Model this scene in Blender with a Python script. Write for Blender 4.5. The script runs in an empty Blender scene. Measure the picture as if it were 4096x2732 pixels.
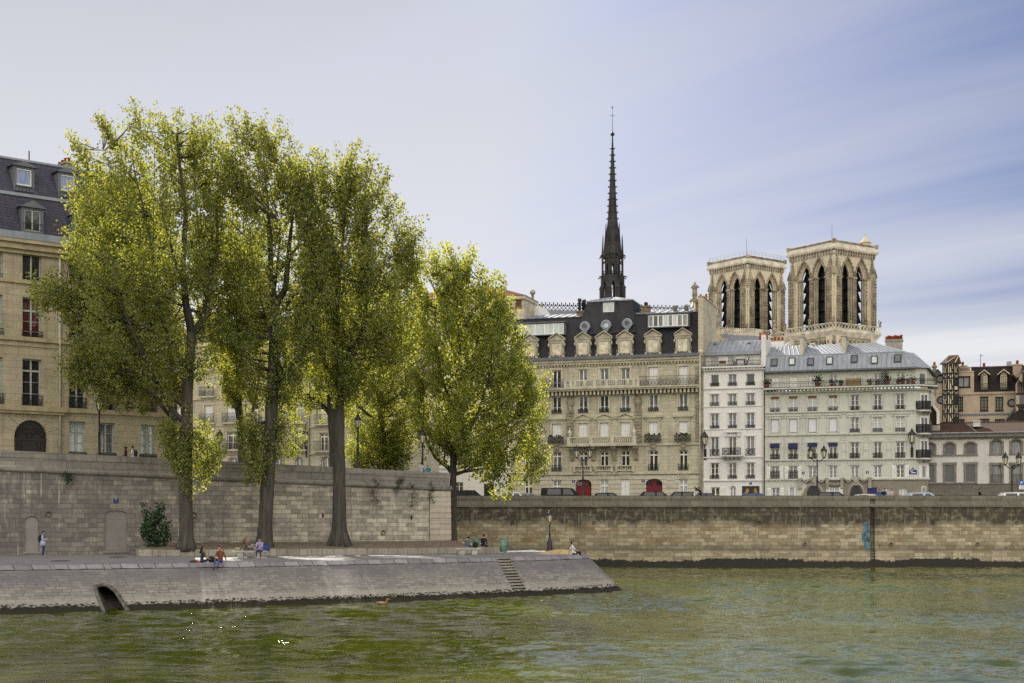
import bpy, bmesh, math, random
import numpy as np
from mathutils import Vector, Matrix
random.seed(7)
R = math.radians
sc = bpy.context.scene
COL = sc.collection
# ---------------------------------------------------------------- camera model (measurements are in 4096 x 2732 photo pixels)
F, CX, VH, H = 5689.0, 2048.0, 2080.0, 4.62
def at(u, v, Y):
    return Vector(((u - CX) / F * Y, Y, H - (v - VH) / F * Y))
def onz(u, v, z):
    Y = (H - z) * F / (v - VH)
    return Vector(((u - CX) / F * Y, Y, z))
def Z(x0, y0, s):
    """zoomed crop pixel -> photo pixel"""
    return lambda x, y: (x0 + x / s, y0 + y / s)
cam_d = bpy.data.cameras.new('camera'); cam = bpy.data.objects.new('camera', cam_d); COL.objects.link(cam)
cam.location = (0, 0, H); cam.rotation_euler = (R(90), 0, 0)
cam_d.lens = 50; cam_d.sensor_width = 36; cam_d.shift_y = (VH - 1366) / 4096
cam_d.clip_start = 0.5; cam_d.clip_end = 9000
sc.camera = cam

# ---------------------------------------------------------------- objects
def link(o): COL.objects.link(o); return o
def tag(o, label=None, cat=None, group=None, kind=None):
    if label: o['label'] = label
    if cat: o['category'] = cat
    if group: o['group'] = group
    if kind: o['kind'] = kind
    return o
def thing(name, label, cat, loc=(0, 0, 0), rz=0.0, group=None):
    o = link(bpy.data.objects.new(name, None)); o.location = loc; o.rotation_euler = (0, 0, rz)
    o.empty_display_size = 0.3
    return tag(o, label, cat, group)
def kids(o):
    return [c for c in COL.objects if c.parent is o]
def dup(root, loc, rz=None, label=None, group=None, scale=None):
    def cp(o, par):
        c = o.copy(); COL.objects.link(c)
        if par is not None: c.parent = par
        for ch in list(o.children): cp(ch, c)
        return c
    r = cp(root, None); r.location = loc
    if rz is not None: r.rotation_euler = (0, 0, rz)
    if label: r['label'] = label
    if group: r['group'] = group
    if scale: r.scale = (scale,) * 3
    return r

class MB:
    """collects faces of ONE mesh"""
    def __init__(s): s.v = []; s.f = []; s.m = []; s.sm = []; s.uv = {}
    def add(s, vs, fs, mi=0, smooth=False):
        o = len(s.v); s.v += [tuple(p) for p in vs]
        for f in fs: s.f.append(tuple(i + o for i in f)); s.m.append(mi); s.sm.append(smooth)
        return o
    def quad(s, a, b, c, d, mi=0, uv=None):
        s.add([a, b, c, d], [(0, 1, 2, 3)], mi)
        if uv: s.uv[len(s.f) - 1] = uv
    def box(s, x0, x1, y0, y1, z0, z1, mi=0):
        if x1 < x0: x0, x1 = x1, x0
        if y1 < y0: y0, y1 = y1, y0
        if z1 < z0: z0, z1 = z1, z0
        s.add([(x0, y0, z0), (x1, y0, z0), (x1, y1, z0), (x0, y1, z0), (x0, y0, z1), (x1, y0, z1), (x1, y1, z1), (x0, y1, z1)],
              [(0, 3, 2, 1), (4, 5, 6, 7), (0, 1, 5, 4), (1, 2, 6, 5), (2, 3, 7, 6), (3, 0, 4, 7)], mi)
    def prism(s, poly, y0, y1, mi=0):
        """poly in (x,z), counter-clockwise seen from -y; extruded from y0 to y1"""
        n = len(poly)
        s.add([(x, y0, z) for x, z in poly] + [(x, y1, z) for x, z in poly],
              [tuple(range(n)), tuple(range(2 * n - 1, n - 1, -1))] + [(i + n, (i + 1) % n + n, (i + 1) % n, i) for i in range(n)], mi)
    def prismz(s, poly, z0, z1, mi=0):
        n = len(poly)
        s.add([(x, y, z0) for x, y in poly] + [(x, y, z1) for x, y in poly],
              [tuple(range(n - 1, -1, -1)), tuple(range(n, 2 * n))] + [(i, (i + 1) % n, (i + 1) % n + n, i + n) for i in range(n)], mi)
    def prismx(s, poly, x0, x1, mi=0):
        """poly in (y,z)"""
        n = len(poly)
        s.add([(x0, y, z) for y, z in poly] + [(x1, y, z) for y, z in poly],
              [tuple(range(n - 1, -1, -1)), tuple(range(n, 2 * n))] + [(i, (i + 1) % n, (i + 1) % n + n, i + n) for i in range(n)], mi)
    def frustum(s, a, b, mi=0):
        """two quads (4 points each) joined"""
        s.add(list(a) + list(b), [(3, 2, 1, 0), (4, 5, 6, 7), (0, 1, 5, 4), (1, 2, 6, 5), (2, 3, 7, 6), (3, 0, 4, 7)], mi)
    def tube(s, pts, rad, n=6, mi=0, cap=True, smooth=True):
        pts = [Vector(p) for p in pts]
        if not hasattr(rad, '__len__'): rad = [rad] * len(pts)
        t0 = (pts[1] - pts[0]).normalized()
        ref = Vector((0, 0, 1)) if abs(t0.z) < 0.9 else Vector((1, 0, 0))
        a = t0.cross(ref).normalized(); vs = []; L = len(pts)
        for i, p in enumerate(pts):
            t = (pts[min(i + 1, L - 1)] - pts[max(i - 1, 0)]).normalized()
            a = (a - t * a.dot(t)).normalized(); b = t.cross(a)
            for k in range(n):
                w = 2 * math.pi * k / n
                vs.append(p + (a * math.cos(w) + b * math.sin(w)) * rad[i])
        fs = [(i * n + k, i * n + (k + 1) % n, (i + 1) * n + (k + 1) % n, (i + 1) * n + k) for i in range(L - 1) for k in range(n)]
        if cap: fs += [tuple(range(n - 1, -1, -1)), tuple((L - 1) * n + k for k in range(n))]
        s.add(vs, fs, mi, smooth)
    def bar(s, p, q, w, mi=0):
        s.tube([p, q], w * 0.7071, 4, mi, True, False)
    def lathe(s, c, prof, n=12, mi=0, smooth=True, rot=0.0):
        """prof list of (r,z); around vertical axis at c"""
        c = Vector(c); vs = []; L = len(prof)
        for r, z in prof:
            for k in range(n):
                w = 2 * math.pi * k / n + rot
                vs.append((c.x + r * math.cos(w), c.y + r * math.sin(w), c.z + z))
        fs = [(i * n + k, i * n + (k + 1) % n, (i + 1) * n + (k + 1) % n, (i + 1) * n + k) for i in range(L - 1) for k in range(n)]
        fs += [tuple(range(n - 1, -1, -1)), tuple((L - 1) * n + k for k in range(n))]
        s.add(vs, fs, mi, smooth)
    def ell(s, c, rx, ry, rz, n=10, m=7, mi=0):
        c = Vector(c)
        prof = []
        vs = [(c.x, c.y, c.z - rz)]
        for j in range(1, m):
            t = math.pi * j / m - math.pi / 2
            for k in range(n):
                w = 2 * math.pi * k / n
                vs.append((c.x + rx * math.cos(t) * math.cos(w), c.y + ry * math.cos(t) * math.sin(w), c.z + rz * math.sin(t)))
        vs.append((c.x, c.y, c.z + rz)); last = len(vs) - 1
        fs = [(0, 1 + (k + 1) % n, 1 + k) for k in range(n)]
        for j in range(m - 2):
            fs += [(1 + j * n + k, 1 + j * n + (k + 1) % n, 1 + (j + 1) * n + (k + 1) % n, 1 + (j + 1) * n + k) for k in range(n)]
        fs += [(last, 1 + (m - 2) * n + k, 1 + (m - 2) * n + (k + 1) % n) for k in range(n)]
        s.add(vs, fs, mi, True)
    def torus(s, c, Rr, r, ax='y', n=18, m=6, mi=0):
        c = Vector(c); pts = []
        for k in range(n + 1):
            w = 2 * math.pi * k / n
            d = {'y': (math.cos(w), 0, math.sin(w)), 'z': (math.cos(w), math.sin(w), 0), 'x': (0, math.cos(w), math.sin(w))}[ax]
            pts.append(c + Vector(d) * Rr)
        s.tube(pts, r, m, mi, False)
    def build(s, name, mats, parent=None, loc=None):
        me = bpy.data.meshes.new(name)
        me.from_pydata(s.v, [], s.f); 
        for m in (mats if isinstance(mats, (list, tuple)) else [mats]): me.materials.append(m)
        me.polygons.foreach_set('material_index', s.m); me.polygons.foreach_set('use_smooth', s.sm)
        if s.uv:
            ul = me.uv_layers.new(name='UVMap')
            for fi, uv in s.uv.items():
                p = me.polygons[fi]
                for k, li in enumerate(p.loop_indices): ul.data[li].uv = uv[k]
        me.update()
        o = link(bpy.data.objects.new(name, me))
        if parent is not None: o.parent = parent
        if loc is not None: o.location = loc
        return o

def text_mesh(name, body, size, m, parent, loc, rot=(R(90), 0, 0), align='CENTER', ext=0.004):
    cu = bpy.data.curves.new(name, 'FONT'); cu.body = body; cu.size = size; cu.extrude = ext; cu.align_x = align; cu.align_y = 'CENTER'
    t = bpy.data.objects.new(name + '_tmp', cu); COL.objects.link(t)
    dg = bpy.context.evaluated_depsgraph_get(); dg.update()
    me = bpy.data.meshes.new_from_object(t.evaluated_get(dg)); me.name = name
    COL.objects.unlink(t); bpy.data.objects.remove(t)
    me.materials.clear(); me.materials.append(m)
    o = link(bpy.data.objects.new(name, me)); o.location = loc; o.rotation_euler = rot
    if parent is not None: o.parent = parent
    return o

# ---------------------------------------------------------------- materials
def new_mat(name):
    m = bpy.data.materials.new(name); m.use_nodes = True; t = m.node_tree
    return m, t, t.nodes['Principled BSDF'], t.nodes['Material Output']
def N(t, typ, ins=None, **attrs):
    n = t.nodes.new('ShaderNode' + typ)
    for k, v in attrs.items(): setattr(n, k, v)
    for k, v in (ins or {}).items():
        if isinstance(v, bpy.types.NodeSocket): t.links.new(v, n.inputs[k])
        else: n.inputs[k].default_value = v
    return n
def setin(t, node, name, v):
    if isinstance(v, bpy.types.NodeSocket): t.links.new(v, node.inputs[name])
    else: node.inputs[name].default_value = v
def c4(c): return (c[0], c[1], c[2], 1)
def mth(t, op, a, b=0.0, clamp=False):
    n = N(t, 'Math', {0: a, 1: b}, operation=op); n.use_clamp = clamp; return n.outputs[0]
def ramp(t, fac, stops):
    n = N(t, 'ValToRGB', {0: fac}); e = n.color_ramp.elements
    while len(e) < len(stops): e.new(0.5)
    for i, (p, c) in enumerate(stops):
        e[i].position = p; e[i].color = c4(c) if hasattr(c, '__len__') else (c, c, c, 1)
    return n.outputs[0]
def mixc(t, fac, a, b, mode='MIX'):
    n = N(t, 'Mix', data_type='RGBA', blend_type=mode)
    for i, v in ((0, fac), (6, a), (7, b)):
        if isinstance(v, bpy.types.NodeSocket): t.links.new(v, n.inputs[i])
        else: n.inputs[i].default_value = c4(v) if hasattr(v, '__len__') else v
    return n.outputs[2]
def coords(t, mode):
    """'xz' facade metres, 'uv' , 'obj'"""
    tc = N(t, 'TexCoord')
    if mode == 'uv': return tc.outputs['UV']
    if mode == 'obj': return tc.outputs['Object']
    sp = N(t, 'Separate' + 'XYZ', {0: tc.outputs['Object']})
    return N(t, 'CombineXYZ', {0: mth(t, 'ADD', sp.outputs[0], sp.outputs[1]), 1: sp.outputs[2], 2: 0.0}).outputs[0]
def scaled(t, vec, s, loc=(0, 0, 0)):
    return N(t, 'Mapping', {0: vec, 1: loc, 3: s}).outputs[0]
def noise(t, vec, scale, detail=4, rough=0.55, out=0):
    return N(t, 'TexNoise', {'Vector': vec, 'Scale': scale, 'Detail': detail, 'Roughness': rough}).outputs[out]
def plain(name, col, rough=0.6, var=0.12, scale=3.0, metal=0.0, spec=0.3, bump=0.0):
    m, t, b, o = new_mat(name); v = coords(t, 'obj')
    n = noise(t, v, scale)
    lo = tuple(c * (1 - var * 1.6) for c in col); hi = tuple(min(1, c * (1 + var)) for c in col)
    setin(t, b, 'Base Color', ramp(t, n, [(0.3, lo), (0.7, hi)]))
    b.inputs['Roughness'].default_value = rough; b.inputs['Metallic'].default_value = metal; b.inputs['Specular IOR Level'].default_value = spec
    if bump: setin(t, b, 'Normal', N(t, 'Bump', {'Strength': bump, 'Distance': 0.02, 'Height': noise(t, v, scale * 6)}).outputs[0])
    return m
def stone(name, c1, c2, cm, bw, bh, mort=0.012, mode='xz', stain=(0.1, 0.09, 0.08), st=0.5, st_lo=0.5, st_hi=0.72, streak=0.5, rough=0.85, blotch=0.25, extra=None, bias=0.0, wob=0.0):
    """ashlar: blocks that differ, dark joints, vertical rain streaks and patches of grime"""
    m, t, b, o = new_mat(name); v = coords(t, mode)
    vb = v
    if wob: vb = mixc(t, wob, v, noise(t, v, 1.1, 3, 0.5, 1), 'ADD')
    br = N(t, 'TexBrick', {'Vector': vb, 'Color1': c4(c1), 'Color2': c4(c2), 'Mortar': c4(cm), 'Scale': 1.0, 'Mortar Size': mort, 'Mortar Smooth': 0.3, 'Bias': bias, 'Brick Width': bw, 'Row Height': bh})
    br.offset = 0.43; br.squash = 0.8; br.squash_frequency = 3
    col = br.outputs[0]; jn = mth(t, 'MULTIPLY', br.outputs[1], ramp(t, noise(t, v, 0.9, 4, 0.6), [(0.42, 0), (0.6, 0.85)])); col = mixc(t, jn, col, tuple(c * 0.3 for c in cm))
    n1 = noise(t, v, 0.35, 6, 0.6); n2 = noise(t, v, 3.1, 6, 0.65)
    col = mixc(t, blotch, col, ramp(t, n2, [(0.3, 0.25), (0.7, 0.8)]), 'OVERLAY')
    sv = noise(t, scaled(t, v, (2.6, 0.16, 1)), 1.0, 5, 0.65)
    f1 = ramp(t, n1, [(st_lo, 0), (st_hi, 1)]); f2 = ramp(t, sv, [(0.48, 0), (0.7, 1)])
    fac = mth(t, 'ADD', mth(t, 'MULTIPLY', f1, st), mth(t, 'MULTIPLY', mth(t, 'MULTIPLY', f2, streak), ramp(t, n1, [(0.3, 0.2), (0.6, 1)])), True)
    col = mixc(t, fac, col, stain)
    if extra: col = extra(t, v, col, n1, n2, sv)
    setin(t, b, 'Base Color', col)
    b.inputs['Roughness'].default_value = rough; b.inputs['Specular IOR Level'].default_value = 0.2
    hgt = mth(t, 'SUBTRACT', mth(t, 'MULTIPLY', n2, 0.6), mth(t, 'MULTIPLY', br.outputs[1], 0.8))
    setin(t, b, 'Normal', N(t, 'Bump', {'Strength': 0.5, 'Distance': 0.03, 'Height': hgt}).outputs[0])
    return m
def glass(name, col, rough=0.04, spec=0.6, curtain=None):
    m, t, b, o = new_mat(name); v = coords(t, 'obj')
    n = noise(t, scaled(t, v, (5, 5, 0.6)), 1.5, 3)
    hi = curtain or tuple(c * 1.8 for c in col)
    setin(t, b, 'Base Color', ramp(t, n, [(0.38, col), (0.66, hi)]))
    b.inputs['Roughness'].default_value = rough; b.inputs['Specular IOR Level'].default_value = spec
    # old panes are not quite flat
    setin(t, b, 'Normal', N(t, 'Bump', {'Strength': 0.25, 'Distance': 0.02, 'Height': noise(t, v, 1.3, 2)}).outputs[0])
    return m
# ================================================================ sky and sun
SUN_AZ, SUN_EL = R(-14), R(29)          # azimuth from +Y (negative = left), elevation
sun_dir = Vector((math.sin(SUN_AZ) * math.cos(SUN_EL), math.cos(SUN_AZ) * math.cos(SUN_EL), math.sin(SUN_EL)))
w = bpy.data.worlds.new('World'); sc.world = w; w.use_nodes = True
t = w.node_tree; bg = t.nodes['Background']
sky = N(t, 'TexSky', sky_type='NISHITA'); sky.sun_disc = False
sky.sun_elevation = SUN_EL; sky.sun_rotation = SUN_AZ; sky.air_density = 1.0; sky.dust_density = 2.0; sky.ozone_density = 2.5
geo = N(t, 'TexCoord').outputs['Generated']
sp = N(t, 'SeparateXYZ', {0: geo})
zz = mth(t, 'ADD', mth(t, 'MAXIMUM', sp.outputs[2], 0.0), 0.16)
pv = N(t, 'CombineXYZ', {0: mth(t, 'DIVIDE', sp.outputs[0], zz), 1: mth(t, 'DIVIDE', sp.outputs[1], zz), 2: 0.0}).outputs[0]
pr = N(t, 'Mapping', {0: pv, 2: (0, 0, R(38))}).outputs[0]
wob = mixc(t, 0.25, pr, noise(t, pr, 0.7, 3, 0.5, 1), 'ADD')
cl1 = noise(t, scaled(t, wob, (0.16, 1.5, 1)), 0.9, 6, 0.55)
cl2 = noise(t, scaled(t, wob, (0.4, 1.0, 1), (3, 1, 0)), 0.5, 4, 0.5)
cl = mth(t, 'ADD', mth(t, 'MULTIPLY', cl1, 0.6), mth(t, 'MULTIPLY', cl2, 0.4))
# a veil of cirrus: thick on the left, torn into long streaks where the sky turns blue on the right
xr = mth(t, 'MAXIMUM', mth(t, 'ADD', sp.outputs[0], 0.04), 0.0)
thin = mth(t, 'MULTIPLY', mth(t, 'MULTIPLY', xr, 1.95), mth(t, 'ADD', mth(t, 'MULTIPLY', sp.outputs[2], 2.3), 0.30))
wgt = mth(t, 'ADD', mth(t, 'MULTIPLY', mth(t, 'ADD', sp.outputs[0], 0.36), 1.9), 0.6)
cf = mth(t, 'ADD', mth(t, 'SUBTRACT', 0.97, thin), mth(t, 'MULTIPLY', mth(t, 'MULTIPLY', mth(t, 'SUBTRACT', cl, 0.5), 2.6), wgt))
cfac = ramp(t, cf, [(0.0, 0.0), (1.0, 1.0)])
SKY_STR = 0.12
back = ramp(t, mth(t, 'ADD', mth(t, 'MULTIPLY', sp.outputs[1], -0.5), 0.5), [(0.42, 0.0), (0.72, 1.0)])
base = mixc(t, 1.0, sky.outputs[0], (0.205, 0.235, 0.345), 'MULTIPLY')
base = mixc(t, 1.0, base, (3.6, 3.8, 4.6), 'DARKEN')
cloud = ramp(t, sp.outputs[2], [(0.0, (4.5, 4.5, 4.52)), (0.16, (4.15, 4.2, 4.35)), (0.40, (2.75, 2.9, 3.3))])
SKYMIX = mixc(t, cfac, base, cloud)
SKYMIX = mixc(t, back, SKYMIX, (10.6, 10.0, 8.9))       # bright cloud bank added behind the camera to brighten the shaded facades
t.links.new(SKYMIX, bg.inputs[0]); bg.inputs[1].default_value = SKY_STR
sl = bpy.data.lights.new('sun', 'SUN'); sl.energy = 4.6; sl.angle = R(0.6); sl.color = (1.0, 0.93, 0.80)
so = link(bpy.data.objects.new('sun', sl)); so.location = sun_dir * 300
so.rotation_euler = (-sun_dir).to_track_quat('-Z', 'Y').to_euler()
sc.view_settings.view_transform = 'Standard'; sc.view_settings.look = 'None'; sc.view_settings.gamma = 1.0
sc.view_settings.exposure = 0.68
sc.cycles.max_bounces = 8; sc.cycles.diffuse_bounces = 4; sc.cycles.glossy_bounces = 3; sc.cycles.transmission_bounces = 4
sc.cycles.sample_clamp_indirect = 6.0; sc.cycles.caustics_reflective = False; sc.cycles.caustics_refractive = False
sc.cycles.use_denoising = False

# ================================================================ materials
LIME = (0.42, 0.37, 0.27)
def farwall_extra(t, v, col, n1, n2, sv):
    sp = N(t, 'SeparateXYZ', {0: v}); z = sp.outputs[1]
    # black crust with pale runs under the cornice, ochre patches half way down, tide line low down
    zz = mth(t, 'ADD', z, mth(t, 'MULTIPLY', mth(t, 'SUBTRACT', n1, 0.5), 2.2))
    up = mth(t, 'MULTIPLY', ramp(t, mth(t, 'DIVIDE', zz, 7.0), [(0.56, 0), (0.66, 1)]), ramp(t, noise(t, v, 1.5, 5, 0.7), [(0.30, 0.3), (0.5, 1)]))
    col = mixc(t, mth(t, 'MULTIPLY', up, 0.92), col, (0.045, 0.041, 0.032))
    runs = mth(t, 'MULTIPLY', up, ramp(t, noise(t, scaled(t, v, (4.5, 0.35, 1), (7, 2, 0)), 1.0, 4, 0.6), [(0.56, 0), (0.68, 0.5)]))
    col = mixc(t, runs, col, (0.33, 0.31, 0.25))
    och = ramp(t, noise(t, scaled(t, v, (0.4, 0.9, 1), (11, 4, 0)), 1.0, 4, 0.6), [(0.52, 0), (0.64, 0.6)])
    mid = mth(t, 'MULTIPLY', och, ramp(t, mth(t, 'DIVIDE', z, 7.0), [(0.22, 0), (0.30, 1), (0.6, 1), (0.68, 0)]))
    col = mixc(t, mid, col, (0.19, 0.125, 0.06))
    tide = ramp(t, mth(t, 'DIVIDE', mth(t, 'ADD', z, mth(t, 'MULTIPLY', n2, 0.35)), 7.0), [(0.235, 0), (0.255, 0.6), (0.28, 0.5), (0.36, 0)])
    return mixc(t, tide, col, (0.085, 0.078, 0.06))
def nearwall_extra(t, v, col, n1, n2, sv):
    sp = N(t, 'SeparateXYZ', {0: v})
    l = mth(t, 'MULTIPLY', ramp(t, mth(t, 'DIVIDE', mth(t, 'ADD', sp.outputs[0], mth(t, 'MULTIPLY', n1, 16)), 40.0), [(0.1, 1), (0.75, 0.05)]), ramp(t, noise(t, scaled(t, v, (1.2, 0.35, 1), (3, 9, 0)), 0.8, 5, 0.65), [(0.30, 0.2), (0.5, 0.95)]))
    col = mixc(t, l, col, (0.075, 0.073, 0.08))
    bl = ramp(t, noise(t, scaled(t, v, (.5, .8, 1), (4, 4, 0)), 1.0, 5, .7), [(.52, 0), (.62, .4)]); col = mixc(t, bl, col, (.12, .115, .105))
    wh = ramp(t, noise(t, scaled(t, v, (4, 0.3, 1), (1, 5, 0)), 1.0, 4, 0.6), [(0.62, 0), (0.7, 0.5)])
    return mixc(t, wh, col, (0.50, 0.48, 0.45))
def slope_extra(t, v, col, n1, n2, sv):
    sp = N(t, 'SeparateXYZ', {0: v}); d = sp.outputs[1]           # metres down the slope
    wob = mth(t, 'ADD', d, mth(t, 'MULTIPLY', mth(t, 'SUBTRACT', noise(t, v, 2.2, 5, 0.65), 0.5), 0.9))
    gr = mth(t, 'MULTIPLY', ramp(t, mth(t, 'DIVIDE', d, 6.0), [(0.02, 0), (0.10, 0.75), (0.2, 0.8), (0.38, 0.0)]), ramp(t, n1, [(0.3, 0.4), (0.6, 1)]))
    col = mixc(t, gr, col, (0.12, 0.115, 0.125))
    pale = ramp(t, mth(t, 'DIVIDE', wob, 6.0), [(0.48, 0), (0.55, 0.5), (0.61, 0.5)])
    col = mixc(t, pale, col, (0.34, 0.32, 0.27))
    alg = ramp(t, mth(t, 'DIVIDE', wob, 6.0), [(0.625, 0), (0.645, 1)])
    return mixc(t, alg, col, (0.022, 0.02, 0.012))
M = {}
M['farwall'] = stone('far_wall_stone', (0.44, 0.39, 0.28), (0.23, 0.195, 0.135), (0.20, 0.17, 0.12), 0.95, 0.36, 0.016, stain=(0.12, 0.105, 0.08), st=0.35, streak=0.3, extra=farwall_extra, blotch=0.4, wob=.12)
M['parapet'] = stone('parapet_stone', (0.21, 0.20, 0.165), (0.15, 0.14, 0.115), (0.07, 0.065, 0.055), 1.5, 0.5, 0.018, stain=(0.09, 0.085, 0.075), st=0.6, streak=0.5)
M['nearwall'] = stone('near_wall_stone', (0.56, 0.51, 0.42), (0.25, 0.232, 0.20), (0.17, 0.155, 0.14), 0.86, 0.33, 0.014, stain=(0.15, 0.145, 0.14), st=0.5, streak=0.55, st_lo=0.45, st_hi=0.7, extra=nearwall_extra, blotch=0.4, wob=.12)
M['nearparapet'] = stone('near_parapet_stone', (0.27, 0.255, 0.225), (0.20, 0.19, 0.17), (0.10, 0.09, 0.08), 2.1, 0.5, 0.012, stain=(0.11, 0.105, 0.10), st=0.7, streak=0.6)
M['quoin'] = stone('quoin_stone', (0.46, 0.42, 0.35), (0.38, 0.34, 0.28), (0.25, 0.22, 0.18), 2.4, 0.6, 0.006, stain=(0.16, 0.15, 0.13), st=0.3, streak=0.4)
M['slope'] = stone('slope_stone', (0.25, 0.238, 0.215), (0.165, 0.155, 0.142), (0.16, 0.15, 0.135), 0.58, 0.26, 0.02, mode='uv', stain=(0.16, 0.15, 0.14), st=0.4, streak=0.3, extra=slope_extra, blotch=0.35, wob=0.05)
M['edge'] = stone('edge_stone', (0.27, 0.265, 0.28), (0.17, 0.165, 0.18), (0.06, 0.06, 0.06), 1.15, 3.0, 0.025, mode='uv', stain=(0.18, 0.17, 0.18), st=0.5, streak=0.5)
M['render'] = plain('smooth_render', (0.235, 0.222, 0.212), 0.9, 0.10, 1.2)
M['dark'] = plain('dark_drain_stone_and_shade', (0.07, 0.06, 0.05), 0.95, 0.3, 4, bump=0.4)
M['algae'] = plain('wet_algae', (0.016, 0.015, 0.010), 0.55, 0.5, 9, bump=0.6)
M['iron'] = plain('black_iron', (0.016, 0.016, 0.017), 0.45, 0.2, 8, spec=0.4)
M['rust'] = plain('rusty_iron', (0.05, 0.038, 0.028), 0.7, 0.4, 8)
M['soil'] = plain('dry_soil', (0.17, 0.135, 0.10), 0.95, 0.3, 2.2, bump=0.6)
M['sand'] = plain('sand', (0.42, 0.31, 0.16), 0.95, 0.2, 3, bump=0.4)
M['concrete'] = plain('pale_concrete', (0.36, 0.34, 0.31), 0.85, 0.18, 2.5)
M['kerb'] = stone('kerb_stone', (0.30, 0.28, 0.23), (0.22, 0.205, 0.17), (0.10, 0.095, 0.08), 1.3, 1.0, 0.02, stain=(0.12, 0.11, 0.10), st=0.5, streak=0.6)
M['asphalt'] = plain('asphalt', (0.055, 0.055, 0.057), 0.9, 0.15, 2)
M['paving'] = plain('pavement_slabs', (0.25, 0.24, 0.22), 0.85, 0.15, 1.2)
m, t, b, o = new_mat('promenade_setts'); v = coords(t, 'obj')
vo = N(t, 'TexVoronoi', {'Vector': v, 'Scale': 6.5}); n = noise(t, v, 0.5, 5, 0.6)
setin(t, b, 'Base Color', mixc(t, 0.35, ramp(t, n, [(0.3, (0.155, 0.15, 0.16)), (0.7, (0.235, 0.225, 0.225))]), ramp(t, vo.outputs[0], [(0.05, 0.75), (0.5, 0.2)]), 'OVERLAY'))
b.inputs['Roughness'].default_value = 0.85
setin(t, b, 'Normal', N(t, 'Bump', {'Strength': 0.5, 'Distance': 0.02, 'Height': vo.outputs[0]}).outputs[0]); M['setts'] = m
m, t, b, o = new_mat('river_water'); v = coords(t, 'obj')
big = noise(t, scaled(t, v, (0.05, 0.09, 1)), 1.0, 3, 0.5)
setin(t, b, 'Base Color', ramp(t, big, [(0.3, (0.040, 0.054, 0.004)), (0.7, (0.070, 0.086, 0.007))]))
b.inputs['Roughness'].default_value = 0.02; b.inputs['IOR'].default_value = 1.33; b.inputs['Specular IOR Level'].default_value = 0.5
h1 = noise(t, scaled(t, v, (0.9, 1.3, 1)), 1.0, 3, 0.55); h2 = noise(t, scaled(t, v, (2.2, 3.0, 1)), 1.0, 2, 0.5)
ruf = ramp(t, noise(t, scaled(t, v, (0.045, 0.12, 1), (5, 3, 0)), 1.0, 3, 0.55), [(0.38, 0.35), (0.58, 1.0)])
hh = mth(t, 'MULTIPLY', mth(t, 'ADD', h1, mth(t, 'MULTIPLY', h2, 0.10)), ruf)
setin(t, b, 'Normal', N(t, 'Bump', {'Strength': 1.0, 'Distance': 0.10, 'Height': hh}).outputs[0]); M['water'] = m

# ================================================================ water and land
def grid_axis(lo, hi, step, ext):
    return np.concatenate([np.array([-e for e in reversed(ext)]) + lo, np.arange(lo, hi + step / 2, step), np.array(ext) + hi])
ext = [2, 6, 15, 40, 120, 400, 1200, 3500]
xs = grid_axis(-52, 74, 0.26, ext); ys = grid_axis(34, 142, 0.22, ext)
rng = np.random.default_rng(3)
XX, YY = np.meshgrid(xs, ys)
ZZ = np.zeros_like(XX)
patch = np.zeros_like(XX)
for k in range(7):
    a = rng.uniform(0, 6.28); L = rng.uniform(18, 50)
    patch += np.sin((XX * math.cos(a) * 0.6 + YY * math.sin(a) * 1.6) * 6.28 / L + rng.uniform(0, 6.28))
patch = 0.62 + 0.38 * np.tanh(patch / 1.8)
for k in range(70):
    L = 0.6 * (5 ** rng.uniform(0, 1)); a = R(78) + rng.normal(0, 0.55)
    ZZ += 0.0050 * L ** 0.9 * np.sin((XX * math.cos(a) + YY * math.sin(a)) * 6.28 / L + rng.uniform(0, 6.28) + 0.6 * np.sin(XX * 0.21 + YY * 0.13 + k))
fade = np.clip((XX + 54) / 3, 0, 1) * np.clip((76 - XX) / 3, 0, 1) * np.clip((YY - 33) / 3, 0, 1) * np.clip((143 - YY) / 2, 0, 1)
ZZ *= patch * fade
ny, nx = XX.shape
vv = np.stack([XX, YY, ZZ], -1).reshape(-1, 3)
idx = np.arange(nx * ny).reshape(ny, nx)
qq = np.stack([idx[:-1, :-1], idx[:-1, 1:], idx[1:, 1:], idx[1:, :-1]], -1).reshape(-1, 4)
def np_mesh(name, verts, quads, mats, smooth=True, parent=None, mi=None, tri=False):
    me = bpy.data.meshes.new(name); n = len(verts); q = len(quads); w_ = quads.shape[1]
    me.vertices.add(n); me.vertices.foreach_set('co', np.ascontiguousarray(verts, dtype=np.float32).ravel())
    me.loops.add(q * w_); me.loops.foreach_set('vertex_index', np.ascontiguousarray(quads, dtype=np.int32).ravel())
    me.polygons.add(q); me.polygons.foreach_set('loop_start', np.arange(0, q * w_, w_, dtype=np.int32))
    me.polygons.foreach_set('use_smooth', np.full(q, smooth, dtype=bool))
    for m in (mats if isinstance(mats, (list, tuple)) else [mats]): me.materials.append(m)
    if mi is not None: me.polygons.foreach_set('material_index', np.ascontiguousarray(mi, dtype=np.int32))
    me.update(calc_edges=True); me.validate()
    o = link(bpy.data.objects.new(name, me))
    if parent is not None: o.parent = parent
    return o
tag(np_mesh('water', vv, qq, M['water']), 'green river water with small ripples', None, None, 'structure')

ROADZ = 6.0
mb = MB(); B = 4000
mb.add([(-B, 140.45, ROADZ), (B, 140.45, ROADZ), (B, B, ROADZ), (-B, B, ROADZ), (-B, 140.45, -3), (B, 140.45, -3)], [(0, 1, 2, 3), (4, 5, 1, 0)])
tag(mb.build('ground', M['paving']), 'flat ground of the far bank', None, None, 'structure')
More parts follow.
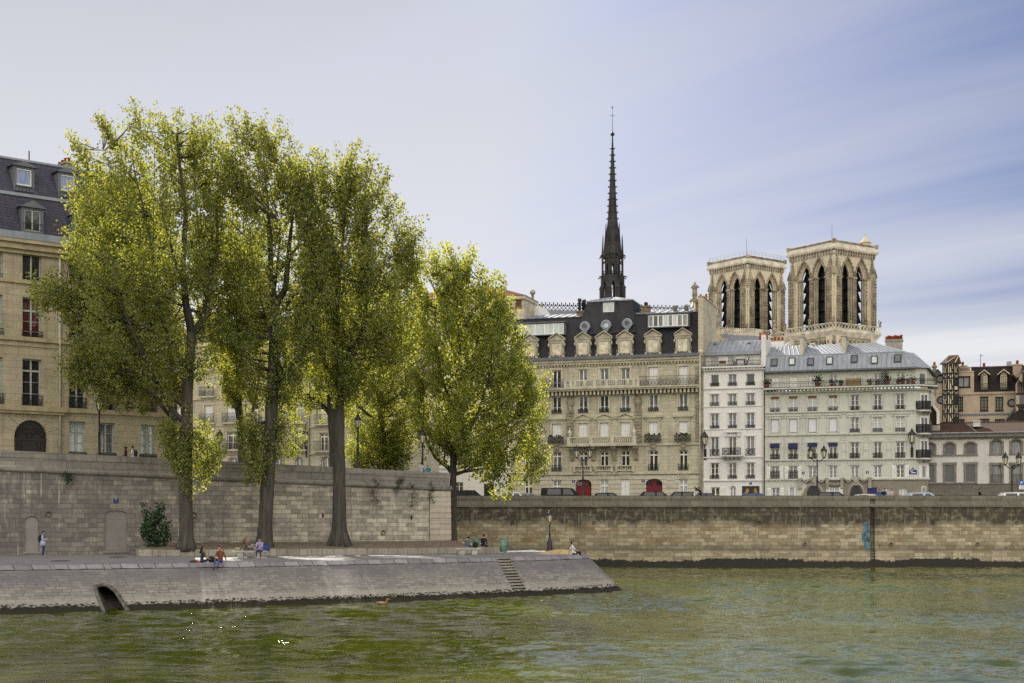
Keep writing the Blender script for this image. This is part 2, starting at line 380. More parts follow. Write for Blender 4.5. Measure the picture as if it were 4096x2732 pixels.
# far street: a road sheet and a raised pavement along the houses
FD = Vector((0.9555, -0.295)); FP = Vector((42.5, 150.0))
def fline(a, off=0.0):
    p = FP + FD * a + Vector((-FD.y, FD.x)) * off; return (p.x, p.y)
mb = MB(); mb.add([(*fline(-95, -2.6), ROADZ + .004), (*fline(-95, -24), ROADZ + .004), (*fline(-30, -12), ROADZ + .004), (*fline(0, -8.2), ROADZ + .004), (130, 141.2, ROADZ + .004), (130, 144, ROADZ + .004), (*fline(2, -2.6), ROADZ + .004)], [tuple(range(7))])
tag(mb.build('road', M['asphalt']), 'asphalt quay street in front of the houses', None, None, 'structure')

# ---- lower quay: edge line (z = 2.22) and foot line (z = 0)
PZ = 2.22
Eu = [(-1200, 2279), (0, 2263), (1024, 2250), (1780, 2235.5), (1984, 2231), (2150, 2227), (2338, 2220)]
Fu = [(-1115, 2496), (85, 2459), (1109, 2424), (1862, 2397), (2066, 2388), (2240, 2379), (2490, 2365)]
E3 = [onz(u, v, PZ) for u, v in Eu]; F3 = [onz(u, v, 0.0) for u, v in Fu]
E3 += [Vector((5.2, 99.3, PZ)), Vector((4.9, 105, PZ)), Vector((2.5, 111, PZ)), Vector((-1.5, 121, PZ)), Vector((-6, 136, PZ))]
F3 += [Vector((8.05, 98.4, 0)), Vector((7.6, 106, 0)), Vector((5.2, 113, 0)), Vector((0.8, 122.5, 0)), Vector((-3.6, 137, 0))]
for p in F3: p.z = -0.6
for i, p in enumerate(F3): F3[i] = Vector((*(E3[i].xy + (p - E3[i]).xy * ((PZ + 0.6) / PZ)), -0.6)) if i < 7 else p
cum = [0.0]
for i in range(1, len(E3)): cum.append(cum[-1] + (E3[i] - E3[i - 1]).length)
def lerp_line(L, s):
    for i in range(len(cum) - 1):
        if s <= cum[i + 1] or i == len(cum) - 2:
            k = (s - cum[i]) / (cum[i + 1] - cum[i]); return L[i].lerp(L[i + 1], k)
def SL(s, q):
    a = lerp_line(E3, s); b_ = lerp_line(F3, s); return a.lerp(b_, q)
def s_of_u(u):
    for i in range(6):
        if Eu[i][0] <= u <= Eu[i + 1][0]:
            A, Bp = E3[i], E3[i + 1]; k = (u - CX) / F
            # X = k*Y along the segment
            tt = (k * A.y - A.x) / ((Bp.x - A.x) - k * (Bp.y - A.y)); return cum[i] + tt * (cum[i + 1] - cum[i])
s_st0, s_st1 = s_of_u(1984), s_of_u(2037)
s_d = s_of_u(371)
QE = 0.085                                   # share of the slope taken by the edge stones
quay = thing('stone_embankment', 'sloping grey stone embankment of the lower quay, with steps and a drain mouth', 'embankment', tuple(SL(s_of_u(1000), 0).to_tuple()))
qo = Vector(quay.location)
slope = MB(); edges = [MB(), MB()]; er = random.Random(1)
svals = sorted(set([round(x, 4) for x in np.arange(0, cum[-1], 0.42)] + [cum[-1], s_st0, s_st1]))
qvals = [QE] + list(np.linspace(QE, 1, 27))[1:]
QS1 = 0.65
qvals = sorted(set([round(q, 5) for q in qvals] + [QS1]))
def in_drain(s, q):
    x = s - s_d; yq = (q - 0.36) / 0.44
    if yq < -0.02: return False
    wl = -0.40 - 0.10 * yq + 0.03 * math.sin(q * 60) + 1.2 * max(0, 0.10 - yq)
    wr = 0.42 + 0.12 * yq + 0.03 * math.sin(q * 47 + 1) - 0.9 * max(0, 0.22 - yq) - 2 * max(0, 0.07 - yq)
    return wl < x < wr
def uvq(s, q):
    L = (lerp_line(E3, s) - lerp_line(F3, s)).length; return (s, q * L * 5.6 / max(L, 0.1))
for i in range(len(svals) - 1):
    a, b_ = svals[i], svals[i + 1]
    stair = a >= s_st0 - 1e-6 and b_ <= s_st1 + 1e-6
    if not stair:
        p = [SL(a, QE), SL(b_, QE), SL(b_, 0), SL(a, 0)]
        edge = edges[a > s_st0]; nrm = Vector((0, -er.uniform(0, .03), er.uniform(.015, .045)))
        uv4 = [uvq(a, QE), uvq(b_, QE), uvq(b_, 0), uvq(a, 0)]
        edge.quad(*[x + nrm - qo for x in p], uv=uv4)
        inn = [SL(a, 0) + nrm, SL(b_, 0) + nrm]
        back = [x + (x - SL(ss, 0.2)) * Vector((1, 1, 0)) * 0.42 for x, ss in zip(inn, (a, b_))]
        edge.quad(inn[0] - qo, inn[1] - qo, Vector((back[1].x, back[1].y, PZ + 0.03)) - qo, Vector((back[0].x, back[0].y, PZ + 0.03)) - qo, uv=[(a, 0), (b_, 0), (b_, -.4), (a, -.4)])
    for j in range(len(qvals) - 1):
        c, d = qvals[j], qvals[j + 1]
        if stair and d <= QS1 + 1e-6: continue
        sub = 5 if abs((a + b_) / 2 - s_d) < 1.8 and d > 0.33 else 1
        for k in range(sub):
            for l in range(sub):
                a2, b2 = a + (b_ - a) * k / sub, a + (b_ - a) * (k + 1) / sub; c2, d2 = c + (d - c) * l / sub, c + (d - c) * (l + 1) / sub
                if sub == 5 and in_drain((a2 + b2) / 2, (c2 + d2) / 2): continue
                slope.quad(*[SL(x, y) - qo for x, y in ((a2, d2), (b2, d2), (b2, c2), (a2, c2))], uv=[uvq(a2, d2), uvq(b2, d2), uvq(b2, c2), uvq(a2, c2)])
slope.build('slope', M['slope'], quay); [e.build('edge_course', M['edge'], quay) for e in edges]
M['step'] = stone('step_stone', (0.33, 0.315, 0.28), (0.26, 0.25, 0.22), (0.12, 0.11, 0.10), 0.9, 1.0, 0.01, stain=(0.15, 0.14, 0.13), st=0.4, streak=0.2)
# steps cut into the slope
st = MB(); NS = 11
qs = [QS1 * k / NS for k in range(NS + 1)]
for k in range(NS):
    A0, A1 = SL(s_st0, qs[k]) - qo, SL(s_st1, qs[k]) - qo; B0, B1 = SL(s_st0, qs[k + 1]) - qo, SL(s_st1, qs[k + 1]) - qo
    dn = lambda p, z: Vector((p.x, p.y, z))
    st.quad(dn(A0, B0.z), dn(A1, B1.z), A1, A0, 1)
    L2 = [SL(s_st0, qs[k]) - qo, SL(s_st1, qs[k]) - qo]; ov = Vector((.02, -.07, 0)); st.frustum([L2[0] + ov + Vector((0, 0, -.085)), L2[1] + ov + Vector((0, 0, -.085)), L2[1] + Vector((0, .1, -.085)), L2[0] + Vector((0, .1, -.085))], [L2[0] + ov + Vector((0, 0, -.004)), L2[1] + ov + Vector((0, 0, -.004)), L2[1] + Vector((0, .1, -.004)), L2[0] + Vector((0, .1, -.004))])
    st.quad(B0, B1, dn(A1, B1.z), dn(A0, B0.z))                      # tread
    st.add([A0, dn(A0, B0.z), B0], [(0, 1, 2)]); st.add([A1, B1, dn(A1, B1.z)], [(0, 1, 2)])
st.build('steps', [M['step'], plain('painted_shade_riser', (.075, .07, .06), .9, .4, 3)], quay)  # risers coloured dark to stand for the shadow under each tread
# drain mouth: dark tunnel behind the hole
dr = MB()
ring = [(-.5, 0.34), (0.3, 0.34), (0.55, 0.44), (0.65, 0.65), (0.7, 0.95), (-0.7, 0.95), (-0.62, 0.6)]
fr = [SL(s_d + x, q) - qo for x, q in ring]; inw = Vector((-0.25, 2.4, -0.1))
bk = [p + inw for p in fr]
for i in range(len(fr)):
    j = (i + 1) % len(fr); dr.quad(fr[i] + Vector((0, .03, -.02)), fr[j] + Vector((0, .03, -.02)), bk[j], bk[i])
dr.add(bk, [tuple(range(len(bk)))])
dr.build('drain_mouth', M['dark'], quay)
rim = [(-.62, .83), (-.55, .6), (-.50, .45), (-.40, .375), (.05, .352), (.30, .372), (.50, .46), (.58, .6), (.66, .83)]; mb = MB(); mb.tube([SL(s_d + x, q) - qo for x, q in rim], [.11, .12, .10, .12, .11, .12, .10, .12, .11], 5, 0, True, False); mb.build('drain_rim', plain('damp_stone', (.12, .112, .098), .9, .4, 3), quay)
# algae fringe: ragged tufts along the waterline
al = MB(); rr = random.Random(5)
for i in range(1100):
    s = rr.uniform(8, cum[7]); q = 0.64 + rr.random() * 0.08; p = SL(s, q) - qo; h = rr.uniform(0.02, 0.07); wd = rr.uniform(0.05, 0.13)
    d = (SL(s + 0.1, q) - SL(s, q)).normalized(); up = (SL(s, q - 0.05) - SL(s, q)).normalized(); out = d.cross(up); out = -out if out.y > 0 else out
    al.add([p - d * wd, p + d * wd, p + up * h * .4 + out * h, p + up * h + d * rr.uniform(-.05, .05) + out * 0.02], [(0, 1, 2), (0, 2, 3), (1, 3, 2)])
ao = al.build('algae', M['algae'], quay); ao['kind'] = 'stuff'

# ---- near quay wall, in its own frame
W0 = Vector((-34.7, 96.4)); W1 = Vector((-4.9, 112.0)); WL = (W1 - W0).length; WD = (W1 - W0) / WL; WA = math.atan2(WD.y, WD.x)
WB = PZ - 0.05
def wall_at(u, v):
    k = (u - CX) / F; a = (k * W0.y - W0.x) / (WD.x - k * WD.y); Y = W0.y + a * WD.y
    return a, H - (v - VH) / F * Y
def wtop(a): return 9.37 - 1.05 * a / WL
def wpt(a, off=0.0):
    p = W0 + WD * a + Vector((-WD.y, WD.x)) * off; return Vector((p.x, p.y, 0))
# promenade and upper island ground
Epoly = [lerp_line(E3, s) for s in np.linspace(0, cum[-1], 60)]
mb = MB(); poly = [(p.x, p.y, PZ) for p in Epoly] + [(-14, 136, PZ)] + [tuple(wpt(WL, 0.6)[:2]) + (PZ,), tuple(wpt(-36, 0.6)[:2]) + (PZ,)]
mb.add(poly, [tuple(range(len(poly)))])
tag(mb.build('path', M['setts']), 'grey stone promenade of the lower quay', None, None, 'structure')
mb = MB(); RB = Vector((-9.6, 138.0))
pa, pb = wpt(-36, .5), wpt(WL - .1, .5)
za, zb = wtop(-36) - .85, wtop(WL) - .85
mb.add([(pa.x, pa.y, za), (pb.x, pb.y, zb), (RB.x, RB.y, zb + .1), (-30, 175, zb + .6), (-110, 160, za + .4)], [(0, 1, 2, 3, 4)])
tag(mb.build('island_street', M['paving']), 'street on top of the near quay', None, None, 'structure')
# ================================================================ generic facade tools
class Fac:
    """a facade plane: origin P0 (x, y), direction d towards the right of the picture, base height zb"""
    def __init__(s, P0, d, zb):
        s.P = Vector(P0); s.d = Vector(d).normalized(); s.n = Vector((-s.d.y, s.d.x)); s.zb = zb
        s.rz = math.atan2(s.d.y, s.d.x)
    def px(s, u, v, off=0.0):
        k = (u - CX) / F; P = s.P + s.n * off
        a = (k * P.y - P.x) / (s.d.x - k * s.d.y); Y = P.y + a * s.d.y
        return a, H - (v - VH) / F * Y - s.zb
    def a(s, u, off=0.0): return s.px(u, VH, off)[0]
    def z(s, u, v, off=0.0): return s.px(u, v, off)[1]
    def world(s, a, y, z):
        p = s.P + s.d * a + s.n * y; return Vector((p.x, p.y, z + s.zb))
    def empty(s, name, label, cat, group=None):
        return thing(name, label, cat, (s.P.x, s.P.y, s.zb), s.rz, group)

def arch_pts(x0, x1, z0, zs, rise, n=10, kind='round'):
    """points of the arch line from (x1,zs) over the crown to (x0,zs)"""
    cx, r = (x0 + x1) / 2, (x1 - x0) / 2
    if kind == 'round':
        return [(cx + r * math.cos(math.pi * i / n), zs + rise * math.sin(math.pi * i / n)) for i in range(n + 1)]
    # pointed: two arcs
    out = []
    Rr = (r * r + rise * rise) / (2 * r)
    for i in range(n // 2 + 1):
        z = zs + rise * math.sin(math.pi / 2 * i / (n // 2)); x = x1 - Rr + math.sqrt(max(0, Rr * Rr - (z - zs) ** 2)); out.append((x, z))
    return out + [(2 * cx - x, z) for x, z in reversed(out[:-1])]

def wall_panel(mb, x0, x1, z0, z1, holes, depth=0.25, y=0.0, mi=0, back=True):
    """flat wall facing -y with openings: (a0,a1,b0,b1[,rise,kind]); rise > 0 gives the opening an arched head (within b1)"""
    xs_ = sorted(set([x0, x1] + [h[0] for h in holes] + [h[1] for h in holes])); zs_ = sorted(set([z0, z1] + [h[2] for h in holes] + [h[3] for h in holes]))
    xs_ = [x for x in xs_ if x0 - 1e-6 <= x <= x1 + 1e-6]; zs_ = [z for z in zs_ if z0 - 1e-6 <= z <= z1 + 1e-6]
    for i in range(len(xs_) - 1):
        run = None
        for j in range(len(zs_) - 1):
            mx, mz = (xs_[i] + xs_[i + 1]) / 2, (zs_[j] + zs_[j + 1]) / 2
            solid = not any(h[0] < mx < h[1] and h[2] < mz < h[3] for h in holes)
            if solid and run is None: run = zs_[j]
            if run is not None and (not solid or j == len(zs_) - 2):
                top = zs_[j + 1] if solid else zs_[j]
                mb.quad((xs_[i], y, run), (xs_[i + 1], y, run), (xs_[i + 1], y, top), (xs_[i], y, top), mi); run = None
    for h in holes:
        a, b_, c, d = h[:4]; rise = h[4] if len(h) > 4 else 0; kind = h[5] if len(h) > 5 else 'round'
        zt = d - rise
        if c > z0 + 1e-4: mb.quad((a, y, c), (a, y + depth, c), (b_, y + depth, c), (b_, y, c), mi)
        mb.quad((a, y, c), (a, y, zt), (a, y + depth, zt), (a, y + depth, c), mi)
        mb.quad((b_, y, c), (b_, y + depth, c), (b_, y + depth, zt), (b_, y, zt), mi)
        if rise <= 0: mb.quad((a, y, d), (b_, y, d), (b_, y + depth, d), (a, y + depth, d), mi)
        else:
            ap = arch_pts(a, b_, c, zt, rise, 12, kind)
            for i in range(len(ap) - 1):
                (xa, za_), (xb, zb_) = ap[i], ap[i + 1]
                mb.quad((xb, y, zb_), (xa, y, za_), (xa, y + depth, za_), (xb, y + depth, zb_), mi)
                mb.quad((xb, y, zb_), (xb, y, d), (xa, y, d), (xa, y, za_), mi)

def rail(mb, x0, x1, z0, z1, y, style='bars', mi=0, step=0.12):
    mb.box(x0, x1, y - .025, y + .025, z1 - .045, z1, mi); mb.box(x0, x1, y - .018, y + .018, z0, z0 + .04, mi)
    L = x1 - x0; h = z1 - z0
    if style == 'bars' or style == 'scroll':
        n = max(2, int(round(L / step)))
        for i in range(n + 1):
            x = x0 + L * i / n; mb.box(x - .011, x + .011, y - .011, y + .011, z0 + .04, z1 - .045, mi)
        if style == 'scroll':
            mb.box(x0, x1, y - .014, y + .014, z0 + h * .62, z0 + h * .62 + .03, mi)
            n2 = max(1, int(round(L / .42)))
            for i in range(n2):
                xc = x0 + L * (i + .5) / n2; mb.torus((xc, y, z0 + h * .34), min(.15, h * .22), .016, 'y', 10, 4, mi)
                mb.bar((xc - .19, y, z0 + .05), (xc + .19, y, z0 + h * .6), .022, mi); mb.bar((xc + .19, y, z0 + .05), (xc - .19, y, z0 + h * .6), .022, mi)
    elif style == 'cross':
        n = max(1, int(round(L / .6)))
        for i in range(n):
            xa, xb = x0 + L * i / n, x0 + L * (i + 1) / n
            mb.bar((xa, y, z0 + .04), (xb, y, z1 - .08), .035, mi); mb.bar((xb, y, z0 + .04), (xa, y, z1 - .08), .035, mi)
            mb.box(xa, xa + .03, y - .012, y + .012, z0, z1, mi)
        mb.box(x1 - .03, x1, y - .012, y + .012, z0, z1, mi); mb.box(x0, x1, y - .014, y + .014, z1 - .17, z1 - .14, mi)
    elif style == 'dense':
        n = max(2, int(round(L / .085)))
        for i in range(n + 1):
            x = x0 + L * i / n; mb.box(x - .016, x + .016, y - .014, y + .014, z0 + .04, z1 - .045, mi)
        mb.box(x0, x1, y - .02, y + .02, z0 + h * .3, z0 + h * .3 + .05, mi); mb.box(x0, x1, y - .02, y + .02, z0 + h * .72, z0 + h * .72 + .05, mi)

M['white'] = plain('white_paint', (0.74, 0.74, 0.72), 0.5, 0.05, 2)
M['greyblue'] = plain('grey_green_paint', (0.40, 0.43, 0.41), 0.5, 0.08, 2)
M['shutter'] = plain('white_shutter', (0.70, 0.70, 0.68), 0.6, 0.08, 5)
M['rustshutter'] = plain('rust_stained_shutter', (0.66, 0.60, 0.48), 0.7, 0.25, 2.2)
M['glass'] = glass('dark_pane', (0.018, 0.020, 0.022))
M['glasswarm'] = glass('dark_pane_warm', (0.020, 0.017, 0.010), curtain=(0.10, 0.075, 0.035))
M['glassblue'] = glass('bluish_pane', (0.055, 0.065, 0.095), curtain=(0.11, 0.12, 0.16))
M['glassgrey'] = glass('curtained_pane', (0.09, 0.095, 0.10), curtain=(0.24, 0.25, 0.25))
M['glasspale'] = glass('pale_curtained_pane', (0.36, 0.40, 0.41), curtain=(0.52, 0.56, 0.56))
M['glassred'] = glass('pane_with_red_blind', (0.05, 0.010, 0.018), curtain=(0.085, 0.02, 0.032))
M['blind'] = plain('white_blind', (0.62, 0.63, 0.68), 0.8, 0.05, 2)
M['black'] = plain('black_paint', (0.012, 0.012, 0.013), 0.35, 0.15, 3, spec=0.5)
M['gold'] = plain('gilded_bronze', (0.45, 0.30, 0.08), 0.4, 0.2, 5, metal=0.7)
M['reddoor'] = plain('dark_red_paint', (0.16, 0.006, 0.014), 0.4, 0.12, 2, spec=0.5)
M['slate'] = stone('slate_roof', (0.030, 0.030, 0.036), (0.020, 0.020, 0.025), (0.012, 0.012, 0.014), 0.32, 0.16, 0.012, stain=(0.055, 0.055, 0.056), st=0.45, streak=0.45, rough=0.6)
M['slateblue'] = stone('blue_slate_roof', (0.062, 0.060, 0.088), (0.045, 0.044, 0.066), (0.028, 0.027, 0.036), 0.42, 0.24, 0.016, stain=(0.075, 0.073, 0.09), st=0.3, streak=0.3, rough=0.6)
def zinc_mat(name, col, rough):
    m, t, b, o = new_mat(name); v = coords(t, 'obj')
    n = noise(t, scaled(t, v, (1.2, 1.2, .25)), 1.2, 5, 0.6)
    setin(t, b, 'Base Color', ramp(t, n, [(0.3, tuple(c * .78 for c in col)), (0.7, tuple(c * 1.15 for c in col))]))
    b.inputs['Roughness'].default_value = rough; b.inputs['Specular IOR Level'].default_value = .2; return m
M['zinc'] = zinc_mat('zinc_sheet', (0.27, 0.295, 0.345), 0.7)
M['zincdark'] = zinc_mat('lead_sheet', (0.13, 0.14, 0.16), 0.55)
M['tile'] = stone('brown_roof_tile', (0.115, 0.058, 0.034), (0.075, 0.040, 0.026), (0.03, 0.02, 0.016), 0.18, 0.14, 0.02, stain=(0.05, 0.04, 0.03), st=0.5, streak=0.4)
M['tiledark'] = stone('dark_roof_tile', (0.036, 0.028, 0.024), (0.024, 0.020, 0.018), (0.012, 0.01, 0.01), 0.18, 0.14, 0.02, stain=(0.10, 0.085, 0.07), st=0.12, streak=0.1)
M['pot'] = plain('clay_pot', (0.33, 0.09, 0.04), 0.8, 0.3, 5)
M['brick'] = stone('yellow_brick', (0.34, 0.27, 0.17), (0.22, 0.16, 0.09), (0.10, 0.08, 0.06), 0.24, 0.09, 0.012, stain=(0.08, 0.07, 0.05), st=0.3, streak=0.3)
M['rendergrey'] = plain('grey_render', (0.30, 0.29, 0.25), 0.9, 0.2, 1.5)
M['awning'] = plain('navy_canvas', (0.016, 0.02, 0.075), 0.8, 0.1, 3)
M['navy'] = plain('navy_enamel', (0.02, 0.03, 0.16), 0.4, 0.08, 4)
M['enamel'] = plain('white_enamel', (0.8, 0.8, 0.8), 0.4, 0.02, 4)

def window(parent, x0, x1, z0, z1, pane='glass', frame='white', depth=0.24, rows=(), leaf=True, fw=0.07, rise=0.0, surround=None, smat=None, railing=None, rh=0.5, shut=None, rmat='iron', extra_frame=True, sill=False):
    """one casement window in its opening: frame > pane, and where the photo shows them surround, railing, shutters"""
    y = depth
    mb = MB(); zt = z1 - rise
    mb.box(x0, x0 + fw, y - .05, y + .03, z0, zt); mb.box(x1 - fw, x1, y - .05, y + .03, z0, zt)
    mb.box(x0 + fw, x1 - fw, y - .05, y + .03, z0, z0 + fw)
    if rise <= 0: mb.box(x0 + fw, x1 - fw, y - .05, y + .03, z1 - fw, z1)
    else:
        ap = arch_pts(x0 + fw * .5, x1 - fw * .5, z0, zt, rise - fw * .5, 10)
        mb.tube([(x, y - .01, z) for x, z in ap], fw * .55, 4, 0, True, False)
    xm = (x0 + x1) / 2
    if leaf: mb.box(xm - fw * .62, xm + fw * .62, y - .06, y + .025, z0 + fw, z1 - fw if rise <= 0 else z1 - fw * 1.2)
    for r in rows:
        zz_ = z0 + (z1 - z0) * abs(r); h = fw * .75 if r < 0 else .018
        mb.box(x0 + fw, x1 - fw, y - (.055 if r < 0 else .035), y + .02, zz_ - h, zz_ + h)
    win_o = mb.build('window', M[frame], parent)
    g = MB()
    if rise <= 0: g.quad((x0 + .01, y + .035, z0 + .01), (x1 - .01, y + .035, z0 + .01), (x1 - .01, y + .035, z1 - .01), (x0 + .01, y + .035, z1 - .01))
    else:
        ap = arch_pts(x0 + .01, x1 - .01, z0, zt, rise - .01, 10); pts = [(x0 + .01, z0 + .01), (x1 - .01, z0 + .01)] + ap
        g.add([(x, y + .035, z) for x, z in pts], [tuple(range(len(pts)))])
    g.build('pane', M[pane], win_o)
    if surround:
        s = MB(); b_ = surround; pr = .05
        s.box(x0 - b_, x0 - .005, -pr, .02, z0, z1); s.box(x1 + .005, x1 + b_, -pr, .02, z0, z1)
        if rise <= 0: s.box(x0 - b_ - .04, x1 + b_ + .04, -pr - .04, .02, z1 + .003, z1 + b_)
        else:
            ap = arch_pts(x0 - b_ * .5, x1 + b_ * .5, z0, zt, rise + b_ * .5, 12); s.tube([(x, -.01, z) for x, z in ap], b_ * .5, 4, 0, True, False)
        if sill: s.box(x0 - b_ - .06, x1 + b_ + .06, -.10, .02, z0 - .14, z0 - .003)
        s.build('surround', smat or M['white'], win_o)
    if railing:
        r_ = MB(); rail(r_, x0 - .06, x1 + .06, z0 + .03, z0 + rh, -.07, railing); r_.build('railing', M[rmat], win_o)
    if shut == 'closed':
        for a, b_ in ((x0 + .02, xm - .008), (xm + .008, x1 - .02)):
            s = MB(); n = max(3, int((b_ - a) / .16))
            for i in range(n):
                xa = a + (b_ - a) * i / n; s.box(xa + .004, xa + (b_ - a) / n - .004, y - .13 + .012 * (i % 2), y - .085, z0 + .02, z1 - .02)
            s.build('shutter', M['shutter'], win_o)
    elif shut == 'open':
        wd = (x1 - x0) * .48
        for a, b_ in ((x0 - wd - .03, x0 - .03), (x1 + .03, x1 + wd + .03)):
            s = MB(); s.box(a, b_, -.075, -.035, z0, z1); n = int((z1 - z0) / .11)
            for i in range(n):
                za_ = z0 + .08 + (z1 - z0 - .16) * i / n; s.box(a + .06, b_ - .06, -.10, -.075, za_, za_ + .055)
            s.build('shutter', M['shutter'], win_o)
    return win_o

def chimney(parent, x0, x1, y0, y1, z0, z1, m, pots=3, potm='pot', cap=True, ph=0.45, name='chimney'):
    mb = MB(); mb.box(x0, x1, y0, y1, z0, z1)
    if cap: mb.box(x0 - .1, x1 + .1, y0 - .1, y1 + .1, z1, z1 + .16)
    o = mb.build(name, m, parent)
    L = max(x1 - x0, y1 - y0)
    for i in range(pots):
        k = (i + .5) / pots
        c = (x0 + (x1 - x0) * k, (y0 + y1) / 2, z1 + .16) if x1 - x0 >= y1 - y0 else ((x0 + x1) / 2, y0 + (y1 - y0) * k, z1 + .16)
        p = MB(); h = ph * (0.85 + 0.3 * ((i * 37) % 10) / 10); p.lathe(c, [(.15, 0), (.13, h * .8), (.16, h * .82), (.15, h)], 8); p.build('chimney_pot', M[potm], o)
    return o
def pediment(mb, x0, x1, z, h, y, mi=0, th=.13):
    xm = (x0 + x1) / 2
    mb.box(x0, x1, y - .16, .05, z, z + th, mi)
    mb.prism([(x0 + .12, z + th), (x1 - .12, z + th), (xm, z + h - .1)], y - .02, .05, mi)
    for sx in (1, -1):
        a = (x0 if sx > 0 else x1); mb.prism([(a, z + th), (xm, z + h), (xm, z + h + th), (a, z + th * 2)] if sx > 0 else [(xm, z + h), (a, z + th), (a, z + th * 2), (xm, z + h + th)], y - .18, .05, mi)
def body(parent, x0, x1, depth, z0, z1, m, y=0.0, sides=(1, 1)):
    """side and back walls behind a facade"""
    mb = MB()
    if sides[0]: mb.quad((x0, depth, z0), (x0, y, z0), (x0, y, z1), (x0, depth, z1))
    if sides[1]: mb.quad((x1, y, z0), (x1, depth, z0), (x1, depth, z1), (x1, y, z1))
    mb.quad((x1, depth, z0), (x0, depth, z0), (x0, depth, z1), (x1, depth, z1))
    return mb
def dentils(mb, x0, x1, y, z0, z1, step=.42, w_=.2, d=.22, mi=0):
    n = int((x1 - x0) / step)
    for i in range(n):
        x = x0 + (x1 - x0) * (i + .5) / n; mb.box(x - w_ / 2, x + w_ / 2, y - d, y, z0, z1, mi)
def balusters(mb, x0, x1, y, z0, z1, step=.23, r=.07, mi=0):
    mb.box(x0, x1, y - .14, y + .14, z1 - .14, z1, mi); mb.box(x0, x1, y - .13, y + .13, z0, z0 + .16, mi)
    h = z1 - z0 - .30; n = max(2, int((x1 - x0) / step))
    for i in range(n):
        x = x0 + (x1 - x0) * (i + .5) / n
        mb.lathe((x, y, z0 + .16), [(r * .7, 0), (r * 1.15, h * .3), (r * .5, h * .75), (r * .8, h)], 6, mi)
# ================================================================ near quay wall
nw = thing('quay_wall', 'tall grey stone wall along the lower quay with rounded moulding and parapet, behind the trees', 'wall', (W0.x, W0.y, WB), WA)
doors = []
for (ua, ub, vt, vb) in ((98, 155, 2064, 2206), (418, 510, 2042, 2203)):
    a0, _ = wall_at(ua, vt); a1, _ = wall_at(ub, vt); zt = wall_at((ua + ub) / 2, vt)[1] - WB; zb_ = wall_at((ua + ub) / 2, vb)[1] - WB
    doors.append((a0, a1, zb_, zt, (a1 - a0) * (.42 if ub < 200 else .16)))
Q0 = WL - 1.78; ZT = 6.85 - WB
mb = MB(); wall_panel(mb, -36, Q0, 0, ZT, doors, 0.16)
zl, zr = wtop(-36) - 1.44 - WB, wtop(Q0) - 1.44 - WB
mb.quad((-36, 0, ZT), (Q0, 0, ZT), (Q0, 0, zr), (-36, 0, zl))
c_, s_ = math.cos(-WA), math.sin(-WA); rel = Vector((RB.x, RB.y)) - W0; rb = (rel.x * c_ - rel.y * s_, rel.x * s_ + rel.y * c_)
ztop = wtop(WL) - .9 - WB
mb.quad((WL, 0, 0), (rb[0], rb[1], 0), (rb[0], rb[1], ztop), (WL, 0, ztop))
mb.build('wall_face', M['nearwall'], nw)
for d_ in doors:
    g = MB(); ap = arch_pts(d_[0] - .02, d_[1] + .02, d_[2], d_[3] - d_[4], d_[4], 12); pts = [(d_[0] - .02, d_[2] - .02), (d_[1] + .02, d_[2] - .02)] + ap
    g.add([(x, .13, z) for x, z in pts], [tuple(range(len(pts)))]); g.box(d_[0] - .1, d_[1] + .1, -.08, .1, d_[2] - .14, d_[2] - .01)
    g.build('blocked_doorway', M['render'], nw)
def sheared(mb, a0, a1, y0, y1, dz0, dz1, mi=0):
    A = lambda a, y, dz: (a, y, wtop(a) + dz - WB)
    mb.frustum([A(a0, y0, dz0), A(a0, y0, dz1), A(a0, y1, dz1), A(a0, y1, dz0)], [A(a1, y0, dz0), A(a1, y0, dz1), A(a1, y1, dz1), A(a1, y1, dz0)], mi)
mb = MB(); mb.tube([(a, .02, wtop(a) - 1.22 - WB) for a in np.linspace(-36, WL + .12, 20)], .23, 12)
mb.build('moulding', M['nearparapet'], nw)
mb = MB(); sheared(mb, -36, WL - .05, -.03, .46, -1.02, -.46); mb.build('parapet', M['nearparapet'], nw)
# coping stones one by one, butted with thin open joints
mb = MB(); a = -36.0; k = 0
while a < WL - .1:
    b_ = min(a + 2.1 + .3 * math.sin(k * 2.7), WL + .02); sheared(mb, a + .006, b_ - .006, -.075 - .01 * (k % 2), .52, -.455, .004 * math.sin(k * 5)); a = b_; k += 1
mb.build('coping', M['nearparapet'], nw)
mb = MB(); nq = 11; hq = (wtop(WL) - 1.44 - WB) / nq
for i in range(nq):
    mb.box(Q0 + .03, WL + .10 - .004 * i, -.13 + .004 * i, .6, i * hq + .03, (i + 1) * hq - .025)
mb.box(Q0 + .03, WL + .04, -.06, .55, 0, nq * hq)
mb.build('quoin', M['quoin'], nw)
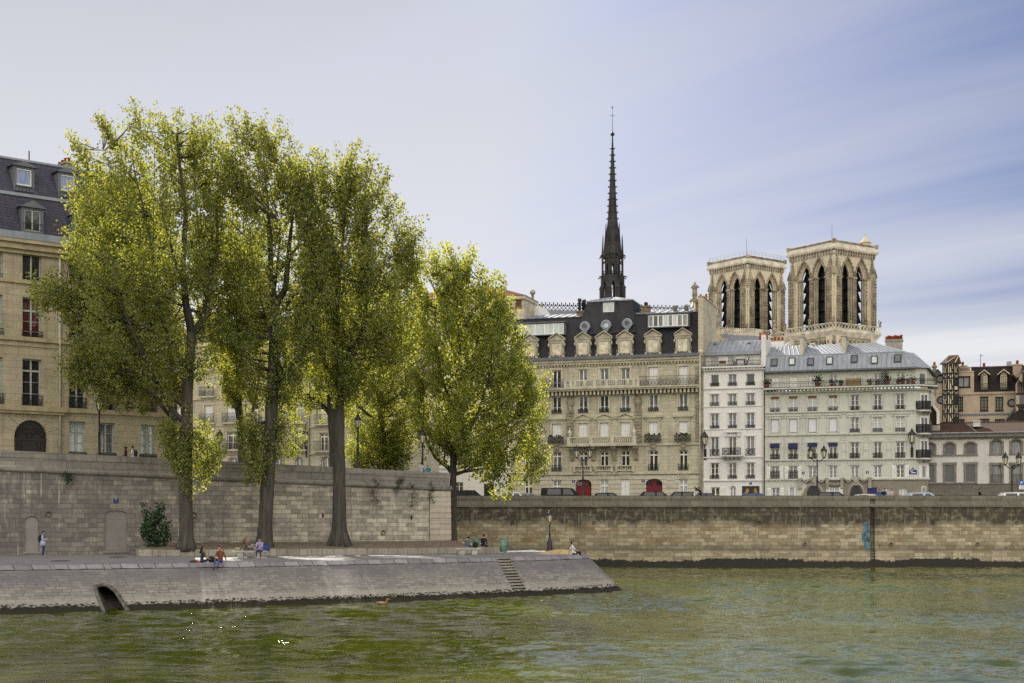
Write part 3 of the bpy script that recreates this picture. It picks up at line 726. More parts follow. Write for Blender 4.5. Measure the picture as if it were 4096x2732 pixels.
# mooring rings in the near wall
def mooring_ring(loc, rz, r, label, group, zoff=0.0):
    o = thing('mooring_ring', label, 'ring', loc, rz, group)
    mb = MB(); mb.torus((0, -.07, -r * .9), r, .028, 'y', 16, 6); mb.build('ring', M['rust'], o)
    mb = MB(); mb.box(-.05, .05, -.10, .03, -.05, .06); mb.build('staple', M['rust'], o)
    return o
for u, v, r, lb in ((193, 2049, .17, 'rusty iron mooring ring between the two blocked doorways of the quay wall'), (776, 2052, .17, 'rusty iron mooring ring beside the thickest tree trunk'),
                 (1532, 2124, .16, 'rusty iron mooring ring low on the quay wall, right of the third trunk'), (1726, 2056, .16, 'rusty iron mooring ring on the edge of the corner blocks')):
    a, z = wall_at(u, v); p = wpt(a, -.0); mooring_ring((p.x, p.y, z), WA, r, lb, 'mooring rings in the near quay wall')
for u, v, lb in ((1291, 2061, 'small iron hook in the quay wall between second and third trunk'), (1645, 2070, 'small iron hook in the quay wall below the hanging plants')):
    a, z = wall_at(u, v); p = wpt(a); o = thing('wall_hook', lb, 'hook', (p.x, p.y, z), WA, 'iron hooks in the quay wall')
    mb = MB(); mb.box(-.05, .05, -.05, .02, -.16, .16); mb.build('plate', M['rust'], o); mb = MB(); mb.tube([(0, -.05, .1), (0, -.16, .05), (0, -.17, -.08), (0, -.08, -.14)], .028, 5); mb.build('hook', M['rust'], o)
# blue plaque
a, z = wall_at(464, 2003); p = wpt(a); sg = thing('quay_sign', 'small square blue enamel sign on the quay wall above the blocked doorway', 'sign', (p.x, p.y, z), WA)
mb = MB(); mb.box(-.17, .17, -.025, -.004, -.17, .17); mb.build('plate', M['navy'], sg)
text_mesh('lettering', 'STOP', .075, M['enamel'], sg, (0, -.028, .115)); text_mesh('lettering', 'AU', .06, M['enamel'], sg, (0, -.028, .05)); text_mesh('lettering', '!', .16, M['enamel'], sg, (0, -.028, -.07))
# drain covers on the promenade
for u, v, r, lb in ((240, 2244, .55, 'dark drain cover in the promenade, left of the blocked doorway'), (468, 2229, .5, 'dark drain cover in the promenade below the wider blocked doorway')):
    p = onz(u, v, PZ + .012); o = thing('drain_cover', lb, 'drain cover', tuple(p), 0, 'drain covers on the promenade')
    mb = MB(); mb.lathe((0, 0, 0), [(r, -.01), (r, .012), (r - .06, .014)], 20, 0, False); mb.build('rim', M['rust'], o)
    mb = MB(); mb.lathe((0, 0, 0), [(r - .07, -.005), (r - .07, .018)], 20, 0, False)
    for i in range(-3, 4): mb.box(-r * .6, r * .6, i * .1 - .015, i * .1 + .015, .018, .026)
    mb.build('lid', M['iron'], o)
# planter strip: kerb and soil
pl = thing('planter', 'long low stone planter at the foot of the quay wall, with bare soil', 'planter', (-14, 98, PZ))
K = [Vector((-24.7, 93.6, 0)), Vector((-16.4, 94.9, 0)), Vector((-10, 97.6, 0)), Vector((-3.9, 101.0, 0)), Vector((-0.9, 102.7, 0)), Vector((-2.0, 110.5, 0))]
back0 = wpt(WL * .292, 0)
kerb = MB(); soil = MB(); off = Vector((14, -98, 0)); acc = 0
KL = [Vector((-26.6, 100.4, 0))] + K
for i in range(len(KL) - 1):
    A, B_ = KL[i] + off, KL[i + 1] + off; d = (B_ - A).normalized(); n_ = Vector((-d.y, d.x, 0)) * .32; L = (B_ - A).length; h = .44 if i < 5 else .40
    for q in range(max(1, int(L / 1.3))):
        kk = max(1, int(L / 1.3)); P, Q_ = A + (B_ - A) * (q / kk) + d * .008, A + (B_ - A) * ((q + 1) / kk) - d * .008; hh_ = h + .012 * math.sin(q * 3 + i)
        kerb.frustum([P, P + Vector((0, 0, hh_)), P + n_ + Vector((0, 0, hh_)), P + n_], [Q_, Q_ + Vector((0, 0, hh_)), Q_ + n_ + Vector((0, 0, hh_)), Q_ + n_])
kerb.build('kerb', M['kerb'], pl)
rows = 7
sv_ = []
for i in range(40):
    k = i / 39 * 4; j = min(int(k), 3); f_ = K[j].lerp(K[j + 1], k - j); a = 10.6 + (WL + .3 - 10.6) * i / 39; bkp = wpt(a, -.02) if a < WL - .1 else Vector((-4.2, 112, 0)).lerp(Vector((-2.0, 110.5, 0)), 0.5)
    for r_ in range(rows):
        q = r_ / (rows - 1); p = f_.lerp(bkp, q) + off; sv_.append((p.x, p.y, .39 + .38 * q ** .8 + .05 * math.sin(i * 1.7 + r_ * 2.1) * (0 < r_ < rows - 1)))
soil.add(sv_, [(i * rows + r_, (i + 1) * rows + r_, (i + 1) * rows + r_ + 1, i * rows + r_ + 1) for i in range(39) for r_ in range(rows - 1)], 0, True)
soil.build('soil', M['soil'], pl)
def soilz(x, y): return PZ + .52

# ================================================================ far quay wall
FWY = 139.8; ztop = 7.02
fw_ = thing('quay_wall', 'long stained ochre stone wall rising from the water on the far bank', 'wall', (0, FWY, 0))
lx0, lx1 = (3480 - CX) / F * FWY, (3499 - CX) / F * FWY
mb = MB(); wall_panel(mb, -60, 170, -1.5, 5.90, [(lx0, lx1, .55, 5.88)], .30); mb.quad((lx0, .3, .5), (lx1, .3, .5), (lx1, .3, 5.9), (lx0, .3, 5.9))
mb.build('wall_face', M['farwall'], fw_)
mb = MB(); mb.box(-60, 170, -.14, .35, 5.90, 6.20); mb.build('string_course', M['parapet'], fw_)
mb = MB(); mb.box(-60, lx0, -.05, .42, 6.20, 6.70); mb.box(lx0, lx1, .2, .42, 6.20, 6.70); mb.box(lx1, 170, -.05, .42, 6.20, 6.70); mb.build('parapet', M['parapet'], fw_)
mb = MB(); x = -60.0; k = 0
while x < 170:
    b_ = x + 1.9 + .35 * math.sin(k * 1.9); mb.box(x + .006, b_ - .006, -.10, .48, 6.702, ztop + .006 * math.sin(k * 3.1)); x = b_; k += 1
mb.build('coping', M['parapet'], fw_)
mb = MB(); mb.box(-60, lx0, -.10, .0, -1.5, 1.58); mb.box(lx1, 170, -.10, .0, -1.5, 1.58); mb.build('plinth', M['farwall'], fw_)
mb = MB(); rr = random.Random(8); x = -8.0; h = .72
while x < 75:
    d = rr.uniform(.08, .22); h += rr.uniform(-.12, .12); h = min(.86, max(.56, h + .05 * math.sin(x * .35)))
    mb.frustum([(x, -.10, -.3), (x, -.10, h), (x, -.16, h - .05), (x, -.26, -.3)], [(x + d, -.10, -.3), (x + d, -.10, h + rr.uniform(-.10, .10)), (x + d, -.16, h - .06), (x + d, -.26, -.3)]); x += d
ao = mb.build('algae', M['algae'], fw_); ao['kind'] = 'stuff'
# ladder in its slot
ld = thing('ladder', 'rusty iron rung ladder in a dark slot of the far quay wall', 'ladder', ((lx0 + lx1) / 2, FWY + .12, .6))
wl2 = (lx1 - lx0) / 2 - .02
for sx in (-1, 1):
    mb = MB(); mb.box(sx * wl2 - .025, sx * wl2 + .025, -.03, .03, 0, 5.5); mb.build('rail', M['rust'], ld)
for i in range(20):
    mb = MB(); mb.box(-wl2, wl2, -.03, .03, .15 + i * .27, .20 + i * .27); mb.build('rung', M['rust'], ld)
farrings = ((2050, 2088, 'behind the seated people at the quay end'), (2377, 2086, 'right of the lamp on the lower quay'), (3040, 2087, 'upper one below the white house'), (3386, 2087, 'upper one left of the ladder and blue graffiti'), (3733, 2087, 'upper one right of the ladder'), (4067, 2085, 'upper one near the picture edge'),
            (3220, 2172, 'lower one left of the blue graffiti'), (3564, 2172, 'lower one right of the ladder'), (3910, 2172, 'lower one farthest from the ladder'))
for u, v, lb in farrings:
    p = at(u, v, FWY); mooring_ring((p.x, FWY - (.1 if p.z < 1.5 else 0), p.z), 0, .15, 'iron mooring ring in the far wall, ' + lb, 'mooring rings in the far quay wall')
# graffiti: thin coats of paint on the stone
def fpt(u, v): return ((u - CX) / F * FWY, H - (v - VH) / F * FWY)
gq = Z(3380, 1980, 520 / 180)
M['blue'] = plain('pale_blue_spray_paint', (0.10, 0.17, 0.225), 0.8, 0.5, 2.5)
gf = thing('graffiti', 'tall pale blue graffiti figure sprayed beside the ladder slot', 'graffiti', (0, FWY, 0))
mb = MB(); outline = [(290, 300), (285, 345), (262, 362), (288, 380), (292, 640), (215, 628), (222, 575), (196, 520), (200, 430), (222, 372), (190, 345), (225, 315), (260, 302)]
pp = [fpt(*gq(x, y)) for x, y in reversed(outline)]
mb.add([(x, -.006, z) for x, z in pp], [tuple(range(len(pp)))]); mb.build('paint', M['blue'], gf)
def strokes(parent, name, lines, wd, y=-.008):
    mb = MB()
    for L in lines:
        mb.tube([(fpt(*gq(x, y_))[0], y, fpt(*gq(x, y_))[1]) for x, y_ in L], wd, 4, 0, True, False)
    return mb.build(name, M['black'], parent)
strokes(gf, 'outline', [[(205, 440), (240, 430), (238, 450), (212, 452)], [(245, 500), (275, 500)], [(260, 470), (258, 530)], [(190, 345), (225, 315), (290, 300)], [(196, 520), (200, 430), (222, 372)]], .012)
def scrawl(lb, lines, wd=.014):
    o = thing('graffiti', lb, 'graffiti', (0, FWY, 0)); strokes(o, 'paint', lines, wd, -.008)
scrawl('black angular graffiti letters above the blue figure, left of the ladder', [[(245, 168), (268, 165), (266, 190), (246, 192), (245, 168)], [(268, 205), (245, 225), (268, 228)], [(250, 250), (275, 238), (284, 255), (262, 272), (250, 262)], [(262, 285), (270, 300)]])
scrawl('black graffiti scribble right of the ladder', [[(355, 225), (370, 245), (360, 262)], [(400, 245), (372, 280), (360, 300)], [(385, 265), (402, 280), (380, 295), (400, 300), (376, 322)], [(360, 340), (366, 345)]])
scrawl('thin rounded tag low beside the ladder', [[(370, 410), (405, 418)], [(385, 415), (388, 470)], [(360, 525), (372, 545), (385, 560), (380, 590), (400, 595)], [(395, 570), (412, 570), (415, 585), (398, 592), (392, 580)]], .010)
# ================================================================ houses on the far quay
RF = Fac(FP, FD, 6.0)
def fac_at(u, off=0.0, base=RF):
    a = base.a(u, off); return Fac(base.P + base.d * a + base.n * off, base.d, base.zb)
z2 = Z(2080, 1120, 2351 / 780); z3 = Z(2080, 1550, 2351 / 780)
z4 = Z(2750, 1300, 2351 / 700); z5 = Z(2750, 1600, 2351 / 700); z6 = Z(3396, 1350, 2351 / 700); z7 = Z(3396, 1650, 2351 / 700)
M['lime'] = stone('limestone_facade', (0.49, 0.45, 0.345), (0.42, 0.385, 0.295), (0.30, 0.27, 0.20), 1.3, 0.38, 0.010, stain=(0.20, 0.185, 0.145), st=0.45, streak=0.45, blotch=0.25)
M['limerust'] = stone('rusticated_limestone', (0.47, 0.43, 0.335), (0.37, 0.335, 0.26), (0.15, 0.135, 0.10), 1.15, 0.40, 0.030, stain=(0.19, 0.175, 0.14), st=0.45, streak=0.3, blotch=0.25)
M['limeband'] = stone('banded_limestone', (0.52, 0.48, 0.39), (0.47, 0.435, 0.35), (0.17, 0.145, 0.11), 30.0, 0.52, 0.030, stain=(0.26, 0.24, 0.19), st=0.3, streak=0.3, blotch=0.2)
M['limetrim'] = plain('carved_limestone', (0.47, 0.43, 0.33), 0.85, 0.18, 1.6, bump=0.3)
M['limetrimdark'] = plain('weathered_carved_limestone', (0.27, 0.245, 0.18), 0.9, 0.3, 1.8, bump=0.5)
M['dormerstone'] = plain('dormer_stone', (.37, .34, .265), .85, .2, 1.6, bump=.3); M['palestone'] = plain('pale_balustrade_stone', (0.50, 0.47, 0.39), 0.85, 0.15, 1.6)

# ---------------------------------------------------------------- (1) big limestone house with slate roof
fa = fac_at(2045); X = lambda x: fa.a(z2(x, 0)[0]); A = lambda u: fa.a(u)
y2 = lambda y: fa.z(2417, z2(0, y)[1]); y3 = lambda y: fa.z(2417, z3(0, y)[1])
bg_ = fa.empty('stone_house', 'large grey-beige limestone apartment house with dark slate mansard, round dormers and two red doors', 'house')
XR = X(2165); XG = X(2212)
cols = [(52, 152), (390, 498), (708, 815), (963, 1067), (1215, 1325), (1553, 1663), (1915, 2022)]
zgut, zslab5, zs3, zs2 = y2(945), y2(1300), y3(690), y3(1032)
holes = {}
wins = []
for ci, (xa, xb) in enumerate(cols):
    a, b_ = X(xa), X(xb)
    wins.append((ci, 5, a, b_, y2(1288), y2(1068))); wins.append((ci, 4, a, b_, y3(302), y3(95))); wins.append((ci, 3, a, b_, y3(592), y3(425)))
    wins.append((ci, 2, a, b_, y3(1012), y3(770)))
    if ci not in (2, 5): wins.append((ci, 1, a, b_, .35, y3(1110)))
rd = [(X(668), X(862)), (X(1516), X(1716))]
hh_ = [(w_[2], w_[3], w_[4], w_[5]) for w_ in wins]
wm = MB()
wall_panel(wm, 0, XR, zs2, zgut, [h for h in hh_ if h[2] > zs2 - .1]); 
wm2 = MB(); wall_panel(wm2, 0, XR, 0, zs2, [h for h in hh_ if h[2] < 1] + [(a, b_, 0, y3(1104), .55) for a, b_ in rd], .4)
# split the materials of the upper wall by floor
for fi, f in enumerate(wm.f):
    zc = sum(wm.v[i][2] for i in f) / 4
    wm.m[fi] = 1 if zc < zs3 else 0
wm.build('wall', [M['lime'], M['limerust']], bg_); wm2.build('ground_floor_wall', M['limeband'], bg_)
body(bg_, 0, XR, 12, 0, zgut, None).build('side_wall', M['rendergrey'], bg_)
def strip(par, name, m, a, b_, z0, z1, pr):
    mb = MB(); mb.box(a, b_, -pr, .05, z0, z1); return mb.build(name, m, par)
mb = MB(); mb.box(-.05, XR, -.28, .05, zgut - .62, zgut - .38); mb.box(-.05, XR, -.42, .05, zgut - .38, zgut - .10); dentils(mb, 0, XR, -.05, zgut - .82, zgut - .622, .36, .16, .16); mb.build('cornice', M['limetrim'], bg_)
mb = MB(); mb.box(-.05, XR + .02, -.62, .1, zgut - .10, zgut + .22); mb.build('gutter', M['zincdark'], bg_)
mb = MB(); mb.box(X(250), XR, -1.0, .05, zslab5 - .16, zslab5); mb.box(X(250), XR, -.85, .05, zslab5 - .34, zslab5 - .162); dentils(mb, X(250), XR, -.05, zslab5 - .80, zslab5 - .342, .44, .20, .62); mb.build('balcony_slab', M['limetrim'], bg_)
b5 = zslab5 + .003
bal = MB(); xa, xb = X(572), X(1445); ht = y2(1207) - zslab5
posts = [572, 640, 690, 810, 925, 1070, 1185, 1325, 1395, 1445]
for i, p in enumerate(posts): bal.box(X(p) - .16, X(p) + .16, -1.0, -.72, b5, zslab5 + ht)
for i in range(len(posts) - 1): balusters(bal, X(posts[i]) + .16, X(posts[i + 1]) - .16, -.86, b5 + .01, zslab5 + ht - .01, .24, .075)
bal.build('balustrade', M['palestone'], bg_)
for a, b_ in ((X(255), X(565)), (X(1452), X(2160))):
    mb = MB(); rail(mb, a, b_, b5, y2(1185) - .0, -.9, 'scroll', 0, .13); mb.build('railing', M['iron'], bg_)
# third-floor balcony
a, b_ = X(600), X(1420); z0 = y3(690); zt = y3(595)
mb = MB(); mb.box(a - .1, b_ + .1, -1.0, .05, z0 - .2, z0); mb.build('balcony_slab', M['limetrim'], bg_)
mb = MB(); P = [600, 870, 890, 1125, 1145, 1370, 1420]
for p in (612, 880, 1135, 1400): mb.box(X(p) - .2, X(p) + .2, -1.0, -.7, z0 + .003, zt + .03)
for p, q in ((612, 880), (880, 1135), (1135, 1400)): balusters(mb, X(p) + .2, X(q) - .2, -.85, z0 + .01, zt, .22, .07)
mb.build('balustrade', M['palestone'], bg_)
for p in (622, 1393):
    mb = MB(); mb.lathe((X(p), -.85, zt + .03), [(.2, 0), (.1, .12), (.24, .35), (.26, .5), (.1, .68), (.05, .85), (.1, .92), (.02, 1.0)], 10); mb.build('urn', M['palestone'], bg_)
for p in (632, 888, 1140, 1402):
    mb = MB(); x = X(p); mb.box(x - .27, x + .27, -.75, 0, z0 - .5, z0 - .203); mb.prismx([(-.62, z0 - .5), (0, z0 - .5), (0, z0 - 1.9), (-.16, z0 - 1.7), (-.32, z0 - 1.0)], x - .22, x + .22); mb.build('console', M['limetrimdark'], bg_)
for p0, p1, zc, h in ((0, 600, y3(697), .22), (1440, 2165, y3(697), .22), (0, 2165, zs2, .34)):
    strip(bg_, 'string_course', M['limetrim'], X(p0) if p0 else 0, X(p1), zc - h / 2, zc + h / 2, .16)
strip(bg_, 'string_course', M['limetrim'], 0, XR, y2(1015), y2(990) - .0, .08)
# carved pilasters either side of the middle bays
for p in (607, 1425):
    mb = MB(); x = X(p); mb.box(x - .38, x + .38, -.07, .03, zs3 + .15, zslab5 - .82)
    z = zs3 + .35
    while z < y3(300): mb.box(x - .42, x + .42, -.13, -.04, z, z + .27); z += .36
    zc = y3(170); mb.ell((x, -.08, zc), .34, .16, .5); mb.ell((x, -.12, zc + .8), .3, .14, .3); mb.ell((x, -.1, zc - .8), .18, .12, .5); mb.torus((x, -.1, zc), .42, .08, 'y', 14, 6)
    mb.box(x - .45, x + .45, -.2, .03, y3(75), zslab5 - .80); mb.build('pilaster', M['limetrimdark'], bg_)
mb = MB(); z = zs3 + .2
while z < zgut - 1.2: mb.box(X(2115), X(2162), -.10, .03, z, z + .30); z += .40
mb.build('quoin', M['limetrimdark'], bg_)
for (ci, fl, a, b_, z0, z1) in wins:
    if fl == 5:
        if ci >= 5: window(bg_, a, b_, z0, z1, 'glass', shut='closed', surround=.22, smat=M['limetrim'])
        else: window(bg_, a, b_, z0, z1, 'glassgrey' if ci in (2, 3, 4) else 'glass', rows=(.3,), surround=.22, smat=M['limetrim'], fw=.10)
    elif fl == 4:
        window(bg_, a, b_, z0, z1, 'glass' if ci < 4 else 'glassgrey', rows=(.35,), surround=.22, smat=M['limetrim'], railing='dense', rh=z1 * 0 + (y3(255) - y3(302)), fw=.10)
    elif fl == 3:
        wo = window(bg_, a, b_, z0 if ci in (2, 3, 4) else y3(668), z1, 'glass', shut='closed', surround=.24, smat=M['limetrim'], railing=None)
        mb = MB()
        if ci in (2, 3, 4): pediment(mb, a - .62, b_ + .62, y3(385), y3(325) - y3(385), -.02); mb.box(a - .34, b_ + .34, -.10, .03, y3(405), y3(385) - .003)
        else: mb.box(a - .6, b_ + .6, -.3, .05, y3(375), y3(350)); mb.box(a - .4, b_ + .4, -.14, .05, y3(400), y3(375) - .003)
        mb.build('window_hood', M['limetrim'], wo)
        if ci not in (2, 3, 4):
            mb = MB(); rail(mb, a - .4, b_ + .4, y3(668), y3(585), -.45, 'dense'); rail(mb, a - .4, b_ + .4, y3(668) + .02, y3(585) - .03, -.42, 'cross'); mb.build('railing', M['iron'], wo)
            rr = random.Random(ci); mb = MB()
            for i in range(16): mb.ell((rr.uniform(a - .3, b_ + .3), -.45, y3(585) + rr.uniform(-.06, .14)), .10, .09, rr.uniform(.06, .14), 5, 4)
            g_ = mb.build('plants', plain('window_box_plants%d' % ci, (0.035, 0.05, 0.02), 0.9, 0.3, 8), wo); g_['kind'] = 'stuff'
    elif fl == 2:
        mid = ci in (2, 3, 4)
        wo = window(bg_, a, b_, z0, z1, 'glasswarm', rows=(-.79,), surround=None, fw=.11, railing=None if mid else 'scroll', rh=y3(930) - y3(1012), depth=.32)
        mb = MB(); xm = (a + b_) / 2
        mb.prism([(xm - .2, z1 + .02), (xm + .2, z1 + .02), (xm + .3, z1 + .75), (xm - .3, z1 + .75)], -.16, .03); mb.ell((xm, -.16, z1 + .4), .18, .12, .22)
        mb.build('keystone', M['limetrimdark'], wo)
        if mid:
            mb = MB(); balusters(mb, a - .32, b_ + .32, -.2, y3(1010), y3(940), .2, .065); mb.box(a - .55, a - .32, -.34, .02, y3(1018), y3(938)); mb.box(b_ + .32, b_ + .55, -.34, .02, y3(1018), y3(938)); mb.build('balustrade', M['limetrim'], wo)
    else:
        if ci == 4: wo = window(bg_, a, b_, 0.0, z1, 'glass', shut='closed')
        else: wo = window(bg_, a, b_, z0, z1, {0: 'glasswarm', 1: 'glassgrey', 3: 'glasspale', 6: 'glasspale'}[ci], rows=(-.74,), fw=.11)
        mb = MB(); xm = (a + b_) / 2
        for k in range(-2, 3):
            x0 = xm + k * (b_ - a) / 5; mb.prism([(x0 - .13, z1 + .01), (x0 + .13, z1 + .01), (x0 + .16 + k * .14, z1 + .85), (x0 - .16 + k * .14, z1 + .85)], -.035, .02)
        mb.build('voussoirs', M['limetrim'], wo)
for k, (a, b_) in enumerate(rd):
    ap = arch_pts(a, b_, 0, y3(1104) - .55, .55, 12); mb = MB(); pts = [(a, 0), (b_, 0)] + ap
    mb.add([(x, .34, z) for x, z in pts], [tuple(range(len(pts)))])
    xm = (a + b_) / 2; mb.box(xm - .03, xm + .03, .29, .345, 0, y3(1130))
    for sx in (-1, 1):
        for z0, z1 in ((.2, 1.0), (1.1, 2.0)): x0 = xm + sx * .82; mb.box(x0 - .55, x0 + .55, .315, .345, z0, z1)
    d_ = mb.build('door', M['reddoor'], bg_)
    for sx in (-1, 1):
        g = MB(); x0 = xm + sx * .72; g.box(x0 - .5, x0 + .5, .30, .335, y3(1182), y3(1135)); g.build('pane', M['glasswarm' if (k == 0) else 'glass'], d_)
        h = MB(); h.ell((xm + sx * .12, .27, 1.0), .04, .05, .04); h.build('handle', M['gold'], d_)
for x, yv in ((1815, 1097), (1815, 1180)):
    mb = MB(); a = X(x); z = y3(yv); mb.box(a - .42, a + .42, -.05, -.002, z - .26, z + .26); s_ = mb.build('plaque', M['palestone'], bg_)
    mb = MB()
    for i in range(4): mb.box(a - .32 + .05 * (i % 2), a + .32 - .04 * ((i + 1) % 2), -.056, -.049, z + .15 - i * .1, z + .175 - i * .1)
    mb.build('inscription', M['rendergrey'], s_)
for x in (646, 1486):
    mb = MB(); a = X(x); z = y3(1128); mb.box(a - .16, a + .16, -.05, -.002, z - .13, z + .13); s_ = mb.build('number_plate', M['navy'], bg_)
    mb = MB(); mb.box(a - .03, a + .03, -.056, -.049, z - .07, z + .07); mb.build('number', M['enamel'], s_)
mb = MB(); mb.tube([(X(2172), -.16, .1), (X(2172), -.16, zgut)], .085, 8); mb.build('downpipe', M['palestone'], bg_)
# --- mansard
zr0 = zgut + .22; zr1 = y2(405); T = .30                     # run per metre of rise
roof = MB(); yb = lambda z: (z - zr0) * T - .1
roof.quad((0, yb(zr0), zr0), (XR, yb(zr0), zr0), (XR, yb(zr1), zr1), (0, yb(zr1), zr1))
roof.quad((0, 12, zr0), (0, yb(zr0), zr0), (0, yb(zr1), zr1), (0, 9, zr1)); roof.quad((XR, yb(zr0), zr0), (XR, 12, zr0), (XR, 9, zr1), (XR, yb(zr1), zr1)); roof.quad((XR, 12, zr0), (0, 12, zr0), (0, 9, zr1), (XR, 9, zr1))
ro = roof.build('roof', M['slate'], bg_)
zin = MB(); zin.add([(0, yb(zr1) - .15, zr1 - .1), (XR, yb(zr1) - .15, zr1 - .1), (XR, 6.5, zr1 + 1.1), (0, 6.5, zr1 + 1.1), (0, 9.1, zr1), (XR, 9.1, zr1)], [(0, 1, 2, 3), (3, 2, 5, 4)])
for i in range(24):
    x = XR * (i + .5) / 24; zin.prismx([(yb(zr1) - .15, zr1 - .09), (6.5, zr1 + 1.11), (6.5, zr1 + 1.17), (yb(zr1) - .15, zr1 - .03)], x - .025, x + .025)
zin.build('zinc_top', M['zinc'], ro)
# pavilion in the middle
pa_, pb_ = X(655), X(1392); zp1 = y2(232); ptl, ptr = X(765), X(1312)
pav = MB(); f0 = yb(zr0) - .18; f1 = (zp1 - zr0) * T - .28
zmid = y2(640)
fm = f0 + (zmid - zr0) * T
pav.frustum([(pa_, fm, zmid), (pb_, fm, zmid), (pb_, 7, zmid), (pa_, 7, zmid)], [(ptl, f1, zp1), (ptr, f1, zp1), (ptr, 6.2, zp1), (ptl, 6.2, zp1)])
pv_ = pav.build('roof_pavilion', M['slate'], ro)
mb = MB(); mb.frustum([(ptl - .1, f1 - .1, zp1), (ptr + .1, f1 - .1, zp1), (ptr + .1, 6.3, zp1), (ptl - .1, 6.3, zp1)], [(ptl - .1, f1 - .1, zp1 + .14), (ptr + .1, f1 - .1, zp1 + .14), (ptr + .1, 6.3, zp1 + .14), (ptl - .1, 6.3, zp1 + .14)])
mb.add([(ptl - .1, f1 - .1, zp1 + .14), (ptr + .1, f1 - .1, zp1 + .14), (ptr + .1, 6.3, zp1 + .14), (ptl - .1, 6.3, zp1 + .14), ((ptl + ptr) / 2, (f1 + 6) / 2, zp1 + .75)], [(0, 1, 4), (1, 2, 4), (2, 3, 4), (3, 0, 4)])
for i in range(9):
    x = ptl + (ptr - ptl) * (i + .5) / 9; mb.bar((x, f1 - .1, zp1 + .16), ((ptl + ptr) / 2 + (x - (ptl + ptr) / 2) * .15, (f1 + 6) / 2 - .2, zp1 + .74), .05)
mb.build('zinc_cap', M['zinc'], ro)
def flat_dormer(par, a, b_, z0, z1, yf, parts, panes, name='dormer'):
    mb = MB(); mb.box(a - .12, b_ + .12, yf, yf + 2.2, z0 - .1, z1 + .12); mb.box(a - .25, b_ + .25, yf - .18, yf + 2.3, z1 + .12, z1 + .24); d_ = mb.build(name, M['zincdark'], par)
    n = len(parts) - 1
    for i in range(n):
        f_ = MB(); p, q = parts[i], parts[i + 1]
        f_.box(p, q, yf - .05, yf - .003, z0, z0 + .07); f_.box(p, q, yf - .05, yf - .003, z1 - .07, z1); f_.box(p, p + .07, yf - .05, yf - .003, z0 + .07, z1 - .07); f_.box(q - .07, q, yf - .05, yf - .003, z0 + .07, z1 - .07)
        f_.build('window_frame', M['white'], d_)
        g = MB(); g.quad((p + .07, yf - .02, z0 + .07), (q - .07, yf - .02, z0 + .07), (q - .07, yf - .02, z1 - .07), (p + .07, yf - .02, z1 - .07)); g.build('pane', M[panes[i % len(panes)]], d_)
    return d_
zA, zB = y2(590), y2(452); yd = yb(zB) - 1.15
flat_dormer(bg_, X(1548), X(2022), zA, zB, yd, [X(x) for x in (1550, 1605, 1665, 1725, 1785, 1840, 1895, 1958, 2020)], ['glassgrey', 'glass', 'glassblue', 'glasspale', 'glassgrey', 'glasspale', 'glassgrey', 'glassgrey'])
zA, zB = y2(628), y2(500)
flat_dormer(bg_, X(-20), X(525), zA, zB, yd, [X(x) for x in (-20, 60, 180, 295, 405, 525)], ['glasspale', 'glasspale', 'glasspale', 'glasspale', 'glasspale'])
flat_dormer(bg_, X(973), X(1100), y2(368), y2(255), f1 - .35, [X(973), X(1100)], ['glasspale'])
for i, x in enumerate((772, 1027, 1283)):
    xc = X(x); zc = y2(545 - 8 * i); yf = f0 + (zc - zr0) * T; r = .62
    mb = MB()
    for rr_, yy, sz in ((.5, -.42, .10), (.36, -.46, .07)): mb.torus((xc, yf + yy, zc), rr_, sz, 'y', 18, 6)
    ring_ = []
    mb.add([(xc + .52 * math.cos(k * math.pi / 9), yf - .40, zc + .52 * math.sin(k * math.pi / 9)) for k in range(18)] + [(xc + .52 * math.cos(k * math.pi / 9), yf + .5, zc + .52 * math.sin(k * math.pi / 9)) for k in range(18)], [(k, (k + 1) % 18, (k + 1) % 18 + 18, k + 18) for k in range(18)], 0, True)
    mb.prism([(xc - .3, zc - .5), (xc, zc - .95), (xc + .3, zc - .5)], yf - .45, yf - .2)
    for sx in (-1, 1): mb.ell((xc + sx * .5, yf - .42, zc - .05), .13, .08, .2)
    d_ = mb.build('round_dormer', M['zinc'], bg_)
    g = MB(); g.add([(xc + .34 * math.cos(k * math.pi / 9), yf - .4, zc + .34 * math.sin(k * math.pi / 9)) for k in range(18)], [tuple(range(18))]); g.build('pane', M[('glass', 'glasspale', 'glass')[i]], d_)
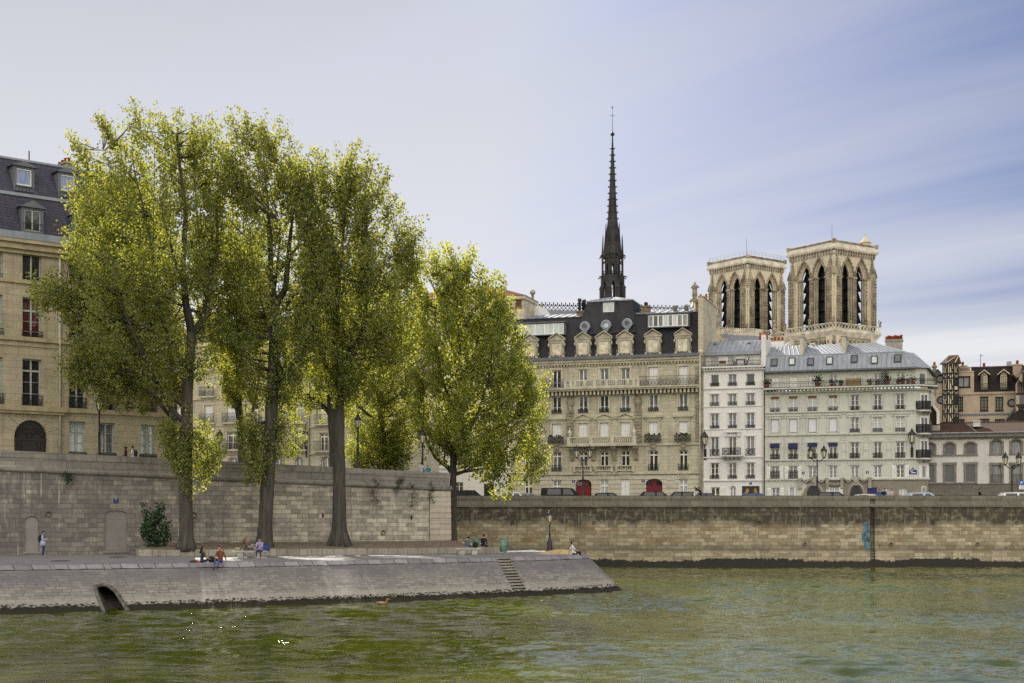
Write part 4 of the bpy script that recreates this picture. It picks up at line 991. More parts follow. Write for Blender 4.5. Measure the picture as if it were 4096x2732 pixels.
for i, (x, dy) in enumerate(((130, 8), (448, 8), (765, 2), (1015, -2), (1270, -8), (1608, -12), (1968, -18))):
    xc = X(x); sc_ = (X(1110) - X(920)) / 2; z0 = y2(940); ya = y2(700); yt = y2(628); yf = -.25
    mb = MB(); mb.box(xc - .82, xc + .82, yf, 2.0, z0, ya - .1)
    for sx in (-1, 1):
        mb.prism([(xc + sx * .82, z0), (xc + sx * (sc_ * .98), z0), (xc + sx * (sc_ * .98), z0 + .35), (xc + sx * .95, z0 + .9)] if sx > 0 else [(xc - sc_ * .98, z0), (xc - .82, z0), (xc - .95, z0 + .9), (xc - sc_ * .98, z0 + .35)], yf - .08, yf + .3)
        mb.ell((xc + sx * (sc_ * .86), yf - .02, z0 + .22), .2, .12, .22); mb.ell((xc + sx * .92, yf - .02, ya - .62), .12, .12, .22)
        mb.box(xc + sx * .62 - .12, xc + sx * .62 + .12, yf - .07, yf, z0, ya - .3)
    mb.box(xc - .9, xc + .9, yf - .10, yf + .1, ya - .42, ya - .1)
    pediment(mb, xc - sc_ * 1.08, xc + sc_ * 1.08, ya - .1, yt - ya + .1, yf, 0, .14)
    mb.prism([(xc - sc_, ya), (xc + sc_, ya), (xc, yt)], yf + .3, 2.2)
    d_ = mb.build('dormer', M['dormerstone'], bg_)
    s = MB()
    for k in range(8): xa = xc - .52 + 1.04 * k / 8; s.box(xa + .006, xa + .124, yf - .045 - .012 * (k % 2), yf - .004, z0 + .05, ya - .45)
    s.build('shutter', M['rustshutter'], d_); s = MB(); s.box(xc - .58, xc - .53, yf - .03, yf - .003, z0, ya - .42); s.box(xc + .53, xc + .58, yf - .03, yf - .003, z0, ya - .42); s.box(xc - .58, xc + .58, yf - .03, yf - .003, ya - .42, ya - .36); s.build('painted_shade_strip', M['dark'], d_)  # dark strips round the shutter paint in the shadow of its opening
    r_ = MB(); rail(r_, xc - .62, xc + .62, z0 + .06, z0 + .42, yf - .22, 'cross'); r_.build('railing', M['iron'], d_)
# chimneys and party wall
o = chimney(bg_, X(595), X(705), 3.2, 4.4, y2(440), y2(320), M['brick'], 0)
for x, zt, r in ((617, 145, .16), (655, 170, .09), (677, 160, .14)):
    p = MB(); p.lathe((X(x), 3.8, y2(320) + .16), [(r, 0), (r, y2(zt) - y2(320) - .5), (r * 1.4, y2(zt) - y2(320) - .45), (r * 1.4, y2(zt) - y2(320) - .16)], 10); p.build('flue', M['black'], o)
o = chimney(bg_, X(1392), X(1480), 3.2, 4.4, y2(405), y2(295), M['brick'], 3, 'dark')
mb = MB(); mb.box(XR + .005, XG, -.06, 1.5, 0, zgut + .3); mb.build('party_wall', M['limetrimdark'], bg_)
mb = MB(); mb.box(X(2150), XG, -.1, 9.0, zgut + .3, y2(258)); mb.box(X(2145), XG + .1, -.2, 9.1, y2(258), y2(248)); pw = mb.build('gable_stack', M['lime'], bg_)
mb = MB(); mb.ell((X(2180), -.08, zgut + .35), .28, .2, .3); mb.box(X(2158), X(2202), -.2, 0, zgut - .05, zgut + .1); mb.build('ornament', M['limetrim'], pw)
o = chimney(bg_, X(2075), X(2140), 2.0, 5.5, y2(400), y2(290), M['brick'], 1, 'pot')
for x in (2132, 2200):
    p = MB(); p.lathe((X(x), 2.5, y2(252)), [(.16, 0), (.13, .5), (.16, .62)], 8); p.build('chimney_pot', M['pot'], pw)
for x, zt in ((1800, 288), (1940, 280)):
    p = MB(); p.lathe((X(x), 3.5, y2(372)), [(.26, -.6), (.24, .6), (.34, .62), (.34, .75), (.14, .8), (.14, y2(zt) - y2(372))], 8); p.build('flue', M['rendergrey'], bg_)
mb = MB(); c = Vector((X(2030), 3.0, y2(325))); mb.lathe((0, 0, 0), [(.02, 0), (.3, .06), (.55, .2)], 14)
dsh = mb.build('satellite_dish', M['enamel'], bg_, c); dsh.rotation_euler = (R(75), 0, R(-70))

# ---------------------------------------------------------------- (2) narrow white house
fb = fac_at(2813.5); XB = lambda x: fb.a(z4(x, 0)[0]); UB = z4(605, 0)[0]
q4 = lambda y: fb.z(UB, z4(0, y)[1]); q5 = lambda y: fb.z(UB, z5(0, y)[1])
M['whitewall'] = stone('white_plaster', (0.67, 0.665, 0.65), (0.66, 0.655, 0.64), (0.62, 0.615, 0.60), 30, 9, .001, stain=(.47, .455, .43), st=.35, streak=.45, blotch=.12)
M['whitetrim'] = plain('white_moulding', (0.60, 0.60, 0.595), 0.8, 0.06, 1.0)
wh = fb.empty('white_house', 'narrow white plastered house, three windows wide, with roof terrace and black door', 'house')
WR = XB(1028); zc = q4(605)
wc = [(312, 420), (550, 658), (790, 900)]
WW = []
for ci, (xa, xb) in enumerate(wc):
    a, b_ = XB(xa), XB(xb)
    WW += [(ci, 1, a, b_, q4(818), q4(660)), (ci, 2, a, b_, q4(1083), q4(922)), (ci, 3, a, b_, q4(1388), q4(1183)), (ci, 4, a, b_, q5(752), q5(492)), (ci, 5, a, b_, q5(1058), q5(842))]
gw = (XB(312), XB(435), .6, q5(1170)); ga = (XB(570), XB(652), .6, q5(1155), (XB(652) - XB(570)) / 2); gd = (XB(730), XB(968), 0, q5(1157))
mb = MB(); wall_panel(mb, 0, WR, 0, zc, [w_[2:6] for w_ in WW] + [gw, ga, gd], .22); mb.build('wall', M['whitewall'], wh)
body(wh, 0, WR, 11, 0, zc, None).build('side_wall', M['rendergrey'], wh)
mb = MB(); mb.box(-.02, WR + .15, -.5, .1, zc + .22, zc + .4); mb.box(-.02, WR + .1, -.3, .05, zc - .05, zc + .03); dentils(mb, 0, WR, -.04, zc + .03, zc + .218, .3, .14, .3); mb.build('cornice', M['whitetrim'], wh)
for y, pr in ((850, .12), (1092, .08), (1396, .08)): strip(wh, 'string_course', M['whitetrim'], -.02, WR, q4(y) - .06, q4(y) + .05, pr)
for y, pr in ((768, .12), (1080, .14)): strip(wh, 'string_course', M['whitetrim'], -.02, WR, q5(y) - .07, q5(y) + .06, pr)
for ci, fl, a, b_, z0, z1 in WW:
    if fl == 1: window(wh, a, b_, z0, z1, 'glass' if ci != 1 else 'glassblue', rows=(.5,) if ci == 1 else (), leaf=ci == 1, railing='cross', rh=q4(770) - q4(818), fw=.06)
    elif fl == 2: window(wh, a, b_, z0, z1, 'glassgrey', surround=.12, smat=M['whitetrim'], railing='cross', rh=q4(1030) - q4(1083), fw=.09)
    elif fl == 3: window(wh, a, b_, z0, z1, 'glassblue', rows=(.5,), surround=.13, smat=M['whitetrim'], railing='cross', rh=q4(1345) - q4(1388), fw=.09)
    elif fl == 4:
        wo = window(wh, a, b_, z0, z1, 'glasswarm' if ci == 1 else 'glassgrey', surround=.14, smat=M['whitetrim'], railing=None if ci == 1 else 'cross', rh=q5(655) - q5(752), fw=.09)
        if ci == 1:
            mb = MB(); mb.box(XB(500), XB(712), -.3, .03, q5(438), q5(425)); 
            for x in (518, 692): mb.box(XB(x) - .12, XB(x) + .12, -.24, .03, q5(490), q5(438) - .003)
            mb.build('window_hood', M['whitetrim'], wo)
            mb = MB(); mb.box(XB(462), XB(755), -.95, .03, q5(758), q5(745)); mb.box(XB(472), XB(745), -.85, .03, q5(770), q5(758) - .003)
            for x in (495, 550, 605, 660, 718): mb.prismx([(-.7, q5(772)), (0, q5(772)), (0, q5(812)), (-.2, q5(806))], XB(x) - .1, XB(x) + .1)
            bs = mb.build('balcony', M['whitetrim'], wh); r_ = MB(); rail(r_, XB(483), XB(733), q5(744), q5(645), -.85, 'scroll'); rail(r_, XB(483), XB(733), q5(744) + .03, q5(645) - .05, -.82, 'cross'); r_.build('railing', M['iron'], bs)
    else: window(wh, a, b_, z0, z1, 'glasswarm', rows=(.33, .66), surround=.12, smat=M['whitetrim'], railing='cross', rh=q5(1010) - q5(1058), fw=.09)
window(wh, *gw, 'glasswarm', rows=(.5,), fw=.10, shut='open')
window(wh, ga[0], ga[1], ga[2], ga[3], 'glassgrey', rows=(.36, .68), fw=.10, rise=ga[4])
mb = MB(); xm = (gd[0] + gd[1]) / 2; mb.quad((gd[0], .18, 0), (gd[1], .18, 0), (gd[1], .18, gd[3]), (gd[0], .18, gd[3]))
for sx in (-1, 1): mb.box(xm + sx * .62 - .5, xm + sx * .62 + .5, .14, .178, .2, 1.0); 
mb.box(xm - .03, xm + .03, .12, .178, 0, gd[3]); d_ = mb.build('door', M['black'], wh)
for x in (790, 910):
    g = MB(); xc = XB(x); rr = random.Random(x)
    for i in range(16): zc_ = q5(1285) + (q5(1205) - q5(1285)) * i / 15; g.torus((xc + rr.uniform(-.12, .12), .12, zc_), rr.uniform(.07, .15), .03, 'y', 8, 4)
    g.build('gilded_grille', M['gold'], d_)
for x, y in ((848, 1122),):
    mb = MB(); a = XB(x); z = q5(y); mb.box(a - .14, a + .14, -.04, -.002, z - .12, z + .12); s_ = mb.build('number_plate', M['navy'], wh); mb = MB(); mb.box(a - .03, a + .03, -.046, -.039, z - .06, z + .06); mb.build('number', M['enamel'], s_)
# terrace storey set back
ts = 1.3; z0 = zc + .4; zt = fb.z(UB, z4(0, 368)[1], ts); tr = fb.a(z4(985, 0)[0], ts)
TB = [(fb.a(z4(a, 0)[0], ts), fb.a(z4(b_, 0)[0], ts), z0, fb.z(UB, z4(0, 424)[1], ts)) for a, b_ in ((312, 414), (545, 640), (780, 884))]
mb = MB(); wall_panel(mb, 0, tr, z0, zt, TB, .2, ts); mb.build('attic_wall', M['whitewall'], wh)
for k, tb in enumerate(TB):
    g = MB(); g.box(tb[0], tb[1], ts + .1, ts + .16, tb[2], tb[3]); g.build('terrace_door', M['greyblue'] if k < 2 else M['glasspale'], wh)
    g = MB(); xm = (tb[0] + tb[1]) / 2; g.box(xm - .1, xm + .1, ts - .16, ts - .003, tb[3] + .25, tb[3] + .5); g.build('lamp', M['black'], wh)
mb = MB(); mb.box(0, WR, -.35, ts, zc + .402, zc + .43); mb.build('terrace_floor', M['zincdark'], wh)
mb = MB(); rail(mb, -.02, XB(980), zc + .44, q4(483), -.32, 'bars', 0, .16); rail(mb, -.02, XB(980), zc + .46, q4(528), -.32, 'bars', 0, 3); mb.build('railing', M['iron'], wh)
zr_ = fb.z(UB, z4(0, 212)[1], ts + 2.6)
mb = MB(); mb.add([(-.1, ts - .3, zt), (tr, ts - .3, zt), (tr, ts + 2.8, zr_), (-.1, ts + 2.8, zr_), (tr, 10.8, zt), (-.1, 10.8, zt)], [(0, 1, 2, 3), (3, 2, 4, 5)]); mb.box(-.1, tr, ts - .36, ts - .1, zt - .3, zt + .06)
dz = (zr_ - zt) / 3.1
for i in range(12):
    x = tr * (i + .3) / 12; mb.prismx([(ts - .3, zt + .01), (ts + 2.8, zr_ + .01), (ts + 2.8, zr_ + .07), (ts - .3, zt + .07)], x - .025, x + .025)
ro = mb.build('roof', M['zinc'], wh)
for x, y in ((368, 255), (822, 258)):
    p = MB(); p.ell((fb.a(z4(x, 0)[0], ts + 1.6), ts + 1.9, zt + 2.2 * dz + .05), .2, .25, .16, 8, 5); p.build('vent', M['zincdark'], ro)
mb = MB(); mb.box(XB(985), XB(1045), .3, 5.5, zc + .43, fb.z(UB, z4(0, 150)[1], .4)); o = mb.build('chimney', M['whitewall'], wh)
for x in (965, 1040):
    p = MB(); p.lathe((XB(x), 1.2, fb.z(UB, z4(0, 150)[1], .4)), [(.2, -.4), (.16, .2), (.2, .35)], 8); p.build('chimney_pot', M['pot'], o)
mb = MB(); mb.tube([(XB(1018), -.1, .1), (XB(1018), -.1, zc - .1)], .06, 8); mb.build('downpipe', M['palestone'], wh)
# ---------------------------------------------------------------- (3) pale green house with zinc roof
fg = fac_at(3060); XC = lambda x: fg.a(z4(x, 0)[0]); XD = lambda x: fg.a(z6(x, 0)[0])
UG = z4(1672, 0)[0]; UG6 = z6(385, 0)[0]
g4 = lambda y: fg.z(UG, z4(0, y)[1]); g5 = lambda y: fg.z(UG, z5(0, y)[1])
M['green'] = stone('pale_green_facade', (0.52, 0.53, 0.475), (0.505, 0.515, 0.46), (0.47, 0.48, 0.425), 40, 3.4, 0.004, stain=(0.36, 0.37, 0.32), st=0.45, streak=0.5, blotch=0.12)
M['greenband'] = stone('pale_green_banded_facade', (0.51, 0.52, 0.46), (0.50, 0.51, 0.455), (0.29, 0.30, 0.26), 40, .37, 0.03, stain=(0.38, 0.40, 0.33), st=0.3, streak=0.3, blotch=0.12)
M['greentrim'] = plain('pale_green_moulding', (0.48, 0.49, 0.44), 0.85, 0.10, 1.5)
M['brownrender'] = stone('brown_stone_base', (0.25, 0.225, 0.175), (0.22, 0.20, 0.155), (0.33, 0.31, 0.26), 1.6, .45, 0.014, stain=(0.17, 0.155, 0.12), st=0.4, streak=0.3)
gh = fg.empty('green_house', 'wide pale green apartment house with a long balcony, chamfered corner and bluish zinc roof', 'house')
GR = XD(893); zc = g4(888)
gc = [XC(1120), XC(1232), XC(1364), XC(1476), XC(1620), XC(1736), XC(1899), XC(2011), (XC(2190) + XD(20)) / 2, (XC(2308) + XD(133)) / 2, XD(330), XD(441), XD(632), XD(746)]
gc = [(gc[2 * i], gc[2 * i + 1]) for i in range(7)]
GW = []
for ci, (a, b_) in enumerate(gc):
    GW += [(ci, 1, a, b_, g4(1160), g4(952)), (ci, 2, a, b_, g4(1452), g4(1252)), (ci, 3, a, b_, g5(796), g5(575)), (ci, 4, a, b_, g5(1056), g5(888))]
gnd = [(XC(1130), XC(1240), .5, g5(1176)), (XC(1378), XC(1428), .5, g5(1176)), (XC(1918), XC(2030), .5, g5(1170)), (XD(448), XD(548), .5, g5(1190)), (XD(668), XD(780), .5, g5(1190))]
gar = [(XC(1600), XC(1790), 0, g5(1155), 1.0), (XC(2185), XC(2345), 0, g5(1152), 1.0)]; gdo = (XD(247), XD(374), 0, g5(1180))
zb1 = g5(1068)
mb = MB(); wall_panel(mb, 0, GR, zb1, zc, [w_[2:6] for w_ in GW], .22)
for fi, f in enumerate(mb.f):
    if max(mb.v[i][2] for i in f) < g5(800): mb.m[fi] = 1
mb.build('wall', [M['green'], M['greenband']], gh)
mb = MB(); wall_panel(mb, 0, GR, 0, zb1, gnd + gar + [gdo], .25)
for fi, f in enumerate(mb.f):
    if sum(mb.v[i][0] for i in f) / 4 < XC(1550): mb.m[fi] = 1
mb.build('ground_floor_wall', [M['brownrender'], M['green']], gh)
# chamfered corner, then the return
CH = 1.75; ca = R(42); cE = (GR + CH * math.cos(ca), CH * math.sin(ca))
def chp(k, off, z): return (GR + k * math.cos(ca) + off * math.sin(ca), k * math.sin(ca) - off * math.cos(ca), z)
mb = MB(); mb.quad((GR, 0, zb1), (cE[0], cE[1], zb1), (cE[0], cE[1], zc), (GR, 0, zc)); mb.quad((cE[0], cE[1], zb1), (cE[0] + .6, 11, zb1), (cE[0] + .6, 11, zc), (cE[0], cE[1], zc))
mb.quad((GR, 0, 0), (cE[0], cE[1], 0), (cE[0], cE[1], zb1), (GR, 0, zb1), 1); mb.quad((cE[0], cE[1], 0), (cE[0] + .6, 11, 0), (cE[0] + .6, 11, zb1), (cE[0], cE[1], zb1), 1)
mb.quad((0, 11, 0), (0, 0, 0), (0, 0, zc), (0, 11, zc)); mb.quad((cE[0] + .6, 11, 0), (0, 11, 0), (0, 11, zc), (cE[0] + .6, 11, zc)); mb.build('corner_wall', [M['green'], M['brownrender']], gh)
def gstrip(name, z0, z1, pr, m='greentrim'):
    mb = MB(); pts = [(0, -pr), (GR + pr * .3, -pr), (cE[0] + pr, cE[1] - pr * .4), (cE[0] + pr, cE[1] + 3), (cE[0] - .1, cE[1] + 3), (cE[0] - .1, cE[1] + .1), (GR, .1), (0, .1)]
    mb.prismz(pts, z0, z1); return mb.build(name, M[m], gh)
gstrip('cornice', zc - .18, zc + .02, .28); gstrip('balcony_slab', zc + .20, zc + .36, .95)
mb = MB(); dentils(mb, 0, GR, -.04, zc + .022, zc + .198, .38, .18, .55); mb.build('brackets', M['greentrim'], gh)
for z, pr in ((g4(1168), .16), (g4(1472), .16), (g5(803), .18), (zb1, .16)): gstrip('string_course', z - .08, z + .08, pr)
gstrip('string_course', g4(1205) - .05, g4(1205) + .04, .06)
for k in range(4):   # flat panels between the windows of the tall floor
    for i in range(6):
        a, b_ = gc[i][1] + .42, gc[i + 1][0] - .42; z0, z1 = ((g5(788), g5(690)), (g5(675), g5(570)), (g5(548), g5(510)), (0, 0))[k]
        if z1 > 0:
            mb = MB(); tk = .05; mb.box(a, b_, -.04, .01, z0, z0 + tk); mb.box(a, b_, -.04, .01, z1 - tk, z1); mb.box(a, a + tk, -.04, .01, z0 + tk, z1 - tk); mb.box(b_ - tk, b_, -.04, .01, z0 + tk, z1 - tk); mb.build('wall_panel', M['greentrim'], gh)
for ci, fl, a, b_, z0, z1 in GW:
    if fl == 1:
        wo = window(gh, a, b_, z0, z1, 'glasspale' if ci < 4 else 'glass', rows=(.33, .66), surround=.20, smat=M['greentrim'], railing='scroll', rh=g4(1103) - g4(1160), fw=.10)
        if ci < 4:
            mb = MB(); mb.box(a + .03, b_ - .03, .02, .12, z1 - .2, z1 - .01); mb.build('awning_roll', plain('ochre_canvas_%d' % ci, (0.22, 0.12, 0.03), 0.9, 0.2, 5), wo)
        mb = MB(); mb.box(a - .34, b_ + .34, -.12, .02, z1 + .24, z1 + .36); mb.build('window_hood', M['greentrim'], wo)
    elif fl == 2:
        if ci < 4:
            wo = window(gh, a, b_, z0, z1, 'glass', surround=.22, smat=M['greentrim'], leaf=False, fw=.05)
            mb = MB(); mb.box(a + .05, b_ - .05, .10, .13, z0 + .12, z1 - .04); mb.build('blind', M['blind'], wo)
        else: wo = window(gh, a, b_, z0, z1, 'glassgrey' if ci == 4 else 'glasspale', rows=(.6,), surround=.22, smat=M['greentrim'], railing='dense', rh=g4(1402) - g4(1452), fw=.10)
        mb = MB(); mb.box(a - .4, b_ + .4, -.14, .02, z1 + .26, z1 + .36); mb.box(a - .42, a - .3, -.12, .02, z1 + .02, z1 + .255); mb.box(b_ + .3, b_ + .42, -.12, .02, z1 + .02, z1 + .255); mb.build('window_hood', M['greentrim'], wo)
    elif fl == 3:
        wo = window(gh, a, b_, z0, z1, 'glasswarm', rows=(.34, .7), surround=.17, smat=M['greentrim'], railing='dense', rh=g5(720) - g5(796), fw=.10)
        if ci < 4:
            mb = MB(); h = (.34, .5, .26, .24)[ci]; mb.prismx([(-.05, z1 - .02), (-.34 if ci < 2 else -.12, z1 - h), (-.36 if ci < 2 else -.14, z1 - h - .12), (-.02, z1 - .1)], a - .06, b_ + .06); mb.build('awning', M['awning'], wo)
    else:
        wo = window(gh, a, b_, z0, z1, 'glassgrey' if ci < 6 else 'glasswarm', rows=(.33, .66), fw=.10, shut='open' if ci in (0, 1, 6) else None, railing='dense' if ci in (0, 1) else None, rh=.9)
        mb = MB(); xm = (a + b_) / 2
        for k in range(-2, 3):
            x0 = xm + k * .27; mb.prism([(x0 - .11, z1 + .06), (x0 + .11, z1 + .06), (x0 + .13 + k * .06, z1 + .72), (x0 - .13 + k * .06, z1 + .72)], -.06, .02)
        mb.build('voussoirs', M['greentrim'], wo)
for k, g_ in enumerate(gnd): window(gh, *g_, ('glassgrey', 'glassgrey', 'glasspale', 'glasspale', 'glasspale')[k], rows=(.3, .62), fw=.09, shut='open' if k < 3 else None)
for g_ in gar:
    ap = arch_pts(g_[0], g_[1], 0, g_[3] - 1.0, 1.0, 12); mb = MB(); mb.add([(x, .2, z) for x, z in [(g_[0], 0), (g_[1], 0)] + ap], [tuple(range(len(ap) + 2))])
    xm = (g_[0] + g_[1]) / 2; mb.box(xm - .03, xm + .03, .15, .198, 0, g_[3] - .05)
    for sx in (-1, 1): mb.box(xm + sx * .6 - .45, xm + sx * .6 + .45, .16, .198, .2, 1.1); mb.box(xm + sx * .6 - .45, xm + sx * .6 + .45, .16, .198, 1.25, 2.2)
    d_ = mb.build('door', M['black'], gh)
    mb = MB(); ap = arch_pts(g_[0] - .2, g_[1] + .2, 0, g_[3] - 1.0, 1.18, 12); mb.tube([(g_[0] - .2, -.03, 0)] + [(x, -.03, z) for x, z in reversed(ap)] + [(g_[1] + .2, -.03, 0)], .16, 4, 0, True, False)
    mb.box(xm - .28, xm + .28, -.2, .02, g_[3] + .02, g_[3] + .95); mb.ell((xm, -.22, g_[3] + .5), .22, .12, .32)
    for sx in (-1, 1):
        mb.tube([(xm + sx * .35, -.1, g_[3] + .8), (xm + sx * .8, -.12, g_[3] + .35), (xm + sx * 1.3, -.1, g_[3] + .8)], .12, 6); mb.prismx([(-.25, g_[3] - .3), (0, g_[3] - .3), (0, g_[3] + .85), (-.3, g_[3] + .85)], xm + sx * 1.45 - .16, xm + sx * 1.45 + .16)
    mb.build('carved_surround', M['rendergrey'], d_)
mb = MB(); mb.quad((gdo[0], .2, 0), (gdo[1], .2, 0), (gdo[1], .2, gdo[3]), (gdo[0], .2, gdo[3])); mb.box((gdo[0] + gdo[1]) / 2 - .03, (gdo[0] + gdo[1]) / 2 + .03, .16, .198, 0, gdo[3]); mb.build('door', M['navy'], gh)
mb = MB(); a, b_ = XC(1870), XC(2105); z0, z1 = g5(1160), g5(1095); mb.box(a, b_, -.06, -.002, z0, z1); s_ = mb.build('shop_board', M['limetrimdark'], gh)
mb = MB(); mb.box(a, b_, -.09, -.06, z1 - .07, z1); mb.box(a, b_, -.09, -.06, z0, z0 + .07); mb.box(a, a + .07, -.09, -.06, z0 + .07, z1 - .07); mb.box(b_ - .07, b_, -.09, -.06, z0 + .07, z1 - .07); mb.build('board_frame', M['black'], s_)
mb = MB(); a, z = XC(1557), g5(1262); mb.box(a - .17, a + .17, -.05, -.002, z - .12, z + .12); mb.build('brass_plate', M['gold'], gh)
for x, y in ((XC(1556), g5(977)), (XD(247), fg.z(UG6, z7(0, 800)[1]))):
    mb = MB(); mb.box(x - .13, x + .13, -.045, -.002, y - .12, y + .12); s_ = mb.build('number_plate', M['navy'], gh); mb = MB(); mb.box(x - .03, x + .03, -.052, -.0445, y - .06, y + .06); mb.build('number', M['enamel'], s_)
# blue street sign with curved top
a, z = XD(858), fg.z(UG6, z7(0, 795)[1])
mb = MB(); mb.prism([(a - .42, z - .28), (a + .42, z - .28), (a + .42, z + .12), (a + .2, z + .18), (a, z + .40), (a - .2, z + .18), (a - .42, z + .12)], -.05, -.002); s_ = mb.build('street_sign', M['navy'], gh)
mb = MB(); mb.box(a - .26, a + .02, -.056, -.049, z + .0, z + .07); mb.box(a - .16, a + .32, -.056, -.049, z - .17, z - .10); mb.box(a - .12, a + .12, -.056, -.049, z + .2, z + .23); mb.build('lettering', M['enamel'], s_)
# corner windows and curved balconies
for k, (yt, yb_, bal_) in enumerate(((778, 870, (868, 985)), (1085, 1180, (1178, 1290)), (1395, 1520, None))):
    zt_, z0_ = fg.z(UG6, z6(0, yt)[1]), fg.z(UG6, z6(0, yb_ + 110)[1])
    mb = MB(); P = lambda kk, o_, z: chp(kk, o_, z); k0, k1 = .75, 1.55
    def cbox(mb, ka, kb, oa, ob, za, zb): mb.frustum([chp(ka, oa, za), chp(kb, oa, za), chp(kb, ob, za), chp(ka, ob, za)], [chp(ka, oa, zb), chp(kb, oa, zb), chp(kb, ob, zb), chp(ka, ob, zb)])
    cbox(mb, k0 - .15, k0, .05, -.02, z0_, zt_ + .15); cbox(mb, k1, k1 + .15, .05, -.02, z0_, zt_ + .15); cbox(mb, k0, k1, .05, -.02, zt_ + .003, zt_ + .15); cbox(mb, (k0 + k1) / 2 - .05, (k0 + k1) / 2 + .05, .03, -.02, z0_, zt_); wo = mb.build('window', M['white'], gh)
    mb = MB(); mb.quad(chp(k0, .012, z0_), chp(k1, .012, z0_), chp(k1, .012, zt_), chp(k0, .012, zt_)); mb.build('pane', M['glass'], wo)
    zs = fg.z(UG6, z6(0, (985, 1292, 1625)[k])[1]); zr2 = fg.z(UG6, z6(0, (868, 1178, 1518)[k])[1])
    mb = MB(); arc = [(.06, 0)] + [(CH / 2 - (CH / 2 - .06) * math.cos(w_) , .95 * math.sin(w_) ** .7) for w_ in np.linspace(.15, math.pi - .15, 9)] + [(CH - .06, 0)]
    mb.prismz([chp(p, q, 0)[:2] for p, q in arc], zs - .16, zs); 
    for p in (.5, 1.05, 1.6): mb.frustum([chp(p - .1, 0, zs - .5), chp(p + .1, 0, zs - .5), chp(p + .1, .05, zs - .5), chp(p - .1, .05, zs - .5)], [chp(p - .1, 0, zs - .163), chp(p + .1, 0, zs - .163), chp(p + .1, .7, zs - .163), chp(p - .1, .7, zs - .163)])
    bo = mb.build('balcony', M['greentrim'], gh)
    mb = MB()
    for z in (zs + .04, zr2 - .25, zr2): mb.tube([chp(p, q - .03, z) for p, q in arc], .03, 4)
    for i in range(len(arc) - 1):
        for q in range(4):
            pa2 = arc[i][0] + (arc[i + 1][0] - arc[i][0]) * q / 4; pb2 = arc[i][1] + (arc[i + 1][1] - arc[i][1]) * q / 4; mb.bar(chp(pa2, pb2 - .03, zs), chp(pa2, pb2 - .03, zr2), .04)
    mb.build('railing', M['iron'], bo)
for (ya, yb_) in ((710, 880), (995, 1095)):
    za, zb2 = fg.z(UG6, z7(0, yb_)[1]), fg.z(UG6, z7(0, ya)[1]); mb = MB(); cbox(mb, .8, 1.4, .04, -.02, za, zb2); wo = mb.build('window', M['white'], gh); mb = MB(); mb.quad(chp(.87, .045, za + .06), chp(1.33, .045, za + .06), chp(1.33, .045, zb2 - .06), chp(.87, .045, zb2 - .06)); mb.build('pane', M['glassgrey'], wo)
    if ya == 710:
        for ka in (.42, 1.42):
            mb = MB(); cbox(mb, ka, ka + .36, .07, .005, za, zb2); mb.build('shutter', M['shutter'], wo)
# attic storey behind the long balcony
ats = .35; z0 = zc + .363; zt = g4(612)
AW = []
for ci, (a, b_) in enumerate(gc): AW.append((ci, a + .02, b_ - .02, z0 + .02, g4(683 if ci < 3 else 672)))
mb = MB(); wall_panel(mb, 0, GR, z0, zt, [w_[1:] for w_ in AW], .2, ats); mb.quad((GR, ats, z0), (cE[0] - .2, cE[1] + .2, z0), (cE[0] - .2, cE[1] + .2, zt), (GR, ats, zt)); mb.quad((cE[0] - .2, cE[1] + .2, z0), (cE[0] + .4, 11, z0), (cE[0] + .4, 11, zt), (cE[0] - .2, cE[1] + .2, zt)); mb.build('attic_wall', M['green'], gh)
for ci, a, b_, za, zb2 in AW: window(gh, a, b_, za, zb2, ('glass', 'glass', 'glass', 'glassgrey', 'glasspale', 'glassgrey', 'glassgrey')[ci], rows=(.35, .68), depth=ats + .2, shut='closed' if ci < 3 else None, fw=.09)
mb = MB(); za, zb2 = z0, zt - .25; k0 = .8; mb.box(0, .001, 0, .001, 0, .001)
mb = MB(); mb.frustum([chp(.8, -.22, za), chp(1.45, -.22, za), chp(1.45, -.28, za), chp(.8, -.28, za)], [chp(.8, -.22, zt - .6), chp(1.45, -.22, zt - .6), chp(1.45, -.28, zt - .6), chp(.8, -.28, zt - .6)]); mb.build('balcony_door', M['glass'], gh)
zrl = g4(763)
mb = MB(); rail(mb, 0, GR, z0, zrl, -.85, 'bars', 0, .17); rail(mb, 0, GR, z0 + .02, zrl - .18, -.85, 'bars', 0, 4)
pth = [(GR, -.85), (cE[0] + .75, cE[1] - .45), (cE[0] + .85, cE[1] + 3)]
for i in range(2):
    (xa, ya), (xb, yb_) = pth[i], pth[i + 1]; n = int(math.hypot(xb - xa, yb_ - ya) / .2)
    for z in (z0 + .03, zrl - .18, zrl - .02): mb.bar((xa, ya, z), (xb, yb_, z), .045)
    for q in range(n): mb.bar((xa + (xb - xa) * q / n, ya + (yb_ - ya) * q / n, z0), (xa + (xb - xa) * q / n, ya + (yb_ - ya) * q / n, zrl), .024)
mb.build('railing', M['iron'], gh)
